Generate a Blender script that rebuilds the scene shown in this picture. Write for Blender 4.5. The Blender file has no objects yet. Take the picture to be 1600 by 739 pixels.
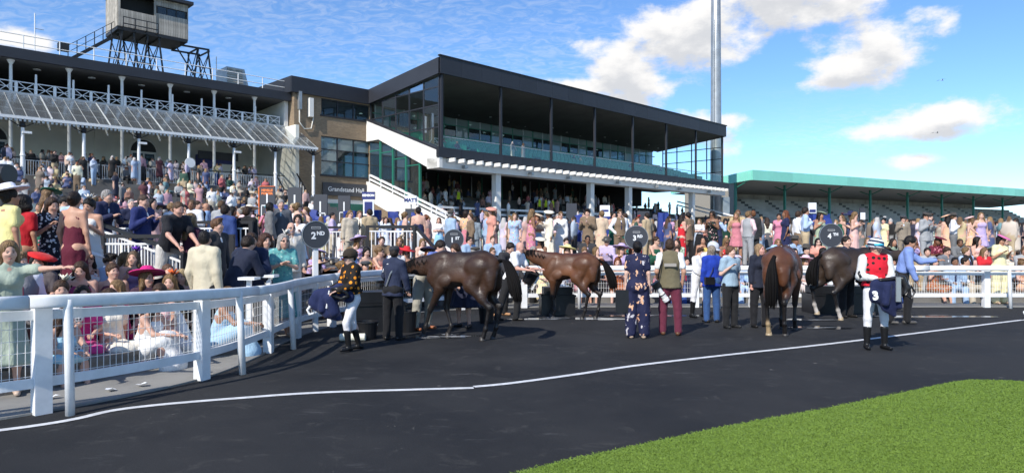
import bpy, bmesh, math, random
import numpy as np
from mathutils import Vector, Matrix
R = math.radians
scene = bpy.context.scene
COL = scene.collection

# ------------------------------------------------------------------ camera
F_PX, CAM_H, HORIZON = 1060.0, 1.65, 376.0
cam = bpy.data.cameras.new('camera'); cam_o = bpy.data.objects.new('camera', cam); COL.objects.link(cam_o)
cam_o.location = (0, 0, CAM_H); cam_o.rotation_euler = (R(90), 0, 0)
cam.sensor_width = 36.0; cam.lens = 36.0 * F_PX / 1600.0
cam.shift_y = (HORIZON - 369.5) / 1600.0
cam.clip_start = 0.05; cam.clip_end = 3000
scene.camera = cam_o

# ------------------------------------------------------------------ light, exposure
SUN_EL, SUN_AZ = 40.0, 211.0            # azimuth clockwise from +Y: behind the camera, to the left
sd = bpy.data.lights.new('sun', 'SUN'); sd.energy = 3.5; sd.angle = R(0.5); sd.color = (1.0, .945, .86)
sun = bpy.data.objects.new('sun', sd); COL.objects.link(sun)
to_sun = Vector((math.sin(R(SUN_AZ)) * math.cos(R(SUN_EL)), math.cos(R(SUN_AZ)) * math.cos(R(SUN_EL)), math.sin(R(SUN_EL))))
sun.rotation_euler = to_sun.to_track_quat('Z', 'Y').to_euler()
sun.location = (-20, -30, 40)
vs = scene.view_settings
vs.view_transform = 'Standard'; vs.look = 'None'; vs.exposure = 0.65; vs.gamma = 1.0; vs.use_curve_mapping = False

# ------------------------------------------------------------------ node helpers
class NT:
    def __init__(s, tree): s.t = tree; s.n = tree.nodes; s.l = tree.links
    def node(s, kind, **kw):
        n = s.n.new(kind)
        for k, v in kw.items(): setattr(n, k, v)
        return n
    def put(s, sock, v):
        if isinstance(v, bpy.types.NodeSocket): s.l.new(v, sock)
        elif v is not None: sock.default_value = v
    def m(s, op, a, b=None, c=None, clamp=False):
        n = s.node('ShaderNodeMath', operation=op, use_clamp=clamp)
        for i, v in enumerate((a, b, c)): s.put(n.inputs[i], v)
        return n.outputs[0]
    def vm(s, op, a, b=None, out=0):
        n = s.node('ShaderNodeVectorMath', operation=op)
        s.put(n.inputs[0], a); s.put(n.inputs[1], b)
        return n.outputs[out]
    def mix(s, f, a, b, kind='MIX'):
        n = s.node('ShaderNodeMix', data_type='RGBA', blend_type=kind)
        s.put(n.inputs[0], f); s.put(n.inputs[6], a); s.put(n.inputs[7], b)
        return n.outputs[2]
    def noise(s, vec, scale, detail=3.0, rough=.55, out=0, dist=0.0):
        n = s.node('ShaderNodeTexNoise'); s.put(n.inputs['Vector'], vec)
        n.inputs['Scale'].default_value = scale; n.inputs['Detail'].default_value = detail
        n.inputs['Roughness'].default_value = rough; n.inputs['Distortion'].default_value = dist
        return n.outputs[out]
    def ramp(s, f, lo, hi, a=0.0, b=1.0, smooth=True):
        n = s.node('ShaderNodeMapRange', interpolation_type='SMOOTHSTEP' if smooth else 'LINEAR')
        s.put(n.inputs[0], f); s.put(n.inputs[1], lo); s.put(n.inputs[2], hi); s.put(n.inputs[3], a); s.put(n.inputs[4], b)
        return n.outputs[0]

# ------------------------------------------------------------------ sky
world = bpy.data.worlds.new('World'); scene.world = world; world.use_nodes = True
W = NT(world.node_tree); W.n.clear()
sky = W.node('ShaderNodeTexSky', sky_type='NISHITA', sun_disc=False)
sky.sun_elevation = R(SUN_EL); sky.sun_rotation = R(SUN_AZ); sky.air_density = 0.8; sky.dust_density = 0.0; sky.ozone_density = 3.0; sky.altitude = 50
tc = W.node('ShaderNodeTexCoord'); D = W.vm('NORMALIZE', tc.outputs['Generated'])
sx = W.node('ShaderNodeSeparateXYZ'); W.l.new(D, sx.inputs[0])
az = W.m('ARCTAN2', sx.outputs[0], sx.outputs[1]); el = W.m('ARCSINE', sx.outputs[2])
# cumulus: (azimuth, elevation, half width, half height) in degrees
CUM = [(22.5, 19.3, 10, 3.4), (14.5, 15.4, 7.5, 3.2), (10.2, 13.3, 4.2, 3.0), (16.5, 17.0, 5, 3.2), (26.5, 13.2, 5.0, 2.6), (29.0, 14.3, 3.8, 2.0),
       (30.0, 8.0, 5.6, 1.4), (33.0, 8.8, 2.8, 1.5), (31.0, 5.9, 2.4, .8), (15.5, 8.8, 3.6, 2.2), (40.5, 17.5, 5, 2.6), (17.5, 9.5, 3, 1.0),
       (6, 12.6, 4, 1.0), (-36, 13.5, 4, 1.0), (52, 12, 6, 3), (63, 8, 7, 2), (75, 17, 9, 4), (-58, 10, 8, 3), (-72, 17, 7, 3), (20, 24.5, 8, 2.6), (33, 22.5, 4, 1.5),
       (95, 12, 10, 3), (120, 22, 12, 4), (-100, 14, 10, 3), (-125, 22, 10, 4), (150, 12, 12, 3), (-155, 15, 12, 4), (180, 25, 10, 4)]
def cloud_density(de):
    e2 = W.m('ADD', el, de); acc = None
    p = W.node('ShaderNodeCombineXYZ'); W.put(p.inputs[0], az); W.put(p.inputs[1], W.m('MULTIPLY', e2, 1.7)); p.inputs[2].default_value = .37
    n1 = W.noise(p.outputs[0], 13.0, 7.0, .6); n2 = W.noise(p.outputs[0], 4.5, 2.0, .5)
    for a, e, w, h in CUM:
        dx = W.m('MULTIPLY', W.m('SUBTRACT', az, R(a)), 1 / R(w)); dy = W.m('MULTIPLY', W.m('SUBTRACT', e2, R(e)), 1 / R(h))
        g = W.m('SUBTRACT', 1.0, W.m('SQRT', W.m('ADD', W.m('MULTIPLY', dx, dx), W.m('MULTIPLY', dy, dy))))
        acc = g if acc is None else W.m('SMOOTH_MAX', acc, g, .25)
    return W.m('ADD', W.m('MAXIMUM', acc, -1.0), W.m('ADD', W.m('MULTIPLY', W.m('SUBTRACT', n1, .5), 2.6), W.m('MULTIPLY', W.m('SUBTRACT', n2, .5), 1.0)))
d0 = cloud_density(0.0); d1 = cloud_density(R(1.3))
cover = W.ramp(d0, -.06, .55)
shade = W.ramp(W.m('SUBTRACT', d1, W.m('MULTIPLY', d0, .35)), -.1, .75)
ccol = W.mix(shade, (4.35, 4.3, 4.25, 1), (3.0, 3.08, 3.25, 1))
# thin mackerel cirrus
pc = W.node('ShaderNodeCombineXYZ')
inv = W.m('DIVIDE', 1.0, W.m('ADD', W.m('MAXIMUM', sx.outputs[2], 0.0), .16))
W.put(pc.inputs[0], W.m('MULTIPLY', sx.outputs[0], inv)); W.put(pc.inputs[1], W.m('MULTIPLY', sx.outputs[1], W.m('MULTIPLY', inv, 1.5))); pc.inputs[2].default_value = 1.3
c1 = W.noise(pc.outputs[0], 15.0, 5.0, .62, dist=1.4); c2 = W.noise(pc.outputs[0], .9, 2.0, .5)
leftness = W.ramp(az, R(-2), R(16), .22, 0.0)
cir = W.m('MULTIPLY', W.ramp(c1, .36, .72), W.ramp(W.m('ADD', c2, leftness), .46, .72))
hs_ = W.node('ShaderNodeHueSaturation'); hs_.inputs['Saturation'].default_value = 1.04; W.l.new(sky.outputs[0], hs_.inputs['Color']); skyh = W.mix(1.0, hs_.outputs[0], (.66, .79, .90, 1), 'MULTIPLY')
skyc = W.mix(W.m('MULTIPLY', cir, .25), skyh, (3.8, 4.0, 4.3, 1))
final = W.mix(W.m('MULTIPLY', cover, W.ramp(el, R(-1), R(2.5))), skyc, ccol)
bg = W.node('ShaderNodeBackground'); W.l.new(final, bg.inputs[0]); bg.inputs[1].default_value = 0.15
wo = W.node('ShaderNodeOutputWorld'); W.l.new(bg.outputs[0], wo.inputs[0])

# ------------------------------------------------------------------ materials
MATS = {}
def mat(name, color, rough=.6, metal=0.0, noise=0.0, nscale=8.0, bump=0.0, bscale=60.0, spec=.5, dark=None, coat=0.0):
    if name in MATS: return MATS[name]
    m = bpy.data.materials.new(name); m.use_nodes = True; MATS[name] = m
    T = NT(m.node_tree); b = T.n['Principled BSDF']
    b.inputs['Roughness'].default_value = rough; b.inputs['Metallic'].default_value = metal
    b.inputs['Specular IOR Level'].default_value = spec; b.inputs['Coat Weight'].default_value = coat
    c = (*color, 1)
    tcn = T.node('ShaderNodeTexCoord')
    if noise:
        f = T.noise(tcn.outputs['Object'], nscale, 5.0, .6)
        lo = tuple(x * (1 - noise) for x in color) + (1,) if dark is None else (*dark, 1)
        T.l.new(T.mix(T.ramp(f, .32, .66), lo, c), b.inputs['Base Color'])
    else: b.inputs['Base Color'].default_value = c
    if bump:
        bn = T.node('ShaderNodeBump'); bn.inputs['Strength'].default_value = bump; bn.inputs['Distance'].default_value = .02
        T.l.new(T.noise(tcn.outputs['Object'], bscale, 4.0), bn.inputs['Height']); T.l.new(bn.outputs[0], b.inputs['Normal'])
    return m
def emis(name, color, strength):
    m = bpy.data.materials.new(name); m.use_nodes = True; MATS[name] = m
    b = m.node_tree.nodes['Principled BSDF']; b.inputs['Base Color'].default_value = (*color, 1)
    b.inputs['Emission Color'].default_value = (*color, 1); b.inputs['Emission Strength'].default_value = strength
    return m
def glass(name, tint, clear, rough=.03, refl=.5):
    m = bpy.data.materials.new(name); m.use_nodes = True; MATS[name] = m
    T = NT(m.node_tree); T.n.clear(); o = T.node('ShaderNodeOutputMaterial')
    tr = T.node('ShaderNodeBsdfTransparent'); tr.inputs[0].default_value = (*tint, 1)
    gl = T.node('ShaderNodeBsdfGlossy'); gl.inputs[0].default_value = (.9, .95, 1, 1); gl.inputs['Roughness'].default_value = rough
    df = T.node('ShaderNodeBsdfDiffuse'); df.inputs[0].default_value = (*[x * .55 for x in tint], 1)
    lw = T.node('ShaderNodeLayerWeight'); lw.inputs[0].default_value = .35
    m1 = T.node('ShaderNodeMixShader'); m1.inputs[0].default_value = 1 - clear; T.l.new(tr.outputs[0], m1.inputs[1]); T.l.new(df.outputs[0], m1.inputs[2])
    m2 = T.node('ShaderNodeMixShader'); T.l.new(T.m('ADD', T.m('MULTIPLY', lw.outputs['Fresnel'], refl), refl * .06, clamp=True), m2.inputs[0])
    T.l.new(m1.outputs[0], m2.inputs[1]); T.l.new(gl.outputs[0], m2.inputs[2]); T.l.new(m2.outputs[0], o.inputs[0])
    return m
def obj_color_mat(name, rough=.8, pattern=None, sheen=.0, bump=.6, bscale=15.0, scale=18.0, streak=0.0):
    """cloth, skin or hair that takes its colour from the object it is on"""
    m = bpy.data.materials.new(name); m.use_nodes = True; MATS[name] = m
    T = NT(m.node_tree); b = T.n['Principled BSDF']; b.inputs['Roughness'].default_value = rough; b.inputs['Specular IOR Level'].default_value = .3
    b.inputs['Sheen Weight'].default_value = sheen
    oi = T.node('ShaderNodeObjectInfo'); tcn = T.node('ShaderNodeTexCoord'); O = tcn.outputs['Object']
    base = oi.outputs['Color']
    f = T.noise(O, 7.0, 4.0, .6)
    base = T.mix(T.ramp(f, .3, .7, .10, 0.0), base, T.mix(1.0, base, (.45, .42, .42, 1), 'MULTIPLY'))
    if streak:
        f2 = T.noise(T.vm('MULTIPLY', O, (1, 1, .12)), 70.0, 3.0, .6); base = T.mix(T.ramp(f2, .35, .65, 0, streak), base, T.mix(1.0, base, (.25, .22, .2, 1), 'MULTIPLY'))
    if pattern:
        at = T.node('ShaderNodeAttribute', attribute_type='OBJECT', attribute_name='second_colour')
        at3 = T.node('ShaderNodeAttribute', attribute_type='OBJECT', attribute_name='third_colour')
        if pattern == 'floral':
            v = T.node('ShaderNodeTexVoronoi'); v.inputs['Scale'].default_value = scale
            wv = T.vm('ADD', O, T.vm('MULTIPLY', T.noise(O, 30.0, 2.0, out=1), (.05, .05, .05)))
            T.l.new(wv, v.inputs['Vector'])
            s1 = T.ramp(v.outputs['Distance'], .38, .30)
            pick = T.ramp(v.outputs['Color'], .45, .5)
            base = T.mix(s1, base, T.mix(pick, at.outputs['Color'], at3.outputs['Color']))
        elif pattern == 'dots':
            v = T.node('ShaderNodeTexVoronoi'); v.inputs['Scale'].default_value = scale; v.inputs['Randomness'].default_value = .35
            T.l.new(O, v.inputs['Vector']); base = T.mix(T.ramp(v.outputs['Distance'], .34, .30), base, at.outputs['Color'])
        elif pattern == 'leaf':
            wv = T.vm('MULTIPLY', T.vm('ADD', O, T.vm('MULTIPLY', T.noise(O, 13.0, 2.0, out=1), (.16, .16, .16))), (1, 1, .45))
            v = T.node('ShaderNodeTexVoronoi'); v.inputs['Scale'].default_value = scale; T.l.new(wv, v.inputs['Vector'])
            s1 = T.ramp(v.outputs['Distance'], .36, .29); pick = T.ramp(v.outputs['Color'], .5, .55)
            base = T.mix(s1, base, T.mix(pick, at.outputs['Color'], at3.outputs['Color']))
        elif pattern == 'hoops':
            s3 = T.node('ShaderNodeSeparateXYZ'); T.l.new(O, s3.inputs[0])
            w = T.m('SINE', T.m('MULTIPLY', T.m('ADD', s3.outputs[2], T.m('MULTIPLY', s3.outputs[0], .25)), scale))
            base = T.mix(T.ramp(w, -.05, .05), base, at.outputs['Color'])
    T.l.new(base, b.inputs['Base Color'])
    if bump:
        bn = T.node('ShaderNodeBump'); bn.inputs['Strength'].default_value = bump; bn.inputs['Distance'].default_value = .02
        sc3 = T.vm('MULTIPLY', O, (1, 1, .55))
        T.l.new(T.noise(sc3, bscale, 2.5, .5, dist=.8), bn.inputs['Height']); T.l.new(bn.outputs[0], b.inputs['Normal'])
    return m
CLOTH = obj_color_mat('cloth', .82, sheen=.08); FLORAL = obj_color_mat('floral_cloth', .8, 'floral'); DOTS = obj_color_mat('dotted_cloth', .8, 'dots', scale=11.0)
FINEDOT = obj_color_mat('polka_cloth', .8, 'dots', scale=24.0); LEAF = obj_color_mat('leaf_print_cloth', .8, 'leaf', scale=11.0); HOOPS = obj_color_mat('hooped_cloth', .6, 'hoops', scale=95.0)
SKIN = obj_color_mat('skin', .5, bump=.08, bscale=40.0); HAIR = obj_color_mat('hair', .5, bump=.8, bscale=55.0, streak=.8); LEATHER = obj_color_mat('leather', .35, bump=.1)
EYE = mat('eye_dark', (.03, .022, .02), .25); LIP = mat('lip', (.42, .13, .12), .4)

white_paint = mat('white_paint', (.80, .80, .79), .42, noise=.07, nscale=3.0)
white_rail = mat('white_plastic_rail', (.84, .85, .85), .38, noise=.13, nscale=5.0, bump=.05, bscale=30)
wire_m = mat('galvanised_wire', (.74, .74, .72), .5)
charcoal = mat('charcoal_cladding', (.024, .026, .034), .55, noise=.18, nscale=.8)
soffit_m = mat('dark_soffit', (.11, .11, .105), .9, noise=.2, nscale=.6)
black_m = mat('black_plastic', (.012, .012, .014), .38, noise=.3, nscale=6)
black_iron = mat('black_iron', (.014, .014, .016), .5)
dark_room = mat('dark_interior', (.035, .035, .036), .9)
cream_wall = mat('cream_render', (.78, .75, .66), .85, noise=.10, nscale=.7, bump=.1, bscale=25)
white_wall = mat('white_render', (.76, .74, .69), .8, noise=.06, nscale=.6)
green_m = mat('green_frame', (.02, .17, .115), .5)
green_seat = mat('green_seat', (.02, .24, .14), .45)
green_fascia = mat('green_fascia', (.24, .66, .53), .5, noise=.08, nscale=.5)
concrete = mat('concrete', (.25, .245, .23), .9, noise=.25, nscale=1.3, bump=.15, bscale=30)
terrace_m = mat('terrace_concrete', (.17, .162, .15), .92, noise=.3, nscale=1.0, bump=.15, bscale=30)
grey_steel = mat('galvanised_steel', (.40, .42, .43), .42, metal=.55, noise=.2, nscale=1.2)
blue_m = mat('blue_canvas', (.012, .035, .22), .65, noise=.2, nscale=3, bump=.4, bscale=9)
navy_sign = mat('navy_sign', (.02, .03, .16), .5)
white_sign = mat('white_sign', (.8, .82, .84), .5)
orange_m = mat('orange_panel', (.75, .16, .03), .5)
sign_grey = mat('sign_grey', (.045, .048, .058), .5)
letter_white = mat('letter_white', (.82, .82, .82), .5)
G_CLEAR = glass('clear_glass', (.88, .95, .93), .99, .03, .10); G_DARK = glass('dark_glass', (.24, .32, .33), .85); G_PANE = glass('pale_blind_glass', (.52, .66, .66), .35); G_CANOPY = glass('canopy_glass', (.62, .65, .64), .62, .2)
lamp_m = emis('ceiling_lamp', (1, .97, .9), 2.2)
wood_m = mat('weathered_boards', (.46, .42, .36), .85, noise=.35, nscale=2.5)

def vary(m, amt=.3):
    T = NT(m.node_tree); b = T.n['Principled BSDF']; s = b.inputs['Base Color']; src = s.links[0].from_socket if s.links else None
    oi = T.node('ShaderNodeObjectInfo'); g = T.ramp(oi.outputs['Random'], 0, 1, 1 - amt, 1 + amt, False); cb = T.node('ShaderNodeCombineColor')
    for i in range(3): T.l.new(g, cb.inputs[i])
    T.l.new(T.mix(1.0, src or tuple(s.default_value), cb.outputs[0], 'MULTIPLY'), s)
vary(charcoal, .14); vary(wood_m, .2); vary(green_fascia, .07); vary(concrete, .1); vary(white_rail, .03); vary(G_PANE, 0) if False else None
# ------------------------------------------------------------------ mesh helpers
def tag(o, label=None, cat=None, group=None, kind=None):
    if label: o['label'] = label
    if cat: o['category'] = cat
    if group: o['group'] = group
    if kind: o['kind'] = kind
    return o
def empty(name, loc=(0, 0, 0), rz=0.0, parent=None):
    o = bpy.data.objects.new(name, None); COL.objects.link(o); o.location = loc; o.rotation_euler = (0, 0, rz); o.parent = parent
    o.empty_display_size = .2
    return o
def new_mesh(name, verts, faces, mats, mi=None, smooth=False):
    me = bpy.data.meshes.new(name); me.from_pydata([tuple(v) for v in verts], [], [tuple(f) for f in faces])
    for m in (mats if isinstance(mats, (list, tuple)) else [mats]): me.materials.append(m)
    if mi is not None: me.polygons.foreach_set('material_index', mi)
    if smooth: me.polygons.foreach_set('use_smooth', [True] * len(me.polygons))
    me.update(); return me
def link(name, me, parent=None, loc=None):
    o = bpy.data.objects.new(name, me); COL.objects.link(o); o.parent = parent
    if loc is not None: o.location = loc
    return o
class MB:
    def __init__(s): s.v = []; s.f = []; s.mi = []; s.cur = 0
    def add(s, v, f):
        b = len(s.v); s.v += [tuple(x) for x in v]; s.f += [tuple(i + b for i in q) for q in f]; s.mi += [s.cur] * len(f); return s
    def box(s, x0, x1, y0, y1, z0, z1):
        v = [(x0, y0, z0), (x1, y0, z0), (x1, y1, z0), (x0, y1, z0), (x0, y0, z1), (x1, y0, z1), (x1, y1, z1), (x0, y1, z1)]
        return s.add(v, [(3, 2, 1, 0), (4, 5, 6, 7), (0, 1, 5, 4), (1, 2, 6, 5), (2, 3, 7, 6), (3, 0, 4, 7)])
    def beam(s, a, b, w, h=None, up=(0, 0, 1)):
        a = Vector(a); b = Vector(b); h = h or w; d = (b - a).normalized(); up = Vector(up)
        if abs(d.dot(up)) > .99: up = Vector((1, 0, 0))
        x = d.cross(up).normalized() * (w / 2); y = x.cross(d).normalized() * (h / 2)
        v = [p + i * x + j * y for p in (a, b) for i, j in ((-1, -1), (1, -1), (1, 1), (-1, 1))]
        return s.add(v, [(0, 1, 2, 3), (7, 6, 5, 4), (0, 4, 5, 1), (1, 5, 6, 2), (2, 6, 7, 3), (3, 7, 4, 0)])
    def tube(s, pts, r, n=8, cap=True):
        pts = [Vector(p) for p in pts]; rr = r if isinstance(r, (list, tuple)) else [r] * len(pts); v = []; f = []
        pu = None
        for i, p in enumerate(pts):
            d = (pts[min(i + 1, len(pts) - 1)] - pts[max(i - 1, 0)]).normalized()
            up = Vector((0, 0, 1)) if abs(d.z) < .95 else Vector((1, 0, 0))
            if pu is not None:
                x = (pu - d * pu.dot(d)).normalized()
            else: x = d.cross(up).normalized()
            pu = x; y = d.cross(x)
            v += [p + (x * math.cos(2 * math.pi * k / n) + y * math.sin(2 * math.pi * k / n)) * rr[i] for k in range(n)]
        for i in range(len(pts) - 1):
            f += [(i * n + k, i * n + (k + 1) % n, (i + 1) * n + (k + 1) % n, (i + 1) * n + k) for k in range(n)]
        if cap: f += [tuple(range(n - 1, -1, -1)), tuple(range((len(pts) - 1) * n, len(pts) * n))]
        return s.add(v, f)
    def lathe(s, prof, n=20, c=(0, 0, 0), sx=1.0, sy=1.0):
        v = []; f = []
        for r, z in prof: v += [(c[0] + sx * r * math.cos(2 * math.pi * k / n), c[1] + sy * r * math.sin(2 * math.pi * k / n), c[2] + z) for k in range(n)]
        for i in range(len(prof) - 1): f += [(i * n + k, i * n + (k + 1) % n, (i + 1) * n + (k + 1) % n, (i + 1) * n + k) for k in range(n)]
        f += [tuple(range(n - 1, -1, -1)), tuple(range((len(prof) - 1) * n, len(prof) * n))]
        return s.add(v, f)
    def prism(s, poly, axis, lo, hi):
        """polygon in the two other axes, extruded along axis"""
        def P(a, b, t): return {'x': (t, a, b), 'y': (a, t, b), 'z': (a, b, t)}[axis]
        n = len(poly); v = [P(a, b, lo) for a, b in poly] + [P(a, b, hi) for a, b in poly]
        return s.add(v, [tuple(range(n - 1, -1, -1)), tuple(range(n, 2 * n))] + [(i, (i + 1) % n, n + (i + 1) % n, n + i) for i in range(n)])
    def mesh(s, name, mats, smooth=False):
        me = new_mesh(name, s.v, s.f, mats, s.mi, smooth)
        bm = bmesh.new(); bm.from_mesh(me); bmesh.ops.recalc_face_normals(bm, faces=bm.faces); bm.to_mesh(me); bm.free(); return me
    def build(s, name, mats, parent=None, smooth=False, loc=None): return link(name, s.mesh(name, mats, smooth), parent, loc)
def box_part(name, m, parent, *b): return MB().box(*b).build(name, m, parent)
FONT_CACHE = {}
def text_part(body, size, m, parent, loc, rot, name='lettering', bold=0.0, extrude=.004, align='CENTER'):
    cu = bpy.data.curves.new(name, 'FONT'); cu.body = body; cu.size = size; cu.align_x = align; cu.align_y = 'CENTER'; cu.extrude = extrude; cu.offset = bold; cu.resolution_u = 3
    t = bpy.data.objects.new(name, cu); me = bpy.data.meshes.new_from_object(t); bpy.data.objects.remove(t); me.name = name
    me.materials.clear(); me.materials.append(m); o = link(name, me, parent, loc); o.rotation_euler = rot
    return o
def ray(x, Y): return (x - 800.0) / F_PX * Y
# ------------------------------------------------------------------ ring geometry (metres; X right, Y away, Z up)
def catmull(P, n=10):
    out = []; P = [Vector(p) for p in P]
    for i in range(len(P) - 1):
        p0, p1, p2, p3 = P[max(i - 1, 0)], P[i], P[i + 1], P[min(i + 2, len(P) - 1)]
        for k in range(n):
            t = k / n
            out.append(.5 * ((2 * p1) + (-p0 + p2) * t + (2 * p0 - 5 * p1 + 4 * p2 - p3) * t * t + (-p0 + 3 * p1 - 3 * p2 + p3) * t ** 3))
    return out + [P[-1]]
FENCE = catmull([(-10.0, 3.2), (-7.2, 4.3), (-5.5, 5.5), (-4.42, 6.55), (-3.68, 8.0), (-3.56, 9.6), (-3.64, 11.0), (-3.55, 12.4), (-3.15, 13.9), (-2.3, 15.3), (-.9, 16.35), (1.0, 16.75), (4.0, 16.8), (8.0, 16.8), (13.0, 16.8), (20.0, 16.8), (32.0, 16.8)], 8)
FEN = np.array([(p.x, p.y) for p in FENCE])
def offset_path(d):
    out = []; dd = [d] * len(FENCE) if not isinstance(d, (list, tuple, np.ndarray)) else list(d)
    for i in range(len(FENCE)):
        t = (FENCE[min(i + 1, len(FENCE) - 1)] - FENCE[max(i - 1, 0)]).normalized()
        out.append(FENCE[i] + Vector((-t.y, t.x)) * dd[i])
    P = np.array([(p.x, p.y) for p in out]); bad = [False] * len(out)
    a = FEN[:-1]; ab = FEN[1:] - a
    for i, p in enumerate(P):       # drop the loops an inward bend makes
        t = np.clip(((p - a) * ab).sum(1) / (ab * ab).sum(1), 0, 1)
        if math.sqrt((((a + ab * t[:, None]) - p) ** 2).sum(1).min()) < abs(dd[i]) - .06: bad[i] = True
    good = [i for i in range(len(out)) if not bad[i]]
    xs = np.interp(range(len(out)), good, P[good, 0]); ys = np.interp(range(len(out)), good, P[good, 1])
    return [Vector((x, y)) for x, y in zip(xs, ys)]
def seg_info(X, Y):
    p = np.array((X, Y)); a = FEN[:-1]; b = FEN[1:]; ab = b - a
    t = np.clip(((p - a) * ab).sum(1) / (ab * ab).sum(1), 0, 1); q = a + ab * t[:, None]
    d2 = ((p - q) ** 2).sum(1); i = int(d2.argmin()); n = np.array((-ab[i][1], ab[i][0])); s = np.sign(((p - q[i]) * n).sum())
    return i, math.sqrt(d2[i]) * (s if s else 1)
def tread_at(x): return 1.7 + (0.88 - 1.7) * min(max((x + 3.4) / 3.0, 0), 1)
RISE, APRON, PLAT = .28, 1.1, .85
UV = (math.cos(R(45)), math.sin(R(45))); CORNER = Vector((-5.46, 51.7))
def to_uv(X, Y):
    dx, dy = X - CORNER.x, Y - CORNER.y
    return dx * UV[0] + dy * UV[1], -dx * UV[1] + dy * UV[0]
OLD_V0, OLD_RISE, OLD_TREAD, OLD_N = -7.5, .289, 1.0, 16     # old stand steps
def ground(X, Y):
    i, d = seg_info(X, Y)
    if d < 0: return 0.0
    z = .02 if d < APRON else min(PLAT, RISE * (1 + int((d - APRON) / tread_at(FENCE[i].x))))
    if z > .8: z = PLAT
    u, v = to_uv(X, Y)
    if u < -7.3 and v > OLD_V0: z = max(z, PLAT + OLD_RISE * min(OLD_N, 1 + int((v - OLD_V0) / OLD_TREAD)))
    if u > 0 and v > LOW_V0: z = max(z, PLAT + LOW_RISE * min(LOW_N, 1 + int((v - LOW_V0) / LOW_TREAD)))
    return z
LOW_V0, LOW_RISE, LOW_TREAD, LOW_N = -4.6, .35, 1.0, 14

# ---- ground sheets
def asphalt_mat():
    m = bpy.data.materials.new('asphalt'); m.use_nodes = True; T = NT(m.node_tree); b = T.n['Principled BSDF']
    tcn = T.node('ShaderNodeTexCoord'); O = tcn.outputs['Object']
    n1 = T.noise(O, .5, 5, .6); n2 = T.noise(O, 90.0, 2, .6); n3 = T.noise(T.vm('MULTIPLY', O, (.7, 2.2, 1)), 1.7, 6, .68)
    c = T.mix(T.ramp(n1, .35, .65), (.0160, .0165, .0178, 1), (.0270, .0275, .0290, 1))
    c = T.mix(T.ramp(n3, .60, .80), c, (.085, .085, .085, 1))
    n5 = T.noise(O, 2.6, 6, .7, dist=1.2); c = T.mix(T.ramp(n5, .54, .74, 0, .9), c, (.05, .049, .047, 1))
    n6 = T.noise(T.vm('MULTIPLY', O, (3.0, .8, 1)), 3.1, 5, .75, dist=2.0); c = T.mix(T.ramp(n6, .66, .74, 0, .85), c, (.15, .145, .13, 1))
    c = T.mix(T.ramp(n2, .56, .82, 0, .55), c, (.10, .10, .105, 1))
    v = T.node('ShaderNodeTexVoronoi'); v.inputs['Scale'].default_value = 1.9; T.l.new(T.vm('ADD', O, T.vm('MULTIPLY', T.noise(O, 5.0, 3, out=1), (.22, .22, 0))), v.inputs['Vector'])
    c = T.mix(T.m('MULTIPLY', T.ramp(v.outputs['Distance'], .055, .02), T.ramp(v.outputs['Color'], .6, .7)), c, (.20, .19, .17, 1))
    T.l.new(c, b.inputs['Base Color'])
    T.l.new(T.ramp(n1, .3, .7, .75, .92), b.inputs['Roughness']); b.inputs['Specular IOR Level'].default_value = .22
    bn = T.node('ShaderNodeBump'); bn.inputs['Strength'].default_value = .45; bn.inputs['Distance'].default_value = .012
    T.l.new(T.noise(O, 130.0, 3, .6), bn.inputs['Height']); T.l.new(bn.outputs[0], b.inputs['Normal'])
    return m
asphalt = asphalt_mat()
far_ground = mat('far_ground', (.09, .12, .05), .95, noise=.3, nscale=.05)
tag(link('ground', new_mesh('ground', [(-900, -300, -.06), (900, -300, -.06), (900, 1500, -.06), (-900, 1500, -.06)], [(0, 1, 2, 3)], far_ground)), kind='structure')
# parade ring asphalt: inside of the fence line
poly = [(p.x, p.y) for p in offset_path(.03)] + [(32, -14), (-10, -14)]
bm = bmesh.new(); fv = [bm.verts.new((x, y, 0)) for x, y in poly]; bm.faces.new(fv); bmesh.ops.triangulate(bm, faces=bm.faces); bmesh.ops.recalc_face_normals(bm, faces=bm.faces)
me = bpy.data.meshes.new('parade_ring'); bm.to_mesh(me); bm.free(); me.materials.append(asphalt)
if me.polygons[0].normal.z < 0: me.flip_normals()
tag(link('parade_ring', me), kind='structure')
# concrete apron + stepped terracing that follows the fence, then the flat betting area behind it
def strip(pa, pb, za, zb): 
    v = [(p.x, p.y, za) for p in pa] + [(p.x, p.y, zb) for p in pb]; n = len(pa)
    return v, [(i, i + 1, n + i + 1, n + i) for i in range(n - 1)]
steps_root = tag(empty('terrace_steps'), kind='structure')
o0 = offset_path(.03)
mb = MB(); o1 = offset_path(APRON + .02); mb.add(*strip(o0, o1, .02, .02)); mb.add(*strip(o0, o0, -.05, .02)); mb.build('apron', concrete, steps_root)
prev = None
for k in range(3):
    d_in = [APRON + k * tread_at(p.x) for p in FENCE]; d_out = [APRON + (k + 1) * tread_at(p.x) + .02 for p in FENCE]
    a = offset_path(d_in); z0 = .02 if k == 0 else RISE * k; z1 = RISE * (k + 1) if k < 2 else PLAT
    mb = MB(); mb.add(*strip(a, a, z0 - .02, z1))
    b_ = offset_path(d_out) if k < 2 else offset_path([x + .3 for x in d_out])
    nose = offset_path([x - .02 for x in d_in])
    mb.add(*strip(nose, b_, z1, z1)); mb.add(*strip(nose, nose, z1 - .05, z1)); mb.build('step', terrace_m, steps_root)
    last = d_in
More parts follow.
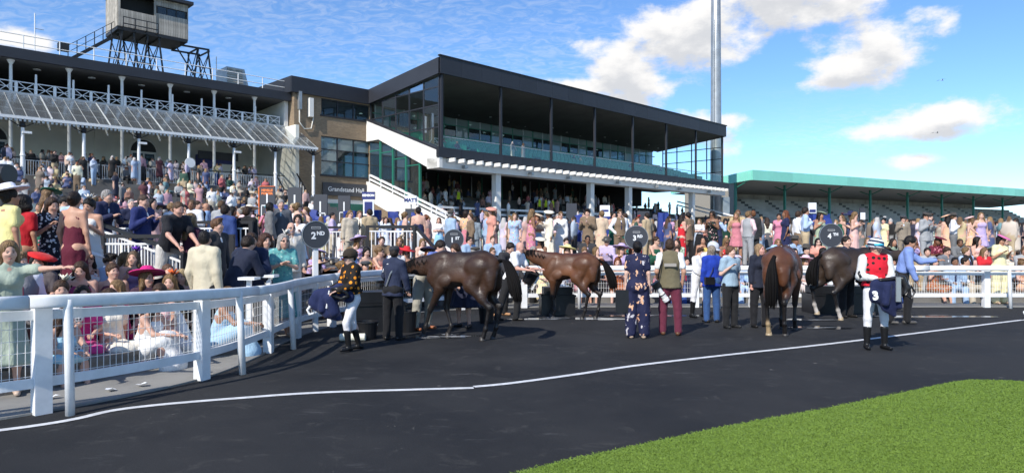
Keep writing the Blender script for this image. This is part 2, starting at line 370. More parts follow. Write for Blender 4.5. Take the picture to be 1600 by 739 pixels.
def uncross(P):
    P = [p for i, p in enumerate(P) if i == 0 or math.dist(p, P[i - 1]) > .02]; i = 0
    def cross(a, b, c, d):
        o = lambda p, q_, r: (q_[0] - p[0]) * (r[1] - p[1]) - (q_[1] - p[1]) * (r[0] - p[0])
        return o(a, b, c) * o(a, b, d) < 0 and o(c, d, a) * o(c, d, b) < 0
    while i < len(P) - 1:
        for j in range(len(P) - 2, i + 1, -1):
            if cross(P[i], P[i + 1], P[j], P[j + 1]): P = P[:i + 1] + P[j + 1:]; break
        i += 1
    return P
pl = uncross([(p.x, p.y) for p in offset_path([x + .1 for x in last]) if p.x < -3.8 or p.y > 16]) + [(140, 16), (140, 160), (-120, 160), (-120, 2)]
bm = bmesh.new(); fv = [bm.verts.new((x, y, PLAT - .003)) for x, y in pl]; bm.faces.new(fv); bmesh.ops.triangulate(bm, faces=bm.faces); bmesh.ops.recalc_face_normals(bm, faces=bm.faces)
me = bpy.data.meshes.new('betting_lawn'); bm.to_mesh(me); bm.free(); me.materials.append(terrace_m)
if me.polygons[0].normal.z < 0: me.flip_normals()
tag(link('pavement', me), kind='structure')
# white line on the asphalt (two strokes that do not quite meet)
LINE = [(-7.5, 4.3), (-4.46, 5.9), (-3.78, 6.68), (-2.7, 7.17), (-2.03, 7.38), (-1.2, 7.5), (-.43, 7.6)]
LINE2 = [(-.43, 7.66), (.0, 7.86), (.79, 8.37), (1.7, 9.0), (3.26, 9.88), (5.1, 10.86), (8.5, 12.86), (10.6, 14.1), (14, 16.0)]
paint = mat('road_paint', (.72, .73, .74), .6, noise=.25, nscale=9, bump=.2, bscale=120)
lr = tag(empty('painted_line'), kind='structure')
for L in (LINE, LINE2):
    c = catmull(L, 10); mb = MB(); n = len(c); v = []
    for i, p in enumerate(c):
        t = (c[min(i + 1, n - 1)] - c[max(i - 1, 0)]).normalized(); nn = Vector((-t.y, t.x)) * .045
        v += [(p.x - nn.x, p.y - nn.y, .005), (p.x + nn.x, p.y + nn.y, .005)]
    mb.add(v, [(2 * i, 2 * i + 2, 2 * i + 3, 2 * i + 1) for i in range(n - 1)]); mb.build('line_stroke', paint, lr)
# wet patches where the horses were hosed down
wet = mat('wet_asphalt', (.02, .022, .025), .06, spec=.8)
glint = mat('water_glint', (.55, .57, .6), .12, spec=.9)  # water streaks with the bright reflection painted in as pale colour
def puddle(cx, cy, rx, ry, seed, m, z=.004, label=None):
    rnd = random.Random(seed); n = 40; ph = [rnd.uniform(0, 6.28) for _ in range(4)]
    v = [(cx, cy, z)]
    for k in range(n):
        a = 2 * math.pi * k / n; q = 1 + .22 * math.sin(2 * a + ph[0]) + .2 * math.sin(3 * a + ph[1]) + .13 * math.sin(7 * a + ph[2]) + .08 * math.sin(11 * a + ph[3])
        v.append((cx + rx * q * math.cos(a), cy + ry * q * math.sin(a), z))
    o = link('puddle', new_mesh('puddle', v, [(0, 1 + k, 1 + (k + 1) % n) for k in range(n)], m)); return tag(o, kind='structure')
for a in [(-1.35, 11.65, .7, .22, 1), (1.25, 14.35, .95, .26, 3), (2.9, 14.9, 1.2, .12, 4), (5.9, 12.9, .55, .2, 5), (6.3, 14.2, .6, .2, 6), (8.9, 14.75, 1.3, .22, 7)]: puddle(*a, wet)
rp = random.Random(8)
for cx, cy, n, sx_, sy_ in ((-1.25, 11.6, 7, .45, .12), (1.3, 14.3, 9, .6, .14), (3.0, 14.95, 5, .8, .06), (5.85, 12.8, 4, .25, .08), (6.3, 14.15, 4, .3, .08), (8.8, 14.75, 7, .9, .12)):
    for i in range(n): puddle(cx + rp.gauss(0, sx_ * .6), cy + rp.gauss(0, sy_), rp.uniform(.05, .2) * (1 + sx_), rp.uniform(.015, .04), 30 + i, glint, .007 + .0006 * i)
# lawn in the middle of the ring
GE = catmull([(-2.2, 2.6), (-.6, 4.1), (.136, 4.82), (1.02, 5.4), (1.98, 5.99), (3.12, 6.62), (4.58, 7.5), (5.2, 7.86), (5.6, 7.9), (6.3, 7.7), (9, 6.7), (14, 4.8)], 8)
gpoly = [(p.x, p.y) for p in GE] + [(14, -6), (-2.2, -6)]
bm = bmesh.new(); fv = [bm.verts.new((x, y, .03)) for x, y in gpoly]; bm.faces.new(fv); bmesh.ops.triangulate(bm, faces=bm.faces); bmesh.ops.recalc_face_normals(bm, faces=bm.faces)
me = bpy.data.meshes.new('lawn'); bm.to_mesh(me); bm.free()
soil = mat('turf_soil', (.14, .225, .035), .95, noise=.25, nscale=5)
me.materials.append(soil)
if me.polygons[0].normal.z < 0: me.flip_normals()
tag(link('lawn', me), kind='structure')
rs = np.random.RandomState(5)
def in_poly(px, py, poly):
    inside = np.zeros(len(px), bool); n = len(poly)
    for i in range(n):
        x0, y0 = poly[i]; x1, y1 = poly[(i + 1) % n]
        c = ((y0 > py) != (y1 > py)) & (px < (x1 - x0) * (py - y0) / ((y1 - y0) + 1e-12) + x0); inside ^= c
    return inside
NB = 420000
gy = 3.9 + (8.0 - 3.9) * rs.rand(NB) ** 1.35; gx = gy * (-.05 + .95 * rs.rand(NB))
k = in_poly(gx + rs.randn(NB) * .02, gy + rs.randn(NB) * .02, gpoly); gx, gy = gx[k], gy[k]; nb = len(gx)
h = .004 + .007 * rs.rand(nb); w = .0028 + .0015 * rs.rand(nb) + .0003 * gy; a = rs.rand(nb) * 6.283; lx, ly = rs.randn(nb) * .012, rs.randn(nb) * .012
V = np.empty((nb, 3, 3)); V[:, 0] = np.c_[gx - w * np.cos(a), gy - w * np.sin(a), np.full(nb, .028)]; V[:, 1] = np.c_[gx + w * np.cos(a), gy + w * np.sin(a), np.full(nb, .028)]
V[:, 2] = np.c_[gx + lx, gy + ly, .03 + h]
me = bpy.data.meshes.new('grass'); me.vertices.add(nb * 3); me.vertices.foreach_set('co', V.ravel()); me.loops.add(nb * 3); me.loops.foreach_set('vertex_index', np.arange(nb * 3))
me.polygons.add(nb); me.polygons.foreach_set('loop_start', np.arange(nb) * 3); me.update(calc_edges=True)
gm = bpy.data.materials.new('grass_blade'); gm.use_nodes = True; T = NT(gm.node_tree); b = T.n['Principled BSDF']; b.inputs['Roughness'].default_value = .6; b.inputs['Specular IOR Level'].default_value = .25
geo = T.node('ShaderNodeNewGeometry'); tcn = T.node('ShaderNodeTexCoord')
c = T.mix(T.noise(tcn.outputs['Object'], 1.1, 4), (.13, .215, .030, 1), (.19, .28, .048, 1)); c = T.mix(T.ramp(T.noise(tcn.outputs['Object'], 120.0, 1), .3, .7), c, T.mix(1.0, c, (.8, .82, .7, 1), 'MULTIPLY'))
T.l.new(c, b.inputs['Base Color']); me.materials.append(gm)
tag(link('grass', me), 'short mown green grass of the ring lawn', 'grass', kind='stuff')

# ------------------------------------------------------------------ ring fence: white plastic rail, posts, wire panels, leaning front legs
fence = tag(empty('ring_fence'), 'white plastic parade ring rail with wire mesh panels curving round the asphalt', 'fence')
seglen = np.r_[0, np.cumsum(np.linalg.norm(np.diff(FEN, axis=0), axis=1))]
def on_fence(s, d=0.0):
    i = int(np.clip(np.searchsorted(seglen, s) - 1, 0, len(FEN) - 2)); t = (s - seglen[i]) / (seglen[i + 1] - seglen[i])
    p = FENCE[i].lerp(FENCE[i + 1], t); tt = (FENCE[i + 1] - FENCE[i]).normalized(); n = Vector((-tt.y, tt.x))
    return p + n * d, tt, n
def s_near(X, Y):
    i, d = seg_info(X, Y); a, b_ = FEN[i], FEN[i + 1]; t = np.clip(((np.array((X, Y)) - a) @ (b_ - a)) / ((b_ - a) @ (b_ - a)), 0, 1)
    return seglen[i] + t * (seglen[i + 1] - seglen[i])
def rail_z(s): 
    y = on_fence(s)[0].y; return 1.15 - .11 * min(max((y - 6.3) / 3.0, 0), 1)
def sweep(name, s0, s1, d, zf, prof, m, step=.25, smooth=True):
    n = max(2, int((s1 - s0) / step)); V = []; Fc = []; q = len(prof)
    for i in range(n + 1):
        s = s0 + (s1 - s0) * i / n; p, t, nn = on_fence(s, d)
        for a, b_ in prof: V.append((p.x + nn.x * a, p.y + nn.y * a, zf(s) + b_))
    for i in range(n): Fc += [(i * q + k, i * q + (k + 1) % q, (i + 1) * q + (k + 1) % q, (i + 1) * q + k) for k in range(q)]
    Fc += [tuple(range(q)), tuple(range(n * q, n * q + q))]
    mb = MB(); mb.add(V, Fc); return mb.build(name, m, fence, smooth=smooth)
oval = [(math.copysign(abs(math.cos(a)) ** .45, math.cos(a)) * .04, math.copysign(abs(math.sin(a)) ** .45, math.sin(a)) * .062) for a in [2 * math.pi * (k + .5) / 16 for k in range(16)]]
flat = [(-.025, -.045), (.025, -.045), (.025, .045), (-.025, .045)]
S0, S1 = s_near(-8.0, 3.95), s_near(24, 16.8)
joints = [S0, s_near(-4.6, 6.35), s_near(-3.7, 8.9), s_near(-3.5, 12.6), s_near(-1.5, 16), s_near(4, 16.8), s_near(10.2, 16.8), S1]
for a, b_ in zip(joints[:-1], joints[1:]): sweep('top_rail', a + .004, b_ - .004, -.22, lambda s: rail_z(s) - .06, oval, white_rail)
post_s = [s_near(-6.3, 4.85), s_near(-4.49, 6.48), s_near(-3.66, 8.06), s_near(-3.66, 10.0), s_near(-3.62, 11.5), s_near(-3.45, 13.0), s_near(-2.55, 15.0), s_near(-1.2, 16.2)] + [s_near(x, 16.8) for x in (.28, 2.9, 4.55, 5.95, 7.4, 9.55, 11.75, 14.2, 16.6, 19)]
def fence_post(s, d=.02, w=.145, top=None):
    p, t, n = on_fence(s, d); zt = top or rail_z(s) - .10
    o = MB().box(-w / 2, w / 2, -w * .42, w * .42, -.02, zt).build('post', white_rail, fence, loc=(p.x, p.y, 0)); o.rotation_euler = (0, 0, math.atan2(t.y, t.x)); return o
for s in post_s: fence_post(s)
for a, b_ in zip(post_s[:-1], post_s[1:]):
    sweep('lower_rail', a + .06, b_ - .06, .02, lambda s: .30, flat, white_rail, smooth=False)
    sweep('upper_rail', a + .06, b_ - .06, .02, lambda s: rail_z(s) - .2, flat, white_rail, smooth=False)
    mb = MB(); n = max(2, int((b_ - a) / .062)); zt = rail_z((a + b_) / 2) - .22
    for i in range(1, n):
        p, t, nn = on_fence(a + (b_ - a) * i / n, .05); r_ = .0034
        mb.add([(p.x - r_, p.y, .3), (p.x + r_ * .5, p.y + r_, .3), (p.x + r_ * .5, p.y - r_, .3), (p.x - r_, p.y, zt), (p.x + r_ * .5, p.y + r_, zt), (p.x + r_ * .5, p.y - r_, zt)], [(0, 1, 4, 3), (1, 2, 5, 4), (2, 0, 3, 5)])
    for z in np.arange(.36, zt, .115):
        c = [on_fence(a + (b_ - a) * i / 6, .05)[0] for i in range(7)]
        mb.tube([(p.x, p.y, z) for p in c], .0034, 3, False)
    mb.build('wire_panel', wire_m, fence)
# inner supporting legs that lean out and carry the rail
for X, Y in [(-4.18, 6.42), (-3.13, 8.37), (-3.2, 10.35), (1.65, 16.3), (5.05, 16.3), (8.4, 16.3), (12.15, 16.45), (15, 16.4)]:
    s = s_near(X, Y); p, t, n = on_fence(s, -.22); q, _, _ = on_fence(s, -.27); zt = rail_z(s) - .05
    mb = MB(); pts = [(q.x, q.y, -.02), (q.x + (p.x - q.x) * .55, q.y + (p.y - q.y) * .55, zt * .6), (q.x + (p.x - q.x) * .9, q.y + (p.y - q.y) * .9, zt * .93), (p.x, p.y, zt)]
    mb.tube(pts, .042, 10); mb.build('leg', white_rail, fence, smooth=True)
# ------------------------------------------------------------------ main grandstand (local x = along its front, y = into it)
def brick_mat():
    m = bpy.data.materials.new('brown_brick'); m.use_nodes = True; T = NT(m.node_tree); b = T.n['Principled BSDF']; b.inputs['Roughness'].default_value = .9
    tcn = T.node('ShaderNodeTexCoord'); s3 = T.node('ShaderNodeSeparateXYZ'); T.l.new(tcn.outputs['Object'], s3.inputs[0])
    cb = T.node('ShaderNodeCombineXYZ'); T.l.new(T.m('ADD', s3.outputs[0], s3.outputs[1]), cb.inputs[0]); T.l.new(s3.outputs[2], cb.inputs[1])
    br = T.node('ShaderNodeTexBrick'); T.l.new(cb.outputs[0], br.inputs['Vector']); br.inputs['Scale'].default_value = 1.0
    br.inputs['Brick Width'].default_value = .225; br.inputs['Row Height'].default_value = .075; br.inputs['Mortar Size'].default_value = .008
    br.inputs['Color1'].default_value = (.25, .17, .10, 1); br.inputs['Color2'].default_value = (.34, .24, .14, 1); br.inputs['Mortar'].default_value = (.26, .23, .19, 1)
    n = T.noise(tcn.outputs['Object'], .6, 4)
    T.l.new(T.mix(T.ramp(n, .3, .7, .35, 0), br.outputs[0], (.12, .085, .055, 1)), b.inputs['Base Color'])
    return m
brick_m = brick_mat()
A45 = R(45); ORG = (CORNER.x, CORNER.y, 0)
LEN, BAY, DEP = 43.75, 6.25, 9.4
gs = tag(empty('grandstand', ORG, A45), 'modern grandstand with charcoal roof fascia, open glazed balcony and white ground columns', 'grandstand')
def rt(v): return 15.5 - (15.5 - 14.5) * min(max(v / DEP, -.1), 1)        # roof top height
# roof: front fascia, side fascia, soffit, deck
roof = MB().add([(-.3, -.3, rt(0)), (LEN + .4, -.3, rt(0)), (LEN + .4, DEP, 14.5), (-.3, DEP, 14.5), (LEN + .4, 22, 14.5), (-.3, 22, 14.5)], [(0, 1, 2, 3), (3, 2, 4, 5)]).build('roof', charcoal, gs)
mb = MB(); mb.add([(-.2, -.2, 14.32), (LEN + .3, -.2, 14.32), (LEN + .3, DEP, 13.35), (-.2, DEP, 13.35)], [(3, 2, 1, 0)]); mb.build('soffit', soffit_m, roof)
def slab(name, pts, m, parent, th=.25):      # vertical wall slab through ground points with (top, bottom) heights
    pass
fp = MB().box(0, (LEN + .8) / 21 - .015, -.45, -.28, 14.28, 15.58).mesh('fascia_panel', charcoal)
for i in range(21): link('fascia_panel', fp, roof, (-.35 + i * (LEN + .8) / 21, 0, 0))
MB().box(-.35, LEN + .45, -.4, -.28, 14.3, 15.5).build('fascia_backing', black_iron, roof)
mb = MB(); mb.prism([(-.27, 15.5), (-.27, 14.28), (DEP - .05, 13.3), (DEP - .05, 14.52)], 'x', -.42, -.28); mb.build('side_fascia', charcoal, roof)
mb = MB(); mb.prism([(-.27, 15.5), (-.27, 14.28), (DEP, 13.3), (DEP, 14.52)], 'x', LEN + .35, LEN + .5); mb.build('side_fascia', charcoal, roof)
MB().box(-.45, LEN + .55, -.5, -.25, 15.58, 15.68).build('coping', mat('dark_coping', (.012, .012, .015), .6), roof)
# balcony edge, white beam with joists, columns, mullions
fp = MB().box(0, (LEN + 1.5) / 20 - .015, -.55, -.25, 7.95, 8.67).mesh('balcony_fascia', charcoal)
for i in range(20): link('balcony_fascia', fp, gs, (-.6 + i * (LEN + 1.5) / 20, 0, 0))
for u in (2.0, 9.5, 14.5, 22, 29, 33.5, 40): MB().box(u - .15, u + .15, -.75, -.35, 7.25, 7.5).build('floodlight', grey_steel, gs)
MB().box(-.5, LEN + .6, -.22, 1.0, 7.15, 7.93).build('beam', white_wall, gs)
jm = MB().box(-.07, .07, -1.15, -.24, 7.62, 7.90).mesh('joist', white_wall)
for i in range(46): o = link('joist', jm, gs, (.5 + i * .95, 0, 0))
for u in (6.25, 18.75, 25.0, 37.5):
    MB().box(u - .27, u + .27, .1, .64, PLAT, 7.17).build('column', white_wall, gs)
for k in range(8): MB().box(k * BAY - .09, k * BAY + .09, -.24, -.06, 8.67, 14.3).build('mullion', charcoal, gs)
gp = MB().box(.1, BAY - .1, -.16, -.145, 8.72, 9.55).mesh('balustrade_glass', G_CLEAR)
for k in range(7): link('balustrade_glass', gp, gs, (k * BAY, 0, 0))
for k in range(7): box_part('balustrade_rail', grey_steel, gs, k * BAY + .1, (k + 1) * BAY - .1, -.18, -.12, 9.55, 9.61)
# upper raked terrace with green seats
mb = MB()
for k in range(9): mb.box(0.02, LEN - .02, .1 + k * 1.0, 1.1 + k * 1.0 + (.3 if k == 8 else 0), 7.94, 8.35 + k * .3)
mb.build('upper_terrace', mat('seat_terrace', (.10, .11, .105), .9, noise=.2, nscale=1), gs)
for k in range(1, 8):
    mb = MB(); z = 8.35 + k * .3; v = .75 + k * 1.0
    for i in range(int((LEN - 2) / .56)):
        u = .8 + i * .56
        if i % 14 in (6, 7): continue
        mb.box(u, u + .48, v - .12, v - .06, z + .34, z + .80); mb.box(u, u + .48, v - .5, v - .1, z + .36, z + .42)
    o = mb.build('seat_row', green_seat, gs); tag(o, kind='stuff')
# rear glass wall of the balcony + hall behind it
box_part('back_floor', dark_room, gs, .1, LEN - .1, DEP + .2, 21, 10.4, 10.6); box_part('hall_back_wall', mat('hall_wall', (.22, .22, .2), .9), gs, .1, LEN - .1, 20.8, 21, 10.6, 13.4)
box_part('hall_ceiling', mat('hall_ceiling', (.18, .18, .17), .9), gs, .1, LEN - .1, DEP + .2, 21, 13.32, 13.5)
for i in range(28):
    u = .4 + i * 1.53
    if u > LEN - 1: break
    box_part('rear_mullion', green_m if i % 2 else grey_steel, gs, u - .05, u + .05, DEP - .02, DEP + .1, 10.6, 13.38)
    o = box_part('rear_pane', G_DARK if i % 3 else G_PANE, gs, u + .05, min(u + 1.48, LEN - .2), DEP + .03, DEP + .045, 10.65, 12.6)
    box_part('rear_pane', G_PANE, gs, u + .05, min(u + 1.48, LEN - .2), DEP + .03, DEP + .045, 12.68, 13.3)
box_part('rear_transom', green_m, gs, .1, LEN - .1, DEP - .03, DEP + .08, 12.6, 12.68)
for i in range(30):
    rnd = random.Random(i); u = 1.5 + i * 1.4; v = DEP + rnd.choice((1.5, 4, 7)); MB().lathe([(.16, 0), (.16, .03)], 8, (u, v, 13.27)).build('ceiling_light', lamp_m, gs)
for i in range(14): MB().lathe([(.12, 0), (.12, .03)], 8, (3 + i * 3, 7.2 + (i % 3) * .6, 13.50 if i % 3 == 0 else 13.45)).build('soffit_light', white_sign, gs)
# end wall: clear glazing on thin frames at the far end, and the near side's tall glazing
def grid_wall(u, vs, zs_fn, frame, gmats, name):
    for a, b_ in zip(vs[:-1], vs[1:]):
        z0a, z0b, z1a, z1b = zs_fn(a)[0], zs_fn(b_)[0], zs_fn(a)[1], zs_fn(b_)[1]
        tz = [z for z in TRANS if z > min(z0a, z0b) + .15]
        lev = [None] + tz + [None]
        for i in range(len(lev) - 1):
            la = z0a if lev[i] is None else max(lev[i], z0a); lb = z0b if lev[i] is None else max(lev[i], z0b)
            ha = z1a if lev[i + 1] is None else max(lev[i + 1], z0a); hb = z1b if lev[i + 1] is None else max(lev[i + 1], z0b)
            if ha - la < .02 and hb - lb < .02: continue
            mb = MB(); mb.add([(u, a + .05, la), (u, b_ - .05, lb), (u, b_ - .05, hb), (u, a + .05, ha)], [(0, 1, 2, 3)]); mb.build(name, random.Random(i * 7 + int(a * 10)).choice(gmats), gs)
        for z in tz:
            if z > max(z0a, z0b): MB().beam((u, a, z), (u, b_, z), .07, .09).build('transom', frame, gs)
        mb = MB(); mb.beam((u, a, z0a), (u, a, z1a), .1); mb.build('side_mullion', frame, gs)
    MB().beam((u, vs[-1], zs_fn(vs[-1])[0]), (u, vs[-1], zs_fn(vs[-1])[1]), .1).build('side_mullion', frame, gs)
TRANS = [10.3, 12.0, 13.37]
def side_z(v): return (8.55 + (11.9 - 8.55) * v / DEP, 14.25 - .93 * v / DEP)
grid_wall(-.12, [0, 1.9, 3.75, 5.6, 7.5, DEP - .1], side_z, charcoal, [G_CLEAR, G_DARK], 'side_pane')
TRANS = [10.0, 11.6, 13.0]
grid_wall(LEN + .12, [0, 2.0, 4.1, 6.2, 8.3], lambda v: (8.6 + .3 * v, 14.25 - .93 * v / DEP), charcoal, [G_CLEAR], 'end_pane')
# sloping white spandrel walls on the near side
mb = MB(); mb.prism([(DEP, 11.88), (DEP, 10.1), (7.6, 10.1), (.7, 7.16), (-.5, 7.16), (-.5, 7.93), (-.26, 7.93), (-.26, 8.5)], 'x', -.5, -.2); mb.build('spandrel', white_wall, gs)
mb = MB(); mb.beam((-.36, -.2, 8.58), (-.36, DEP, 11.98), .34, .14); mb.build('spandrel_coping', charcoal, gs)
mb = MB(); mb.prism([(DEP, 6.7), (DEP, 5.2), (0, 1.7), (-2.5, PLAT), (-4.7, PLAT), (-4.7, 1.9)], 'x', -.5, -.1); mb.build('lower_spandrel', white_wall, gs)
mb = MB(); mb.prism([(DEP - .02, 5.2), (DEP - .02, PLAT), (-2.4, PLAT), (0, 1.7)], 'x', -.46, -.14); mb.build('brick_base', brick_m, gs)
for dz in (.28, .62):
    MB().beam((-.3, -4.7, 1.9 + dz), (-.3, DEP - .3, 6.6 + dz), .1, .16).build('handrail', white_paint, gs)
for v in np.arange(-4.4, DEP, 1.7):
    z = 1.9 + (v + 4.7) * .341; MB().box(-.34, -.26, v - .04, v + .04, z - .1, z + .66).build('handrail_post', white_paint, gs)
# lower terrace, steps, dark undercroft with glazed wall
mb = MB()
for k in range(LOW_N): mb.box(0, LEN, LOW_V0 + k * LOW_TREAD, LOW_V0 + (k + 1) * LOW_TREAD + (.4 if k == LOW_N - 1 else .001), PLAT - .1, PLAT + LOW_RISE * (k + 1))
mb.build('lower_terrace', terrace_m, gs)
mb = MB(); mb.add([(0, .9, 7.2), (LEN, .9, 7.2), (LEN, DEP, 9.6), (0, DEP, 9.6)], [(3, 2, 1, 0)]); mb.build('underside', soffit_m, gs)
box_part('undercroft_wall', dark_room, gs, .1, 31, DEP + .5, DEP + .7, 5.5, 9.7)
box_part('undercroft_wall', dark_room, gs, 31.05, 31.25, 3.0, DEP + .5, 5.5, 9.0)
for i in range(22):
    u = .6 + i * 1.4; box_part('undercroft_mullion', green_m if i % 2 else grey_steel, gs, u - .05, u + .05, DEP + .3, DEP + .42, 5.7, 9.6)
for i in range(22):
    rnd = random.Random(40 + i); u = 1 + rnd.random() * 28; v = 2 + rnd.random() * 6.5; MB().lathe([(.10, 0), (.10, .03)], 8, (u, v, 7.2 + (v - .9) * .282 - .12)).build('ceiling_light', lamp_m, gs)
# side windows between the two spandrels, green frame
for a, b_ in ((2.2, 4.0), (4.0, 5.8), (5.8, 7.6), (7.6, DEP - .15)):
    z0 = 2.5 + (a + 4.7) * .341; z1 = 7.16 + (a - .7) * .42; z1b = min(10.05, 7.16 + (b_ - .7) * .42); z0b = 2.5 + (b_ + 4.7) * .341
    mb = MB(); mb.add([(-.25, a + .06, z0), (-.25, b_ - .06, z0b), (-.25, b_ - .06, z1b), (-.25, a + .06, z1)], [(0, 1, 2, 3)]); mb.build('side_window', G_DARK, gs)
    MB().beam((-.25, a, z0 - .3), (-.25, a, z1), .16).build('green_post', green_m, gs)
    zm = (z0b + z1b) / 2 + .6; MB().beam((-.25, a, zm), (-.25, b_, zm), .08).build('green_transom', green_m, gs)
# white crowd barriers on the lower terrace
def crowd_rail(u0, u1, v, z):
    for dz in (.5, .95): MB().box(u0, u1, v - .04, v + .04, z + dz, z + dz + .17).build('crowd_barrier', white_paint, gs)
    for u in np.linspace(u0 + .1, u1 - .1, 4): MB().box(u - .05, u + .05, v + .05, v + .12, z, z + 1.1).build('barrier_post', white_paint, gs)
crowd_rail(1.2, 6.9, 2.0, PLAT + LOW_RISE * 7); crowd_rail(8.2, 14.2, 2.0, PLAT + LOW_RISE * 7); crowd_rail(16.5, 23.0, 2.0, PLAT + LOW_RISE * 7); crowd_rail(27.5, 36, 1.0, PLAT + LOW_RISE * 6)
for u in (14.8, 24.2, 36.5):
    for dz in (.5, .95): MB().beam((u, -4.6, PLAT + dz + .3), (u, 3.0, PLAT + LOW_RISE * 7.4 + dz), .1, .17).build('stair_rail', white_paint, gs)
mb = MB(); mb.box(LEN - .3, LEN, -3, 12, PLAT, 4.6); mb.build('end_wall', brick_m, gs)
for dz in (.5, .95): MB().beam((LEN - .15, -3, 4.7 + dz - 1.4), (LEN - .15, 6, 4.7 + dz + 1.0), .1, .17).build('stair_rail', white_paint, gs)
# brick block to the left
B0, B1 = -7.1, -.05
def brick_wall_with_holes(y, holes, x0, x1, z0, z1, parent):
    xs = sorted({x0, x1, *[h[0] for h in holes], *[h[1] for h in holes]}); zs = sorted({z0, z1, *[h[2] for h in holes], *[h[3] for h in holes]})
    mb = MB()
    for i in range(len(xs) - 1):
        for j in range(len(zs) - 1):
            cx, cz = (xs[i] + xs[i + 1]) / 2, (zs[j] + zs[j + 1]) / 2
            if any(h[0] < cx < h[1] and h[2] < cz < h[3] for h in holes): continue
            mb.add([(xs[i], y, zs[j]), (xs[i + 1], y, zs[j]), (xs[i + 1], y, zs[j + 1]), (xs[i], y, zs[j + 1])], [(0, 1, 2, 3)])
    for a, b_, c, d in holes:
        mb.add([(a, y, c), (b_, y, c), (b_, y + .3, c), (a, y + .3, c)], [(0, 1, 2, 3)]); mb.add([(a, y, d), (b_, y, d), (b_, y + .3, d), (a, y + .3, d)], [(3, 2, 1, 0)])
        mb.add([(a, y, c), (a, y, d), (a, y + .3, d), (a, y + .3, c)], [(0, 1, 2, 3)]); mb.add([(b_, y, c), (b_, y, d), (b_, y + .3, d), (b_, y + .3, c)], [(3, 2, 1, 0)])
    return mb.build('brick_wall', brick_m, parent)
blk = tag(empty('brick_building', ORG, A45), 'brown brick block with two window bands between the old and new stands', 'building')
H1, H2, H3 = (-4.75, -.15, 11.85, 13.2), (-4.75, -.15, 7.0, 10.15), (-4.6, -.3, PLAT, 5.05)
brick_wall_with_holes(DEP, [H1, H2, H3], B0, B1, PLAT, 13.3, blk)
MB().add([(B0, DEP, PLAT), (B0, 22, PLAT), (B0, 22, 13.3), (B0, DEP, 13.3)], [(0, 1, 2, 3)]).build('side_wall', brick_m, blk)
for a, b_, c, d, n, gm_ in ((*H1, 3, [G_DARK]), (*H2, 3, None)):
    w = (b_ - a) / n
    for i in range(n):
        rows = [(c, d)] if gm_ else [(c, c + 1.15), (c + 1.15, c + 2.1), (c + 2.1, d)]
        for j, (lo, hi) in enumerate(rows):
            g = G_DARK if gm_ or (j < 2 and i > 0) else G_PANE
            box_part('window_pane', g, blk, a + i * w + .05, a + (i + 1) * w - .05, DEP + .16, DEP + .175, lo + .04, hi - .04)
            if j: box_part('window_transom', charcoal, blk, a + i * w, a + (i + 1) * w, DEP + .1, DEP + .2, lo - .04, lo + .04)
        box_part('window_mullion', charcoal, blk, a + i * w - .04, a + i * w + .04, DEP + .08, DEP + .22, c, d)
    box_part('window_sill', charcoal, blk, a - .1, b_ + .1, DEP - .08, DEP + .05, c - .12, c + .02); box_part('window_head', charcoal, blk, a, b_, DEP + .06, DEP + .24, d - .08, d)
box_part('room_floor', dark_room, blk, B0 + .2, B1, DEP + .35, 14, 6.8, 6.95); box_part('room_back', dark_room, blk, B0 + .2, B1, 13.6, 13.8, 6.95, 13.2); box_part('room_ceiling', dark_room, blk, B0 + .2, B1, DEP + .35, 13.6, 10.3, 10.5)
for i in range(7): MB().lathe([(.14, 0), (.14, .03)], 8, (-4 + (i % 4) * 1.0, DEP + 1.2 + (i // 4) * 1.6, 10.24)).build('ceiling_light', lamp_m, blk)
box_part('door_head', white_wall, blk, -4.6, -.3, DEP + .02, DEP + .3, 4.75, 5.05); box_part('door_canopy', green_m, blk, -4.6, -.3, DEP - .1, DEP + .25, 4.15, 4.72)
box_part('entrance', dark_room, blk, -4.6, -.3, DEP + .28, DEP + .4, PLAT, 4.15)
box_part('roof_fascia', charcoal, blk, B0 - .35, B1 - .4, DEP - .25, DEP - .05, 13.28, 14.52)
box_part('roof_fascia', charcoal, blk, B0 - .36, B0 - .16, DEP - .05, 22, 13.28, 14.52)
box_part('roof', charcoal, blk, B0 - .15, B1, DEP - .04, 22, 14.3, 14.45)
sg = tag(empty('hall_sign', ORG, A45), 'dark sign reading Grandstand Hall on the brown brick block', 'sign')
box_part('board', sign_grey, sg, -4.65, -.12, DEP - .12, DEP - .01, 5.35, 6.4); text_part('Grandstand Hall', .52, letter_white, sg, (-2.5, DEP - .13, 5.86), (R(90), 0, 0), bold=.006)
# cream vertical duct and cables on the brick corner
dk = tag(empty('wall_unit', ORG, A45), 'slim cream duct box with curved cables on the brick corner', 'duct'); box_part('box', white_wall, dk, -5.95, -5.6, DEP - .35, DEP - .02, 11.5, 13.0)
mb = MB(); mb.tube([(-6.7, DEP - .1, 14.3), (-6.7, DEP - .1, 11.0), (-6.3, DEP - .12, 10.5), (-5.7, DEP - .12, 10.6), (-5.5, DEP - .12, 11.5)], .05, 6); mb.build('cable', cream_wall, dk, smooth=True)
MB().box(-6.82, -6.58, DEP - .3, DEP - .02, 12.0, 13.4).build('junction_box', grey_steel, dk)

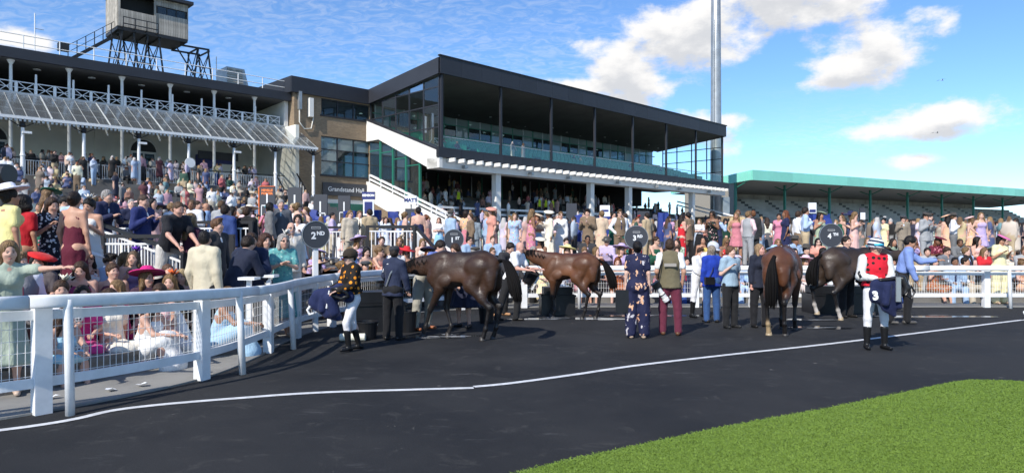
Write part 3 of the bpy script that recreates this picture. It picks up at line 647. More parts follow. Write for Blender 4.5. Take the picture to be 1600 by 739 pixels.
# ------------------------------------------------------------------ old grandstand
og = tag(empty('old_grandstand', ORG, A45), 'old cream grandstand with white iron columns, glass canopy and upper balcony', 'grandstand')
DECK, FV, RV, WV = 5.48, 7.1, 10.5, 15.0; UL, UR = -36.0, -7.35
mb = MB()
for k in range(OLD_N): mb.box(UL, UR, OLD_V0 + k * OLD_TREAD, OLD_V0 + (k + 1) * OLD_TREAD + .001, PLAT - .1, PLAT + OLD_RISE * (k + 1))
mb.build('standing_steps', terrace_m, og)
box_part('deck', terrace_m, og, UL, UR, OLD_V0 + OLD_N * OLD_TREAD + .002, WV + .2, PLAT, DECK)
box_part('end_wall', cream_wall, og, UR - .15, UR + .15, 8.4, 22, PLAT, 10.6); box_part('end_wall', white_wall, og, UR - .15, UR + .15, 10.2, 22, 10.6, 12.7)
# back wall with arched openings
arch = []
box_part('back_wall', cream_wall, og, UL, UR - .16, WV, WV + .3, DECK, 10.0)
for i, u in enumerate(np.arange(-34.6, -8.5, 9.15)):
    fr = MB(); n = 14; w = .95; zs = 8.3
    pts = [(u - w, DECK)] + [(u - w * math.cos(math.pi * k / n), zs + w * math.sin(math.pi * k / n)) for k in range(n + 1)] + [(u + w, DECK)]
    o = fr.tube([(x, WV - .02, z) for x, z in pts], .09, 6).build('arch_moulding', white_wall, og)
    mb = MB(); mb.prism(pts[1:-1] + [(u + w, zs)], 'y', WV - .06, WV - .03); mb.build('fanlight', black_iron, o)
    box_part('window', G_DARK, og, u - .8, u + .8, WV - .05, WV - .03, DECK + .4, zs - .1)
    for x in (u - .8, u, u + .8): box_part('window_bar', white_paint, og, x - .05, x + .05, WV - .09, WV - .05, DECK + .4, zs - .1)
    box_part('window_bar', white_paint, og, u - .85, u + .85, WV - .09, WV - .05, zs - .15, zs)
    box_part('pilaster', cream_wall, og, u - 3.2, u - 2.8, WV - .1, WV, DECK, 10.0)
box_part('string_course', white_wall, og, UL, UR - .2, WV - .12, WV - .001, 9.45, 9.65)
box_part('lower_ceiling', mat('ceiling_cream', (.4, .39, .35), .9), og, UL, UR - .16, RV - .2, WV, 10.0, 10.25)
box_part('balcony_back', soffit_m, og, UL, UR - .16, 18.5, 18.7, 10.3, 12.7); box_part('balcony_floor', soffit_m, og, UL, UR - .16, RV - .3, 18.6, 10.26, 10.36)
# columns
def column(prof, u, v, m=white_paint, n=12): return MB().lathe(prof, n, (u, v, 0)).build('column', m, og, smooth=False)
rear_prof = [(.16, DECK), (.16, DECK + .5), (.11, DECK + .6), (.10, 9.4), (.16, 9.5), (.16, 9.6), (.10, 9.7), (.09, 12.4), (.2, 12.62), (.24, 12.7)]
front_prof = [(.2, 4.9), (.2, 5.05), (.12, 5.2), (.115, 6.5), (.15, 6.55), (.115, 6.65), (.10, 6.8), (.09, 8.15)]
cb = MB(); cb.box(-.17, .17, -.17, .17, 4.2, 4.92); plinth = cb.mesh('plinth', black_iron)
cp = MB(); cp.lathe([(.1, 8.15), (.16, 8.25), (.12, 8.4), (.26, 8.66)], 8)
for a in (0, math.pi): cp.beam((math.cos(a) * .1, 0, 8.2), (math.cos(a) * .75, 0, 8.6), .05)
cp.beam((0, .1, 8.2), (0, 1.3, 8.95), .06); capm = cp.mesh('bracket', black_iron)
for k in range(9):
    u = -6.7 - 3.05 * k
    c = column(front_prof, u, FV); link('plinth', plinth, c, (u, FV, 0)); link('bracket', capm, c, (u, FV, 0))
    c = column(rear_prof, -9.8 - 3.05 * k, RV)
    MB().beam((-9.8 - 3.05 * k, RV, 9.4), (-9.8 - 3.05 * k, RV + 1.0, 9.95), .06).build('bracket', black_iron, c)
for k in (1, 3, 5, 7):      # round speaker discs and floodlight boxes fixed to columns
    u = -6.7 - 3.05 * (k + .0); mb = MB(); n = 16
    mb.add([(u + .33 * math.cos(2 * math.pi * i / n), y, 6.85 + .33 * math.sin(2 * math.pi * i / n)) for y in (FV - .28, FV - .2) for i in range(n)], [tuple(range(n)), tuple(range(2 * n - 1, n - 1, -1))] + [(i, (i + 1) % n, n + (i + 1) % n, n + i) for i in range(n)])
    if k in (3, 7): mb.build('disc', white_paint, og)
for k in range(2, 9, 2): box_part('lamp_box', white_paint, og, -6.7 - 3.05 * k - .05, -6.7 - 3.05 * k + .4, FV - .28, FV - .12, 7.8, 7.93)
# deck railing of white bars
def bar_railing(u0, u1, v, z, parent, h=1.1, gap=.13, m=white_paint, topm=black_iron):
    n = max(1, round((u1 - u0) / 2.4)); w = (u1 - u0) / n
    for i in range(n):
        a = u0 + i * w; mb = MB(); b_ = a + w - .1
        for x in np.arange(a + .05, b_, gap): mb.box(x - .014, x + .014, v - .014, v + .014, z + .1, z + h - .1)
        mb.box(a, b_, v - .02, v + .02, z + .08, z + .12); mb.box(a, b_, v - .02, v + .02, z + h - .14, z + h - .10); mb.build('railing_panel', m, parent)
        box_part('railing_post', topm, parent, a - .08, a - .02, v - .03, v + .03, z, z + h)
    box_part('railing_top', topm, parent, u0 - .08, u1, v - .035, v + .035, z + h, z + h + .05)
bar_railing(-33.0, -8.2, 8.75, DECK, og)
# canopy of glass on rafters
canopy_paint = mat('canopy_paint', (.50, .51, .49), .6, noise=.15, nscale=2)
ZF, ZR = 8.72, 10.6
can = MB().box(UL, UR + .9, FV - .28, FV - .14, ZF - .12, ZF + .05).build('canopy_beam', white_paint, og)
slope = (ZR - ZF) / (RV - FV)
for i, u in enumerate(np.arange(UL + .2, UR + .9, .61)):
    main = i % 5 == 0
    MB().beam((u, FV - .2, ZF + .04), (u, RV - .2, ZR + .04), .06 if main else .025, .11 if main else .05).build('rafter', canopy_paint, og)
for j in range(4):
    v = FV + (RV - FV) * (.12 + .29 * j); z = ZF + slope * (v - FV) - .06; box_part('purlin', white_paint, og, UL, UR + .9, v - .03, v + .03, z - .04, z + .04)
for i, u in enumerate(np.arange(UL + .2, UR + .3, .61)):
    mb = MB(); mb.add([(u + .03, FV - .2, ZF + .06), (u + .58, FV - .2, ZF + .06), (u + .58, RV - .25, ZR + .05), (u + .03, RV - .25, ZR + .05)], [(0, 1, 2, 3)]); mb.build('canopy_pane', G_CANOPY, og)
for i, u in enumerate(np.arange(UL + 1.7, UR + .5, 1.53)):
    MB().beam((u, FV + .5, ZF - .5), (u, FV + 2.3, ZF + 1.15), .07).build('brace', canopy_paint, og)
mb = MB()
for u in np.arange(UL, UR + .8, .22): mb.box(u, u + .12, FV - .3, FV - .285, ZF - .26, ZF - .1)
tag(mb.build('valance', grey_steel, og), kind='stuff')
# upper balustrade: crossed white panels and short posts
for i, u in enumerate(np.arange(UL + .2, UR - 1.0, 1.0)):
    mb = MB(); z0, z1, v = 10.68, 11.38, RV - .12
    mb.beam((u + .08, v, z0), (u + .92, v, z1), .035); mb.beam((u + .08, v, z1), (u + .92, v, z0), .035); mb.beam((u + .06, v, z0), (u + .06, v, z1), .05); mb.beam((u + .94, v, z0), (u + .94, v, z1), .05)
    mb.beam((u, v, z1), (u + 1, v, z1), .05); mb.beam((u, v, (z0 + z1) / 2), (u + 1, v, (z0 + z1) / 2), .035); mb.build('balustrade_panel', white_paint, og)
    box_part('balustrade_post', white_paint, og, u - .05, u + .05, RV - .2, RV - .1, 10.6, 11.95 if i % 2 == 0 else 11.4)
box_part('gutter', grey_steel, og, UL, UR, RV - .3, RV - .21, 10.5, 10.72)
# roof
box_part('roof_fascia', charcoal, og, UL, UR + .2, RV - .75, RV - .5, 12.66, 13.3)
mb = MB(); mb.add([(UL, RV - .5, 12.68), (UR + .2, RV - .5, 12.68), (UR + .2, 18.6, 12.3), (UL, 18.6, 12.3)], [(3, 2, 1, 0)]); mb.build('roof_soffit', soffit_m, og)
mb = MB(); mb.add([(UL, RV - .5, 13.3), (UR + .2, RV - .5, 13.3), (UR + .2, 22, 13.7), (UL, 22, 13.7)], [(0, 1, 2, 3)]); mb.build('roof_deck', mat('roof_felt', (.10, .11, .10), .95, noise=.3), og)
for k in range(9): MB().lathe([(.22, 0), (.22, .05)], 10, (-11.3 - 3.05 * k, RV + 1.2, 12.52)).build('soffit_light', white_sign, og)
for z in (13.75, 14.25): MB().tube([(UL, RV - .2, z), (UR + .1, RV - .2, z)], .03, 6).build('roof_rail', white_paint, og)
for u in np.arange(UR, UL, -1.9): MB().tube([(u, RV - .2, 13.3), (u, RV - .2, 14.28)], .035, 6).build('roof_rail_post', white_paint, og)
# stair from the deck at the right end
mb = MB()
for k in range(12): mb.box(-9.2, -7.6, 3.0 + k * .42, 3.42 + k * .42, PLAT, PLAT + .38 * (k + 1))
mb.build('stair', concrete, og)
for u in (-9.3, -7.5): MB().beam((u, 2.9, 2.1), (u, 8.2, 6.8), .06, .1).build('stair_handrail', black_iron, og)
for j in range(14):
    v = 3.2 + j * .36; z = 2.15 + (v - 3) * .885; MB().box(-7.52, -7.48, v, v + .04, z - .9, z).build('stair_baluster', white_paint, og)
# kiosk at the back of the deck
ks = tag(empty('kiosk', ORG, A45), 'navy fronted kiosk on the deck of the old stand', 'kiosk'); box_part('body', navy_sign, ks, -12.6, -9.9, WV - 1.2, WV - .15, DECK, 8.4); box_part('fascia', sign_grey, ks, -12.8, -9.7, WV - 1.35, WV - 1.21, 8.0, 8.6); box_part('door', cream_wall, ks, -11.0, -10.1, WV - 1.24, WV - 1.21, DECK, 7.7)
# camera hut on a trestle above the old roof
hut = tag(empty('camera_hut', ORG, A45), 'weathered timber camera hut on black steel trestles above the old roof', 'hut')
HZ0, HZ1 = 16.5, 19.0; hv0, hv1 = 12.0, 14.8; ha, hm_, hb = -18.8, -16.35, -14.2
def boards(u0, u1, v, z0, z1, w=.16):
    n = round((u1 - u0) / w); ww = (u1 - u0) / n
    for i in range(n):
        o = MB().box(0, ww - .012, 0, .05, 0, 1).build('board', wood_m, hut, loc=(u0 + i * ww, v, z0)); o.scale = (1, 1, z1 - z0)
boards(ha, hm_, hv0 - .05, HZ0, 17.7); boards(hm_, hb, hv0, HZ0 - .1, 17.95); boards(hm_, hb, hv0, 18.5, HZ1); boards(ha, ha + .15, hv0 - .05, 17.7, HZ1); boards(hm_ - .15, hm_, hv0 - .05, 17.7, HZ1)
n = 17
for i in range(n):
    w = (hv1 - hv0) / n; MB().box(ha - .05, ha, hv0 + i * w, hv0 + (i + 1) * w - .012, HZ0, HZ1).build('board', wood_m, hut)
box_part('strip_window', G_DARK, hut, hm_ + .1, hb - .1, hv0 + .1, hv0 + .12, 17.95, 18.5); box_part('inside', dark_room, hut, ha + .05, hb - .05, hv0 + 1.0, hv1, HZ0, HZ1)
for u in np.linspace(hm_ + .1, hb - .1, 4): box_part('window_bar', black_iron, hut, u - .03, u + .03, hv0 + .05, hv0 + .09, 17.95, 18.5)
box_part('hut_floor', black_iron, hut, ha - .05, hb, hv0 - .04, hv1, HZ0 - .25, HZ0 - .02); box_part('hut_roof', charcoal, hut, ha - .2, hb + .3, hv0 - .4, hv1 + .2, HZ1, HZ1 + .22); box_part('right_wall', wood_m, hut, hb + .001, hb + .05, hv0, hv1, HZ0 - .1, HZ1)
mb = MB(); mb.beam((ha + .2, hv0 - .5, HZ0 + .1), (hm_, hv0 - .5, HZ0 + .1), .06); mb.beam((ha + .2, hv0 - .5, HZ0 + .55), (hm_, hv0 - .5, HZ0 + .55), .05)
for u in np.linspace(ha + .2, hm_, 4): mb.beam((u, hv0 - .5, HZ0 - .1), (u, hv0 - .5, HZ0 + .55), .05); mb.beam((u, hv0 - .5, HZ0 - .1), (u, hv0, HZ0 - .1), .06)
mb.build('front_rail', black_iron, hut)
def trestle(u0, u1, v0, v1, z0, z1, name='trestle'):
    mb = MB()
    for v in (v0, v1):
        mb.beam((u0 - .25, v, z0), (u0 + .1, v, z1), .1); mb.beam((u1 + .25, v, z0), (u1 - .1, v, z1), .1); mb.beam((u0, v, z0 + .3), (u1, v, z1 - .2), .05); mb.beam((u0 - .1, v, (z0 + z1) / 2), (u1 + .1, v, (z0 + z1) / 2), .05)
    for u in (u0, u1): mb.beam((u, v0, z0 + .3), (u, v1, z1 - .2), .05); mb.beam((u, v1, z0 + .3), (u, v0, z1 - .2), .05); mb.beam((u, v0, z1 - .1), (u, v1, z1 - .1), .1)
    return mb.build(name, black_iron, hut)
trestle(ha + .2, ha + 1.1, hv0 + .1, hv1 - .3, 13.35, HZ0 - .2); trestle(hm_ - .6, hm_ + .3, hv0 + .1, hv1 - .3, 13.35, HZ0 - .2); trestle(-13.3, -12.4, hv0 + .6, hv1 - .3, 13.35, 16.2)
mb = MB(); mb.beam((hb - .3, hv0 + .6, HZ0 - .35), (-12.4, hv0 + .6, 16.2), .12); mb.beam((hb - .3, hv1 - .3, HZ0 - .35), (-12.4, hv1 - .3, 16.2), .12); mb.beam((hb - .6, hv0 + .6, HZ0 - .5), (-13.2, hv0 + .6, 13.6), .08); mb.build('gantry', black_iron, hut)
mb = MB(); mb.beam((ha + .3, hv0 + 1, HZ0 - .3), (-21.6, hv0 + 1, 13.7), .1, .22)
for t in np.linspace(0, 1, 7):
    p = Vector((ha + .3, hv0 + .7, HZ0 - .3)).lerp(Vector((-21.6, hv0 + .7, 13.7)), t); mb.beam(p, p + Vector((0, 0, 1.0)), .05)
for dz in (.55, 1.0): mb.beam((ha + .3, hv0 + .7, HZ0 - .3 + dz), (-21.6, hv0 + .7, 13.7 + dz), .035)
mb.build('stair', black_iron, hut); MB().box(-22.4, -21.8, hv0 - .6, hv0 - .2, 14.0, 14.5).build('lamp_head', black_iron, hut)
for u, h_, lab in ((-23.4, 3.2, 'thin white aerial mast on the roof left of the timber hut'), (-11.7, 2.6, 'thin white aerial mast on the roof right of the timber hut')):
    a = tag(empty('aerial', ORG, A45), lab, 'aerial'); MB().tube([(u, 13, 13.3), (u, 13, 13.3 + h_)], .035, 6).build('mast', white_paint, a); MB().tube([(u, 13, 12.3 + h_), (u + .5, 13, 12.3 + h_)], .02, 5).build('arm', grey_steel, a)
vt = tag(empty('roof_vent', ORG, A45), 'grey louvred box on the old stand roof beside the brick block', 'vent')
mb = MB(); mb.prism([(-10.9, 13.4), (-9.0, 13.4), (-9.5, 15.3), (-10.9, 15.3)], 'y', 13, 15); mb.build('housing', grey_steel, vt)
for i in range(9): MB().box(-10.85, -9.7 + .05 * (9 - i) * .3, 12.93, 13.0, 13.55 + i * .19, 13.66 + i * .19).build('louvre', wood_m, vt)

# ------------------------------------------------------------------ green roofed stand on the right
GA = math.atan2(.48, .878); Q = (32.5, 91.9, 0)
gr = tag(empty('green_grandstand', Q, GA), 'long open concrete terrace stand under a sea green roof', 'grandstand')
GL = 92.0
fz0, fz1 = 9.85, 11.22
roofg = MB().add([(0, 0, fz1 - .05), (GL, 0, fz1 - .05), (GL, 16, fz1 - 1.4), (0, 16, fz1 - 1.4)], [(0, 1, 2, 3)]).build('roof', green_fascia, gr)
mb = MB(); mb.add([(0, .1, fz0 + .1), (GL, .1, fz0 + .1), (GL, 16, fz0 - 1.0), (0, 16, fz0 - 1.0)], [(3, 2, 1, 0)]); mb.build('soffit', mat('green_stand_soffit', (.32, .32, .30), .9), roofg)
for i in range(23): box_part('fascia_panel', green_fascia, roofg, i * 4.0, i * 4.0 + 3.985, -.12, 0, fz0, fz1)
mb = MB()
for i in range(30): mb.box(-.12 - (.03 if i % 2 else 0), 0, i * .53, i * .53 + .53, fz0 - .06 * i * .53, fz1 - .05 - .084 * i * .53)
mb.build('side_fascia', green_fascia, roofg)
for k in range(11):
    u = .1 + 10.03 * k; o = box_part('post', green_m if k else green_m, gr, u - .14, u + .14, 2.85, 3.13, PLAT, fz0)
    for sgn in (1, -1): MB().beam((u, 3.0, fz0 - .9), (u, 3.0 + sgn * 2.2, fz0 - .05), .12).build('strut', green_m, o)
stone = mat('stand_concrete', (.52, .50, .45), .95, noise=.25, nscale=.5)
for k in range(13): box_part('seat_step', stone, gr, .3, GL, 3.6 + k * .7, 4.3 + k * .7 + .001, PLAT, 3.2 + k * .42)
for i in range(15):
    u = 4 + i * 6.2; mb = MB()
    for k in range(1, 13): mb.box(u, u + .8, 3.56 + k * .7, 3.6 + k * .7, 3.2 + (k - 1) * .42 + .02, 3.2 + k * .42 - .02); 
    mb.build('gangway', black_m, gr)
rear = mat('stand_rear', (.40, .37, .32), .95, noise=.35, nscale=.4)
for i in range(22): box_part('rear_panel', rear, gr, .3 + i * 3.6, .3 + i * 3.6 + 3.5, 12.7, 12.9, 2.7, 10.6)
box_part('parapet', stone, gr, .2, GL, 3.3, 3.6, PLAT, 3.5); box_part('left_wall', mat('stand_side', (.33, .31, .27), .9, noise=.2), gr, 0, .25, 3.2, 12.95, PLAT, 9.6)

# floodlight mast
pole = tag(empty('floodlight_mast', (26.15, 87, 0)), 'tall grey steel floodlight mast behind the end of the main stand', 'mast')
mb = MB(); mb.lathe([(.72, PLAT), (.70, 12), (.62, 26), (.5, 46)], 16); mb.build('shaft', grey_steel, pole, smooth=True)
MB().box(.75, 1.6, -.5, .4, PLAT, 7.2).build('cabinet', grey_steel, pole); MB().tube([(-.5, -.72, PLAT), (-.45, -.66, 30)], .06, 6).build('conduit', grey_steel, pole)
MB().lathe([(1.1, PLAT), (1.1, PLAT + .12)], 16).build('base_plate', concrete, pole)
# ------------------------------------------------------------------ smooth solids (distance fields meshed by surface nets)
def V3(*a): return np.array(a, float)
def unit(v): v = np.asarray(v, float); return v / (np.linalg.norm(v) + 1e-9)
def C(a, b, ra, rb, k=.03, flat=None, fs=1.0, col=None, sub=False):      # round cone, optionally flattened along an axis
    return dict(t='c', a=np.asarray(a, float), b=np.asarray(b, float), ra=ra, rb=rb, k=k, flat=None if flat is None else unit(flat), fs=fs, col=col, sub=sub)
def E(c, r, k=.03, M=None, col=None, sub=False):
    return dict(t='e', c=np.asarray(c, float), r=np.asarray(r, float) if np.ndim(r) else V3(r, r, r), k=k, M=M, col=col, sub=sub)
def S(a, b, ra, rb, k=.02, fs=.8, folds=9, amp=.02, ph=0.0, flat=(0, 1, 0)):   # skirt with folds
    return dict(t='s', a=np.asarray(a, float), b=np.asarray(b, float), ra=ra, rb=rb, k=k, fs=fs, folds=folds, amp=amp, ph=ph, flat=unit(flat), col=None, sub=False)
def pdist(p, q):
    if q['t'] == 'e':
        d = p - q['c']
        if q['M'] is not None: d = d @ q['M']
        r = q['r']; k0 = np.sqrt(((d / r) ** 2).sum(-1)); k1 = np.sqrt(((d / (r * r)) ** 2).sum(-1)) + 1e-9
        return k0 * (k0 - 1.0) / k1
    a, b = q['a'], q['b']; ab = b - a; L2 = ab @ ab + 1e-12; d = p - a
    t = np.clip((d @ ab) / L2, 0, 1); e = d - t[..., None] * ab
    if q['flat'] is not None and q['fs'] != 1.0: e = e + ((1 / q['fs'] - 1) * (e @ q['flat']))[..., None] * q['flat']
    r = q['ra'] + (q['rb'] - q['ra']) * t
    if q['t'] == 's':
        n = q['flat']; ax = unit(ab); sd = np.cross(ax, n); th = np.arctan2(e @ n, e @ sd)
        r = r + q['amp'] * t * (np.sin(q['folds'] * th + q['ph']) + .5 * np.sin((q['folds'] * 2 + 1) * th + 2 * q['ph']))
        over = np.maximum(np.abs((d @ ab) / L2 - .5) - .5, 0) * math.sqrt(L2)
        e2 = e - 0; rad = np.sqrt((e2 ** 2).sum(-1)); hor = e - np.outer((e @ ax).ravel(), ax).reshape(e.shape); rad = np.sqrt((hor ** 2).sum(-1))
        return np.maximum((rad - r) * .8, over - .012)
    dd = np.sqrt((e ** 2).sum(-1)) - r
    return dd * (q['fs'] if q['fs'] < 1 else 1) if q['flat'] is not None else dd
def pbox(q):
    if q['t'] == 'e': m = float(q['r'].max()); return q['c'] - m, q['c'] + m
    m = max(q['ra'], q['rb']) * max(1, q.get('fs', 1)) + q.get('amp', 0) * 2
    return np.minimum(q['a'], q['b']) - m, np.maximum(q['a'], q['b']) + m
CORN = [(i, j, k) for i in (0, 1) for j in (0, 1) for k in (0, 1)]
EDGES = [(a, b) for a in range(8) for b in range(a + 1, 8) if sum(abs(CORN[a][i] - CORN[b][i]) for i in range(3)) == 1]
def sdf_mesh(prims, h=.02, clip=None):
    add = [q for q in prims if not q['sub']]
    lo = np.min([pbox(q)[0] for q in add], 0) - 3 * h; hi = np.max([pbox(q)[1] for q in add], 0) + 3 * h
    n = np.ceil((hi - lo) / h).astype(int) + 1; Fd = np.full(n, .25, np.float64)
    for q in add + [q for q in prims if q['sub']]:
        a, b = pbox(q); mg = q['k'] + 3 * h
        i0 = np.maximum(((a - mg - lo) / h).astype(int), 0); i1 = np.minimum(((b + mg - lo) / h).astype(int) + 2, n)
        if (i1 <= i0).any(): continue
        ax = [lo[i] + h * np.arange(i0[i], i1[i]) for i in range(3)]
        P = np.stack(np.meshgrid(*ax, indexing='ij'), -1); d = pdist(P, q)
        sl = tuple(slice(i0[i], i1[i]) for i in range(3)); f = Fd[sl]; k = q['k']
        if q['sub']: Fd[sl] = np.maximum(f, -d)
        else:
            t = np.maximum(k - np.abs(f - d), 0) / k; Fd[sl] = np.minimum(f, d) - t * t * k * .25
    if clip is not None: Fd = clip(Fd, lo, h, n)
    c = [Fd[i:n[0] - 1 + i, j:n[1] - 1 + j, k:n[2] - 1 + k] for i, j, k in CORN]
    neg = [x < 0 for x in c]; cnt = sum(x.astype(np.int8) for x in neg); mask = (cnt > 0) & (cnt < 8)
    idx = np.full(mask.shape, -1, np.int64); nv = int(mask.sum()); idx[mask] = np.arange(nv)
    cm = [x[mask] for x in c]; acc = np.zeros((nv, 3)); w = np.zeros(nv)
    for a, b in EDGES:
        f0, f1 = cm[a], cm[b]; m = (f0 < 0) != (f1 < 0); t = np.where(m, f0 / (f0 - f1 + 1e-12), 0)
        pa, pb = np.array(CORN[a], float), np.array(CORN[b], float); acc += np.where(m[:, None], pa + (pb - pa) * t[:, None], 0); w += m
    cell = np.argwhere(mask); Vt = lo + h * (cell + acc / np.maximum(w, 1)[:, None])
    faces = []
    for ax in range(3):
        o = [i for i in range(3) if i != ax]; s0 = [slice(1, -1)] * 3; s0[ax] = slice(0, n[ax] - 1); s1 = list(s0); s1[ax] = slice(1, n[ax])
        A, B = Fd[tuple(s0)] < 0, Fd[tuple(s1)] < 0; cr = np.argwhere(A != B)
        if not len(cr): continue
        pos = cr.copy(); pos[:, o[0]] += 1; pos[:, o[1]] += 1; sgn = A[tuple(cr.T)]
        q = []
        for di, dj in ((-1, -1), (0, -1), (0, 0), (-1, 0)):
            pp = pos.copy(); pp[:, o[0]] += di; pp[:, o[1]] += dj; q.append(idx[tuple(pp.T)])
        q = np.stack(q, 1); ok = (q >= 0).all(1); q, sgn = q[ok], sgn[ok]
        flip = sgn if ax != 1 else ~sgn
        q[~flip] = q[~flip][:, ::-1]; faces.append(q)
    Fc = np.concatenate(faces) if faces else np.zeros((0, 4), int)
    return Vt, Fc
def vert_colors(Vt, prims, sharp=.03):
    W_ = np.zeros(len(Vt)); Cc = np.zeros((len(Vt), 3))
    for q in prims:
        if q['sub'] or q['col'] is None: continue
        d = np.maximum(pdist(Vt, q), 0); w = np.exp(-d / sharp * 2.5) + 1e-9
        col = np.array(q['col'], float)
        if col.ndim == 2:
            ab = q['b'] - q['a']; t = np.clip(((Vt - q['a']) @ ab) / (ab @ ab), 0, 1)[:, None]; col = col[0] * (1 - t) + col[1] * t
        Cc += w[:, None] * col; W_ += w
    return Cc / W_[:, None]
def np_mesh(name, Vt, Fc, mats, mi=None, extra=None, colors=None, smooth=True):
    """numpy quads plus extra (verts, faces, material) bits, smooth shaded"""
    me = bpy.data.meshes.new(name); nv, nf = len(Vt), len(Fc)
    loops = Fc.ravel(); ls = np.arange(nf) * 4; mi_ = np.zeros(nf, int) if mi is None else mi
    if extra:
        vs, ls2, lp, m2 = [Vt], [ls], [loops], [mi_]; base = nv; lc = len(loops)
        for v, f, m in extra:
            vs.append(np.array(v, float)); 
            for q in f: lp.append(np.array(q) + base); ls2.append([lc]); lc += len(q)
            m2.append([m] * len(f)); base += len(v)
        Vt = np.concatenate(vs); loops = np.concatenate(lp); ls = np.concatenate(ls2); mi_ = np.concatenate(m2)
    me.vertices.add(len(Vt)); me.vertices.foreach_set('co', np.ascontiguousarray(Vt, float).ravel()); me.loops.add(len(loops)); me.loops.foreach_set('vertex_index', loops.astype(np.int32))
    me.polygons.add(len(ls)); me.polygons.foreach_set('loop_start', ls.astype(np.int32)); 
    for m in mats: me.materials.append(m)
    me.polygons.foreach_set('material_index', mi_.astype(np.int32)); me.polygons.foreach_set('use_smooth', np.full(len(ls), smooth)); me.update(calc_edges=True); me.validate()
    if colors is not None:
        at = me.color_attributes.new('coat_colour', 'FLOAT_COLOR', 'POINT'); cc = np.ones((len(Vt), 4)); cc[:nv, :3] = colors
        if len(Vt) > nv: cc[nv:, :3] = .01
        at.data.foreach_set('color', cc.ravel())
    return me
WR = np.random.RandomState(3).randn(14, 3) * np.array([26, 26, 13.0]); WP = np.random.RandomState(4).rand(14) * 6.28
def wrinkle(Vt): return np.sin(Vt @ WR.T + WP + 1.3 * np.sin(Vt @ WR[::-1].T * .5)).sum(1) / 5.0
def sdf_obj_mesh(name, prims, h, mats, **kw):
    Vt, Fc = sdf_mesh(prims, h); me = np_mesh(name, Vt, Fc, mats, **kw)
    if mats[0].name.endswith('cloth') and len(Vt):
        n = np.empty(len(me.vertices) * 3); me.vertices.foreach_get('normal', n); co = np.empty(len(me.vertices) * 3); me.vertices.foreach_get('co', co)
        co = co.reshape(-1, 3) + n.reshape(-1, 3) * (.0015 + .0065 * np.clip(wrinkle(co.reshape(-1, 3)), -.2, 1))[:, None]; me.vertices.foreach_set('co', co.ravel()); me.update()
    return me

# ------------------------------------------------------------------ people
OCT = ([(1, 0, 0), (-1, 0, 0), (0, 1, 0), (0, -1, 0), (0, 0, 1), (0, 0, -1)], [(0, 2, 4), (2, 1, 4), (1, 3, 4), (3, 0, 4), (2, 0, 5), (1, 2, 5), (3, 1, 5), (0, 3, 5)])
def rotz(a): c, s = math.cos(a), math.sin(a); return np.array([[c, -s, 0], [s, c, 0], [0, 0, 1.0]])
def rotx(a): c, s = math.cos(a), math.sin(a); return np.array([[1.0, 0, 0], [0, c, -s], [0, s, c]])
def roty(a): c, s = math.cos(a), math.sin(a); return np.array([[c, 0, s], [0, 1.0, 0], [-s, 0, c]])
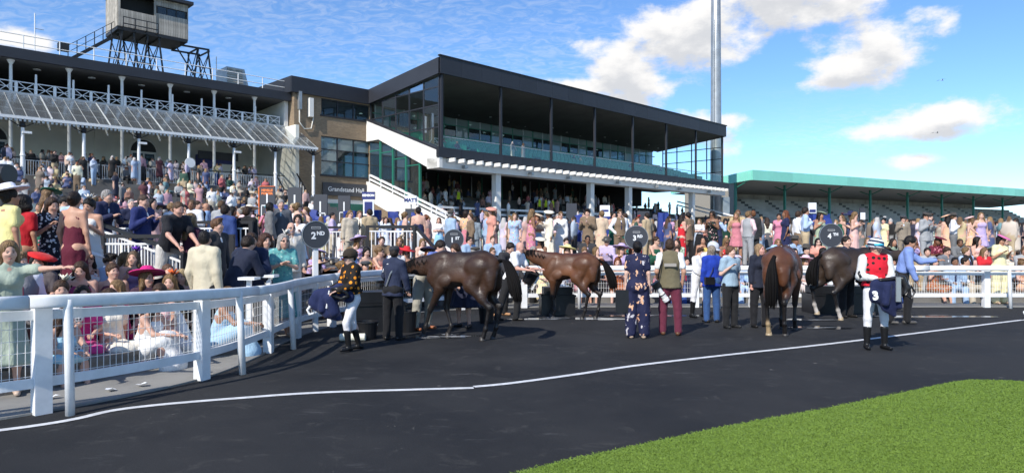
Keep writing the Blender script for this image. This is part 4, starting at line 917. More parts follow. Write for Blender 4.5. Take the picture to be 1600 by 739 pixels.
# poses: local frame faces -Y, left hand at +X.  arms = (upper, fore) directions, legs = (thigh, shin)
DN = (0, 0, -1)
def P_(spine=(0, 0, 1), head=(0, -4), la=((.16, .05, -1), (.08, -.14, -1)), ra=((-.16, .05, -1), (-.08, -.14, -1)), ll=((.05, -.02, -1), (.01, .03, -1)), rl=((-.05, -.02, -1), (-.01, .03, -1)), twist=0, seat=None):
    return dict(spine=spine, head=head, la=la, ra=ra, ll=ll, rl=rl, twist=twist, seat=seat)
POSES = {
    'stand': P_(), 'stand2': P_(ll=((.1, -.06, -1), (.02, .05, -1)), rl=((-.04, .05, -1), (-.01, .02, -1)), la=((.2, .1, -1), (.02, -.35, -1)), head=(14, -3), spine=(.02, .01, 1)),
    'phone': P_(la=((.18, -.0, -1), (-.42, -.75, .5)), ra=((-.2, .02, -1), (.35, -.78, .55)), head=(0, 14), spine=(0, -.03, 1)),
    'drink': P_(ra=((-.32, -.35, -.8), (.35, -.45, .85)), la=((.16, .05, -1), (.02, -.3, -1)), head=(-10, 2)),
    'glass': P_(ra=((-.2, .08, -1), (.3, -.7, .55)), la=((.16, .06, -1), (.05, -.1, -1)), head=(18, -2)),
    'crossed': P_(la=((.22, -.12, -1), (-.85, -.5, .05)), ra=((-.22, -.12, -1), (.85, -.5, .12)), head=(-12, 0)),
    'hip': P_(ra=((-.45, .15, -.85), (.5, -.35, -.6)), la=((.16, .03, -1), (.04, -.2, -1)), head=(-16, -4), ll=((.09, -.05, -1), (0, .05, -1))),
    'hair': P_(la=((.55, -.2, .1), (-.35, -.1, 1)), ra=((-.14, .05, -1), (-.05, -.12, -1)), head=(10, 0)),
    'lean': P_(spine=(0, -.55, 1), head=(0, 18), la=((.14, -.45, -1), (-.1, -.75, -.55)), ra=((-.14, -.45, -1), (.1, -.75, -.6)), rl=((-.06, .08, -1), (-.01, .05, -1))),
    'walk': P_(spine=(0, -.08, 1), ll=((.04, -.36, -1), (.01, .02, -1)), rl=((-.04, .28, -1), (-.01, .42, -1)), la=((.16, .3, -1), (.05, .02, -1)), ra=((-.16, -.25, -1), (0, -.55, -1)), head=(0, 4)),
    'sit': P_(spine=(0, -.1, 1), ll=((.14, -1, .02), (.02, -.12, -1)), rl=((-.12, -1, .04), (-.02, -.1, -1)), la=((.15, -.3, -1), (-.3, -.85, -.15)), ra=((-.15, -.3, -1), (.3, -.85, -.2)), seat=.1, head=(8, 2)),
    'sitfwd': P_(spine=(0, -.42, 1), ll=((.2, -1, .1), (.02, .05, -1)), rl=((-.2, -1, .1), (-.02, .05, -1)), la=((.1, -.55, -.8), (-.3, -.8, .2)), ra=((-.1, -.55, -.8), (.3, -.8, .2)), seat=.1, head=(-14, -6)),
    'sitside': P_(spine=(.06, -.05, 1), ll=((-.15, -1, .1), (.02, -.15, -1)), rl=((-.22, -1, -.06), (-.02, -.2, -1)), la=((.2, -.2, -1), (-.5, -.7, .1)), ra=((-.25, -.1, -1), (.35, -.55, .75)), seat=.1, head=(-30, -2)),
    'sitphone': P_(spine=(0, -.25, 1), ll=((.1, -1, .08), (.02, -.05, -1)), rl=((-.1, -1, .08), (-.02, -.05, -1)), la=((.14, -.2, -1), (-.35, -.9, .35)), ra=((-.14, -.2, -1), (.35, -.9, .35)), seat=.1, head=(0, 16)),
    'sitlook': P_(spine=(-.05, .06, 1), ll=((.1, -1, .12), (.05, -.3, -1)), rl=((-.16, -1, .02), (.05, -.05, -1)), la=((.25, .25, -1), (.1, .2, -.9)), ra=((-.15, -.3, -1), (.3, -.85, -.1)), seat=.1, head=(38, -4)),
    'kneesup': P_(spine=(.02, -.3, 1), ll=((.06, -.85, .5), (.02, -.3, -1)), rl=((-.1, -.85, .46), (-.02, -.34, -1)), la=((.1, -.6, -.7), (-.4, -.8, -.1)), ra=((-.1, -.6, -.7), (.4, -.8, -.05)), seat=.1, head=(20, 2)),
    'point': P_(spine=(.12, -.18, 1), la=((.75, -.6, .05), (.8, -.6, .08)), ra=((-.1, -.4, -.9), (.3, -.8, -.1)), head=(18, 6)),
    'jockey_carry': P_(spine=(0, .03, 1), la=((.25, -.1, -1), (-.55, -.8, -.05)), ra=((-.25, -.1, -1), (.55, -.8, -.08)), head=(12, 10), ll=((.09, -.04, -1), (.02, .02, -1)), rl=((-.09, -.02, -1), (-.02, .02, -1))),
    'jockey_walk': P_(spine=(0, -.05, 1), la=((.18, -.3, -1), (-.15, -.85, -.3)), ra=((-.18, -.3, -1), (.2, -.85, -.35)), head=(4, 4), ll=((.04, -.42, -1), (.01, .1, -1)), rl=((-.06, .12, -1), (-.01, .32, -1))),
    'bucket': P_(spine=(.1, -.36, 1), la=((.1, -.45, -.9), (-.05, -1, .0)), ra=((-.12, -.3, -.95), (.1, -1, -.1)), head=(8, 14), ll=((.1, -.3, -1), (.02, .12, -1)), rl=((-.08, .3, -1), (-.02, .3, -1))),
    'groom': P_(spine=(-.03, -.02, 1), la=((.32, -.25, -.95), (.1, -.75, -.6)), ra=((-.26, -.1, -1), (-.1, -.3, -1)), head=(24, 4), ll=((.07, 0, -1), (.01, .02, -1)), rl=((-.07, -.03, -1), (-.01, .03, -1))),
    'photog': P_(la=((.22, .02, -1), (-.15, -.6, -.75)), ra=((-.25, .05, -1), (.12, -.25, -.95)), head=(-14, 2), ll=((.09, -.04, -1), (.01, .05, -1)), rl=((-.11, .05, -1), (-.02, .04, -1))),
    'stoop': P_(spine=(.12, -.75, 1), la=((.14, -.35, -1), (0, -.65, -.7)), ra=((-.14, -.45, -1), (.1, -.7, -.6)), head=(0, 22), ll=((.1, -.14, -1), (.02, .12, -1)), rl=((-.1, .05, -1), (-.02, .1, -1))),
    'on_rail': P_(spine=(0, -.25, 1), la=((.2, -.75, -.65), (.05, -1, .1)), ra=((-.2, -.1, -1), (.1, -.35, -.9)), head=(0, 20), ll=((.05, -.3, -1), (.01, .05, -1)), rl=((-.05, .22, -1), (-.01, .3, -1))),
    'elbows': P_(spine=(0, -.3, 1), la=((.2, -.3, -1), (-.6, -.6, .25)), ra=((-.2, -.3, -1), (.6, -.6, .3)), head=(12, 0), rl=((-.06, .1, -1), (-.01, .05, -1))),
}
def skeleton(pose, sex):
    p = POSES[pose]; f = sex == 'f'; J = {}
    sw = .155 if f else .178; hw = .095 if f else .09; th, shn = .43, .41; ua, fa = (.27, .235) if f else (.295, .26)
    sp = unit(p['spine']); tw = rotz(R(p['twist'])); lat = tw @ V3(1, 0, 0); lat = unit(lat - sp * (lat @ sp)); fwd = np.cross(lat, sp) * 1.0
    fwd = fwd if fwd[1] < 0 else -fwd
    pel = V3(0, 0, 0); J['pel'] = pel; J['sp'] = sp; J['lat'] = lat; J['fwd'] = fwd
    J['waist'] = pel + sp * .16; J['chest'] = pel + sp * .36; J['neck'] = pel + sp * (.545 if not f else .53)
    hy, hp = R(p['head'][0]), R(p['head'][1])
    hs = unit(.35 * sp + .65 * V3(0, 0, 1)); J['M'] = rotz(hy) @ rotx(hp); J['head'] = J['neck'] + hs * .135 + J['M'] @ V3(0, -.022, 0)
    for s, n in ((1, 'l'), (-1, 'r')):
        sh = pel + sp * (.485 if not f else .475) + lat * sw * s; el = sh + unit(p[n + 'a'][0]) * ua; wr = el + unit(p[n + 'a'][1]) * fa
        J[n + 'sh'], J[n + 'el'], J[n + 'wr'] = sh, el, wr; J[n + 'ha'] = wr + unit(p[n + 'a'][1]) * .09; J[n + 'hd'] = unit(p[n + 'a'][1])
        hip = pel + V3(hw * s, 0, -.05); kn = hip + unit(p[n + 'l'][0]) * th; an = kn + unit(p[n + 'l'][1]) * shn
        ft = unit(V3(s * .22, -1, 0)); J[n + 'hip'], J[n + 'kn'], J[n + 'an'] = hip, kn, an; J[n + 'to'] = an + ft * .15 + V3(0, 0, -.045); J[n + 'he'] = an - ft * .045 + V3(0, 0, -.045)
    if p['seat'] is None: dz = .085 - min(J['lan'][2], J['ran'][2])
    else: dz = p['seat'] + .03
    for k, v in J.items():
        if k not in ('sp', 'lat', 'fwd', 'M') and not k.endswith('hd'): v[...] = v + V3(0, 0, dz)
    # the heel of a lifted foot follows the shin
    return J
def body_prims(J, sex):
    f = sex == 'f'; fw, M = J['fwd'], J['M']; H = J['head']
    q = [C(J['pel'] + V3(0, 0, -.02), J['waist'], .155 if f else .15, .118 if f else .138, .05, fw, .72), C(J['waist'], J['chest'], .118 if f else .138, .14 if f else .165, .06, fw, .72),
         C(J['chest'], J['neck'] - J['sp'] * .06, .14 if f else .165, .08, .06, fw, .68), C(J['neck'] - J['sp'] * .04, H + M @ V3(0, .015, -.05), .054 if f else .062, .05 if f else .057, .03)]
    for n, s in (('l', 1), ('r', -1)):
        q += [C(J['neck'] - J['sp'] * .05, J[n + 'sh'], .06, .052 if f else .062, .05), C(J[n + 'sh'], J[n + 'el'], .046 if f else .056, .035 if f else .043, .03), C(J[n + 'el'], J[n + 'wr'], .037 if f else .044, .024 if f else .029, .02),
              C(J[n + 'wr'], J[n + 'ha'], .026, .034, .02, np.cross(J[n + 'hd'], V3(1, 0, .2)), .5),
              C(J[n + 'hip'], J[n + 'kn'], .088 if f else .084, .052 if f else .056, .04), C(J[n + 'kn'], J[n + 'an'], .05, .033, .03), E(J[n + 'kn'] * .68 + J[n + 'an'] * .32 + V3(0, .018, 0), (.047, .052, .1), .04),
              C(J[n + 'he'], J[n + 'to'], .036, .03, .03, V3(0, 0, 1), .8)]
    if f:
        for s in (1, -1): q.append(E(J['chest'] + fw * .085 + J['lat'] * .065 * s + J['sp'] * .0, .062, .05))
        for s in (1, -1): q.append(E(J['pel'] - fw * .055 + J['lat'] * .07 * s + V3(0, 0, -.03), .09, .05))
    q += head_prims(J)
    return q
def head_prims(J):
    H, M = J['head'], J['M']; at = lambda *v: H + M @ V3(*v)
    q = [E(at(0, .012, .025), (.074, .093, .09), .03, M), E(at(0, -.018, -.05), (.056, .068, .066), .035, M), C(at(0, -.088, .008), at(0, -.106, -.028), .010, .014, .016), E(at(0, -.066, -.095), (.028, .024, .02), .03, M)]
    for s in (1, -1): q += [E(at(.076 * s, .012, -.012), (.012, .022, .032), .012, M), E(at(.042 * s, -.06, -.03), (.026, .026, .022), .03, M)]
    return q
def shade_mesh(J):
    mb = MB(); H, M = J['head'], J['M']
    for s in (1, -1):
        for c, r in (((.03 * s, -.086, .006), (.028, .016, .02)), ((.055 * s, -.05, .012), (.02, .05, .005))): mb.add([H + M @ (V3(*c) + V3(*p) * V3(*r)) for p in OCT[0]], OCT[1])
    return mb.mesh('sunglasses', EYE, True)
def bits(J):
    H, M = J['head'], J['M']; ex = []
    def oc(c, r, m):
        v = [H + M @ (V3(*c) + V3(*p) * V3(*r)) for p in OCT[0]]; ex.append((v, OCT[1], m))
    for s in (1, -1):
        oc((.03 * s, -.083, .006), (.013, .008, .007), 1); oc((.031 * s, -.085, .026), (.02, .006, .0045), 1)
    oc((0, -.092, -.063), (.023, .008, .0075), 2)
    for n, s in (('l', 1), ('r', -1)):      # four fingers and a thumb, unequal and bent
        d = J[n + 'hd']; nrm = unit(np.cross(d, V3(1, 0, .2))); wd = unit(np.cross(nrm, d)); base = J[n + 'ha']
        if nrm[2] > 0 and d[1] < -.5: nrm = -nrm
        for i, (o, L) in enumerate(((-.027, .062), (-.009, .075), (.009, .07), (.026, .055))):
            a = base + wd * o + d * .012; m = a + d * L * .55 + nrm * .006; e = m + unit(d * .6 + nrm * .8) * L * .5
            mb = MB(); mb.tube([a, m, e], [.0095, .009, .006], 5); ex.append((mb.v, mb.f, 0))
        side = wd * (-s if (wd @ V3(1, 0, 0)) > 0 else s)
        a = base - d * .045 + side * .022; m = a + unit(side * .75 + d * .7) * .035; e = m + unit(d + side * .15 + nrm * .3) * .032
        mb = MB(); mb.tube([a, m, e], [.012, .0105, .007], 5); ex.append((mb.v, mb.f, 0))
    return ex
def torso_prims(J, sex, g, hem=None, k=.04, sleeves='long', top=-.02, arm=.0):
    f = sex == 'f'; fw = J['fwd']; q = []
    rw, rc = (.122 if f else .142) + g, (.145 if f else .168) + g
    if hem is None: q.append(C(J['waist'] - J['sp'] * .05, J['waist'], rw + .008, rw, k, fw, .73))       # tucked in
    else:
        lo = J['pel'] + unit(J['sp'] + V3(0, 0, 2)) * hem; q += [S(J['waist'] + J['sp'] * .03, lo, rw, (.198 if f else .192) + g, .03, .76, 3, .006, 1.0, -fw)]
    q.append(C(J['waist'], J['chest'], rw, rc, k, fw, .72))
    if top is not None:
        q.append(C(J['chest'], J['neck'] - J['sp'] * .06, rc, .085 + g, k, fw, .68))
        for n in 'lr': q.append(C(J['neck'] + J['sp'] * top, J[n + 'sh'], .05 + g, (.05 if f else .058) + g + arm, k))
    if f:
        for s in (1, -1): q.append(E(J['chest'] + fw * .085 + J['lat'] * .065 * s, .064 + g, .05))
    if sleeves in ('long', 'short'):
        for n in 'lr':
            sh, el, wr = J[n + 'sh'], J[n + 'el'], J[n + 'wr']
            if sleeves == 'long': q += [C(sh, el, (.05 if f else .059) + g + arm, (.042 if f else .05) + g + arm, k), C(el, el + (wr - el) * .96, (.044 if f else .05) + g + arm, (.031 if f else .036) + g + arm, .02)]
            else: q.append(C(sh, sh + (el - sh) * .66, (.05 if f else .06) + g + arm, (.049 if f else .06) + g + arm, k))
    return q
def trouser_prims(J, sex, g=.012, full=1.0, cut=1.0):
    f = sex == 'f'; fw = J['fwd']
    q = [C(J['pel'] + V3(0, 0, -.03), J['waist'] - J['sp'] * .02, (.162 if f else .156) + g, (.122 if f else .142) + g, .04, fw, .78)]
    for n in 'lr':
        q += [C(J[n + 'hip'], J[n + 'kn'], .098 + g, (.068 * full) + g, .03), C(J[n + 'kn'], J[n + 'kn'] + (J[n + 'an'] - J[n + 'kn']) * (1.02 * cut), (.068 * full) + g, (.056 * full) + g, .025)]
    if f:
        for s in (1, -1): q.append(E(J['pel'] - fw * .055 + J['lat'] * .07 * s + V3(0, 0, -.03), .092 + g, .05))
    return q
def shoe_prims(J, n, heel=False, boot=False):
    q = [C(J[n + 'he'] + V3(0, 0, -.004), J[n + 'to'] + V3(0, 0, -.004), .040, .036, .02, V3(0, 0, 1), .85), C(J[n + 'an'] + V3(0, 0, -.03), J[n + 'he'], .042, .04, .02)]
    if boot: q.append(C(J[n + 'an'] + V3(0, 0, -.02), J[n + 'an'] + (J[n + 'kn'] - J[n + 'an']) * .64, .044, .062, .02))
    return q
def skirt_prims(J, hem, flare, sit, seed=0):
    if not sit:
        a = J['waist'] + V3(0, 0, -.0); b = V3(J['pel'][0], J['pel'][1], hem); hip = (J['pel'] + V3(0, .01, -.06))
        return [C(J['waist'], hip, .127, .178, .05, J['fwd'], .82), S(hip + V3(0, 0, .04), b, .172, flare, .03, .82, 7 + seed % 4, .016 + .05 * max(0, flare - .2), seed, (0, 1, 0))]
    q = [C(J['pel'] + V3(0, 0, -.01), J['waist'], .165, .128, .05, J['fwd'], .8)]
    mk = (J['lkn'] + J['rkn']) / 2; q.append(C(J['pel'] + V3(0, 0, -.03), mk + V3(0, .02, 0), .15, .10 + (flare - .2) * .4, .06, V3(0, 0, 1), .72))
    for n in 'lr': q.append(C(J[n + 'hip'], J[n + 'kn'], .105, .08, .06))
    if hem < .3:
        ma = (J['lan'] + J['ran']) / 2; q.append(C(mk, mk + (ma - mk) * .86, .12, .14 + (flare - .2) * .4, .06, V3(0, 1, 0), .75))
    return q
def hair_prims(J, style):
    H, M = J['head'], J['M']; at = lambda *v: H + M @ V3(*v); face = [E(at(0, -.115, -.02), (.064, .084, .112), .01, M, sub=True)]
    if style == 'bald': return None
    g = .006 if style == 'crop' else .014
    cap = [E(at(0, .022, .036), (.076 + g, .092 + g, .088 + g), .02, M)]
    if style in ('short', 'crop'): return cap + [E(at(0, .055, -.02), (.068 + g, .055 + g, .06), .03, M)] + [E(at(0, -.10, -.03), (.085, .075, .085), .01, M, sub=True), E(at(0, .0, -.12), (.1, .06, .065), .01, M, sub=True)]
    if style == 'quiff': return cap + [E(at(0, -.05, .115), (.06, .05, .03), .03, M), E(at(0, .055, -.01), (.07, .055, .06), .03, M)] + [E(at(0, -.105, -.03), (.085, .075, .09), .01, M, sub=True)]
    if style == 'bob': return cap + [C(at(.07, .02, .0), at(.075, .0, -.12), .036, .035, .03), C(at(-.07, .02, .0), at(-.075, .0, -.12), .036, .035, .03), C(at(0, .065, 0), at(0, .06, -.13), .065, .06, .04, M @ V3(0, 1, 0), .7)] + face
    if style == 'bun': return cap + [E(at(0, .125, .03), .05, .02), E(at(0, .06, -.03), (.07, .05, .06), .03, M)] + [E(at(0, -.105, -.03), (.082, .08, .085), .01, M, sub=True)]
    if style == 'curly': return [E(at(0, .025, .04), (.115, .125, .115), .02, M), E(at(.08, .03, -.05), .07, .03), E(at(-.08, .03, -.05), .07, .03), E(at(0, .08, -.06), .08, .03)] + face
    dn = J['neck'] - J['fwd'] * .12 - J['sp'] * .16          # long
    q = cap + [C(at(0, .07, 0), J['neck'] - J['fwd'] * .085, .075, .085, .04, J['fwd'], .6), C(J['neck'] - J['fwd'] * .085, dn, .088, .06, .04, J['fwd'], .45)]
    for s in (1, -1): q += [C(at(.068 * s, .02, .02), at(.085 * s, .01, -.11), .032, .035, .03), C(at(.085 * s, .01, -.11), J['neck'] + J['fwd'] * .06 + J['lat'] * .1 * s - J['sp'] * .09, .034, .022, .03)]
    return q + face
def hat_mesh(kind, J):
    H, M = J['head'], J['M']; mb = MB()
    if kind == 'brim': mb.lathe([(.24, .095), (.25, .085), (.245, .105), (.1, .115), (.095, .17), (.07, .195), (.001, .2)], 22); T = roty(R(10)) @ rotx(R(-8))
    elif kind == 'saucer': mb.lathe([(.17, .075), (.18, .088), (.11, .115), (.001, .122)], 20, (.025, -.01, .012)); T = roty(R(18)) @ rotx(R(10))
    elif kind == 'trilby': mb.lathe([(.15, .065), (.155, .075), (.098, .078), (.094, .15), (.06, .165), (.001, .155)], 20, (0, .02, 0)); T = rotx(R(5))
    elif kind == 'flatcap': mb.lathe([(.098, .05), (.125, .075), (.115, .105), (.07, .13), (.001, .135)], 18, (0, -.005, 0), 1.0, 1.2); mb.lathe([(.075, .048), (.08, .058), (.001, .06)], 14, (0, -.10, 0)); T = rotx(R(4))
    elif kind == 'cap': mb.lathe([(.092, .03), (.098, .07), (.085, .115), (.05, .135), (.001, .14)], 18, (0, .012, 0), 1.0, 1.15); mb.lathe([(.07, .04), (.075, .05), (.001, .055)], 14, (0, -.115, 0)); T = rotx(R(3))
    elif kind == 'helmet': mb.lathe([(.108, -.01), (.118, .03), (.115, .08), (.085, .13), (.04, .152), (.001, .156)], 22, (0, .012, 0), 1.0, 1.14); mb.lathe([(.08, .022), (.085, .036), (.001, .045)], 14, (0, -.105, 0)); T = np.eye(3)
    else:      # fascinator: a burst of petals
        for i in range(9):
            a = i * 2.4; d = unit(V3(math.cos(a), math.sin(a), .55 + .5 * (i % 3))); b = V3(.05, -.01, .115); sd = unit(np.cross(d, V3(0, 0, 1)))
            mb.add([b, b + d * .06 + sd * .03, b + d * .13, b + d * .06 - sd * .03, b + d * .06 + V3(0, 0, .012)], [(0, 1, 4), (1, 2, 4), (2, 3, 4), (3, 0, 4), (0, 3, 2, 1)])
        T = np.eye(3)
    v = [H + M @ (T @ V3(*p)) for p in mb.v]
    return v, mb.f
MESH_CACHE = {}
def cached(key, fn):
    if key not in MESH_CACHE: MESH_CACHE[key] = fn()
    return MESH_CACHE[key]
SIT = ('sit', 'sitfwd', 'sitside', 'sitphone', 'sitlook', 'kneesup')
def person(loc, face, pose, sex, outfit, c, hair='short', hair_c=(.05, .03, .02), skin=(.55, .33, .24), hat=None, hat_c=(.8, .8, .8), height=1.0, h=.024, shades=False, pat=None, c2=(.8, .8, .8), c3=(.5, .5, .5), label=None, group=None, hide=(), shoe_c=(.02, .018, .017)):
    """face: heading in degrees, 0 = towards the camera (-Y), 90 = towards +X.  c: list of garment colours"""
    h = .020 if h < .0215 else (.0265 if h < .026 else (.031 if h < .03 else .038)); J = skeleton(pose, sex); sit = pose in SIT; hh = h
    k0 = (pose, sex, hh)
    def body():
        Vt, Fc = sdf_mesh(body_prims(J, sex), h * 1.15); return np_mesh('person', Vt, Fc, [SKIN, EYE, LIP], extra=bits(J))
    o = link('person', cached(('body',) + k0, body)); o.location = loc; o.rotation_euler = (0, 0, R(face)); o.scale = (height,) * 3; o.color = (*skin, 1)
    def part(name, key, prims, col, m=CLOTH, hs=1.0):
        me = cached((name, key, m.name) + k0, lambda: sdf_obj_mesh(name, prims(), h * hs, [m])); p = link(name, me, o); p.color = (*col, 1)
        if m not in (CLOTH, HAIR, LEATHER): p['second_colour'] = list(c2); p['third_colour'] = list(c3)
        return p
    pm = {None: CLOTH, 'floral': FLORAL, 'dots': DOTS, 'polka': FINEDOT, 'leaf': LEAF}[pat]
    fw, sp = J['fwd'], J['sp']
    if shades: link('sunglasses', cached(('shades',) + k0, lambda: shade_mesh(J)), o)
    shoes = True; hp = hair_prims(J, hair)
    if hp: part('hair', hair, lambda: hp, hair_c, HAIR, .85)
    if hat:
        hm = cached(('hat', hat) + k0, lambda: new_mesh('hat', *hat_mesh(hat, J), [CLOTH], smooth=True)); p = link('hat', hm, o); p.color = (*hat_c, 1)
    def vcut(z0=.17, r=.07): return [C(J['pel'] + sp * z0 + fw * .22, J['neck'] + fw * .13 + sp * .03, .02, r, .01, sub=True)]
    def tie(col): part('tie', 't', lambda: [C(J['neck'] - sp * .035 + fw * .075, J['chest'] + fw * (.138 if sex == 'm' else .12), .016, .02, .01, fw, .5), C(J['chest'] + fw * .138, J['waist'] + sp * .02 + fw * .128, .02, .028, .01, fw, .5)], col, CLOTH, .62)
    if outfit in ('suit', 'waistcoat', 'shirt', 'polo', 'blazer_open', 'gilet'):
        tr = c[1] if len(c) > 1 else c[0]
        part('trousers', 'tr', lambda: trouser_prims(J, sex), tr)
        if outfit == 'suit':
            part('shirt', 'sh', lambda: torso_prims(J, sex, .004, sleeves=None), c[2] if len(c) > 2 else (.75, .75, .76))
            if len(c) > 3 and c[3] is not None: tie(c[3])
            part('jacket', 'ja', lambda: torso_prims(J, sex, .015, hem=-.17 if not sit else -.05) + [C(J['neck'] - sp * .015 - fw * .02, J['neck'] - sp * .04 - fw * .04, .062, .075, .03)] + vcut(), c[0], pm)
        elif outfit in ('waistcoat', 'gilet'):
            part('shirt', 'shl', lambda: torso_prims(J, sex, .006, sleeves='long' if outfit == 'waistcoat' else 'short'), c[2] if len(c) > 2 else (.78, .78, .79))
            if len(c) > 3 and c[3] is not None: tie(c[3])
            part('waistcoat', 'wc', lambda: torso_prims(J, sex, .02, hem=-.02 if outfit == 'waistcoat' else -.09, sleeves=None, arm=-.012) + vcut(), c[0], pm)
        else:
            part('shirt', outfit, lambda: torso_prims(J, sex, .012, hem=None if outfit == 'shirt' else -.06, sleeves='long' if outfit == 'shirt' else 'short') + [C(J['neck'] + sp * .005, J['neck'] - sp * .02, .068, .072, .02)], c[0], pm)
            if len(c) > 2 and c[2] is not None and outfit == 'shirt': tie(c[2])
            if outfit in ('shirt', 'polo') and not sit: part('belt', 'be', lambda: [C(J['waist'] - sp * .055, J['waist'] - sp * .05, (.152 if sex == 'm' else .142) + .008, (.152 if sex == 'm' else .142) + .008, .01, fw, .74)], (.02, .015, .012), LEATHER, .9) if False else None
    elif outfit.startswith('dress') or outfit == 'skirt':
        ln = outfit.split('_')[1] if '_' in outfit else 'midi'; hem, fl = {'mini': (.62, .235), 'midi': (.36, .27), 'maxi': (.07, .36), 'flare': (.42, .40), 'slim': (.30, .19)}[ln]
        style = outfit.split('_')[2] if outfit.count('_') > 1 else 'straps'
        def bod():
            q = torso_prims(J, sex, .008, sleeves={'straps': None, 'strapless': None, 'short': 'short', 'long': 'long', 'backless': None}[style], top=None if style in ('straps', 'strapless', 'backless') else -.02, arm=.004)
            if style == 'straps': q += [C(J['chest'] + fw * .1 + J['lat'] * .085 * s, J['neck'] + J['lat'] * .095 * s - sp * .012, .018, .014, .02) for s in (1, -1)] + [C(J['neck'] + J['lat'] * .095 * s - sp * .012, J['chest'] - fw * .085 + J['lat'] * .08 * s, .014, .018, .02) for s in (1, -1)]
            if style == 'backless': q += [E(J['chest'] - fw * .16 + sp * .05, (.1, .1, .2), .01, sub=True)]
            return q
        if outfit == 'skirt': pass
        part('dress', outfit, lambda: bod() + skirt_prims(J, hem, fl, sit, len(MESH_CACHE)), c[0], pm, 1.15)
        shoe_c = c[1] if len(c) > 1 else (.5, .4, .33)
    elif outfit == 'topskirt' or outfit == 'topmaxi':
        part('top', 'top', lambda: torso_prims(J, sex, .01, sleeves='short'), c[0], pm)
        part('skirt', outfit, lambda: skirt_prims(J, .40 if outfit == 'topskirt' else .08, .22 if outfit == 'topskirt' else .32, sit, 3), c[1]); shoe_c = (.5, .4, .33)
    elif outfit == 'jumpsuit':
        part('jumpsuit', 'js', lambda: torso_prims(J, sex, .012, sleeves='short') + trouser_prims(J, sex, .014, 1.5, .93), c[0], pm); shoe_c = (.5, .36, .26)
    elif outfit == 'silks':
        part('breeches', 'br', lambda: trouser_prims(J, sex, .002, .88, .42), c[1])
        part('silks', 'si', lambda: torso_prims(J, sex, .022, hem=.06, sleeves=None if len(c) > 2 else 'long'), c[0], pm)
        if len(c) > 2: part('sleeves', 'sl', lambda: [q for n in 'lr' for q in (C(J[n + 'sh'], J[n + 'el'], .082, .068, .03), C(J[n + 'el'], J[n + 'wr'], .07, .045, .02))], c[2])
        for n in 'lr': part('boot', n, lambda: shoe_prims(J, n, boot=True), (.012, .012, .013), LEATHER)
        shoes = False
    elif outfit == 'coat':
        part('trousers', 'tr', lambda: trouser_prims(J, sex), c[1]); part('jacket', 'co', lambda: torso_prims(J, sex, .022, hem=-.13) + [C(J['neck'] + sp * .005, J['neck'] - sp * .03, .07, .08, .03)], c[0], pm)
    if shoes:
        for n in 'lr': part('shoe', n, lambda: shoe_prims(J, n), shoe_c, LEATHER)
    tag(o, label, 'person', group)
    return o, J
# ------------------------------------------------------------------ horses (local +X forward)
def coat_mat():
    m = bpy.data.materials.new('horse_coat'); m.use_nodes = True; T = NT(m.node_tree); b = T.n['Principled BSDF']
    at = T.node('ShaderNodeAttribute', attribute_name='coat_colour'); tcn = T.node('ShaderNodeTexCoord'); O = tcn.outputs['Object']
    n = T.noise(O, 5.0, 5, .6); T.l.new(T.mix(T.ramp(n, .35, .65, .4, 0), at.outputs['Color'], T.mix(1.0, at.outputs['Color'], (.55, .5, .48, 1), 'MULTIPLY')), b.inputs['Base Color'])
    T.l.new(T.ramp(T.noise(O, 6.0, 5, .7), .35, .65, .3, .62), b.inputs['Roughness']); b.inputs['Specular IOR Level'].default_value = .42
    bn = T.node('ShaderNodeBump'); bn.inputs['Strength'].default_value = .38; bn.inputs['Distance'].default_value = .015
    T.l.new(T.m('ADD', T.noise(T.vm('MULTIPLY', O, (1, 1, 2.5)), 11.0, 5, .65), T.m('MULTIPLY', T.noise(T.vm('MULTIPLY', O, (.3, 1, 1)), 130.0, 2), .35)), bn.inputs['Height']); T.l.new(bn.outputs[0], b.inputs['Normal'])
    return m
COAT = coat_mat()
horse_hair = mat('horse_hair', (.006, .005, .005), .75, spec=.15, noise=.3, nscale=20)
bridle_m = mat('bridle_leather', (.03, .018, .012), .4); steel_m = mat('bit_steel', (.6, .6, .6), .25, metal=1)
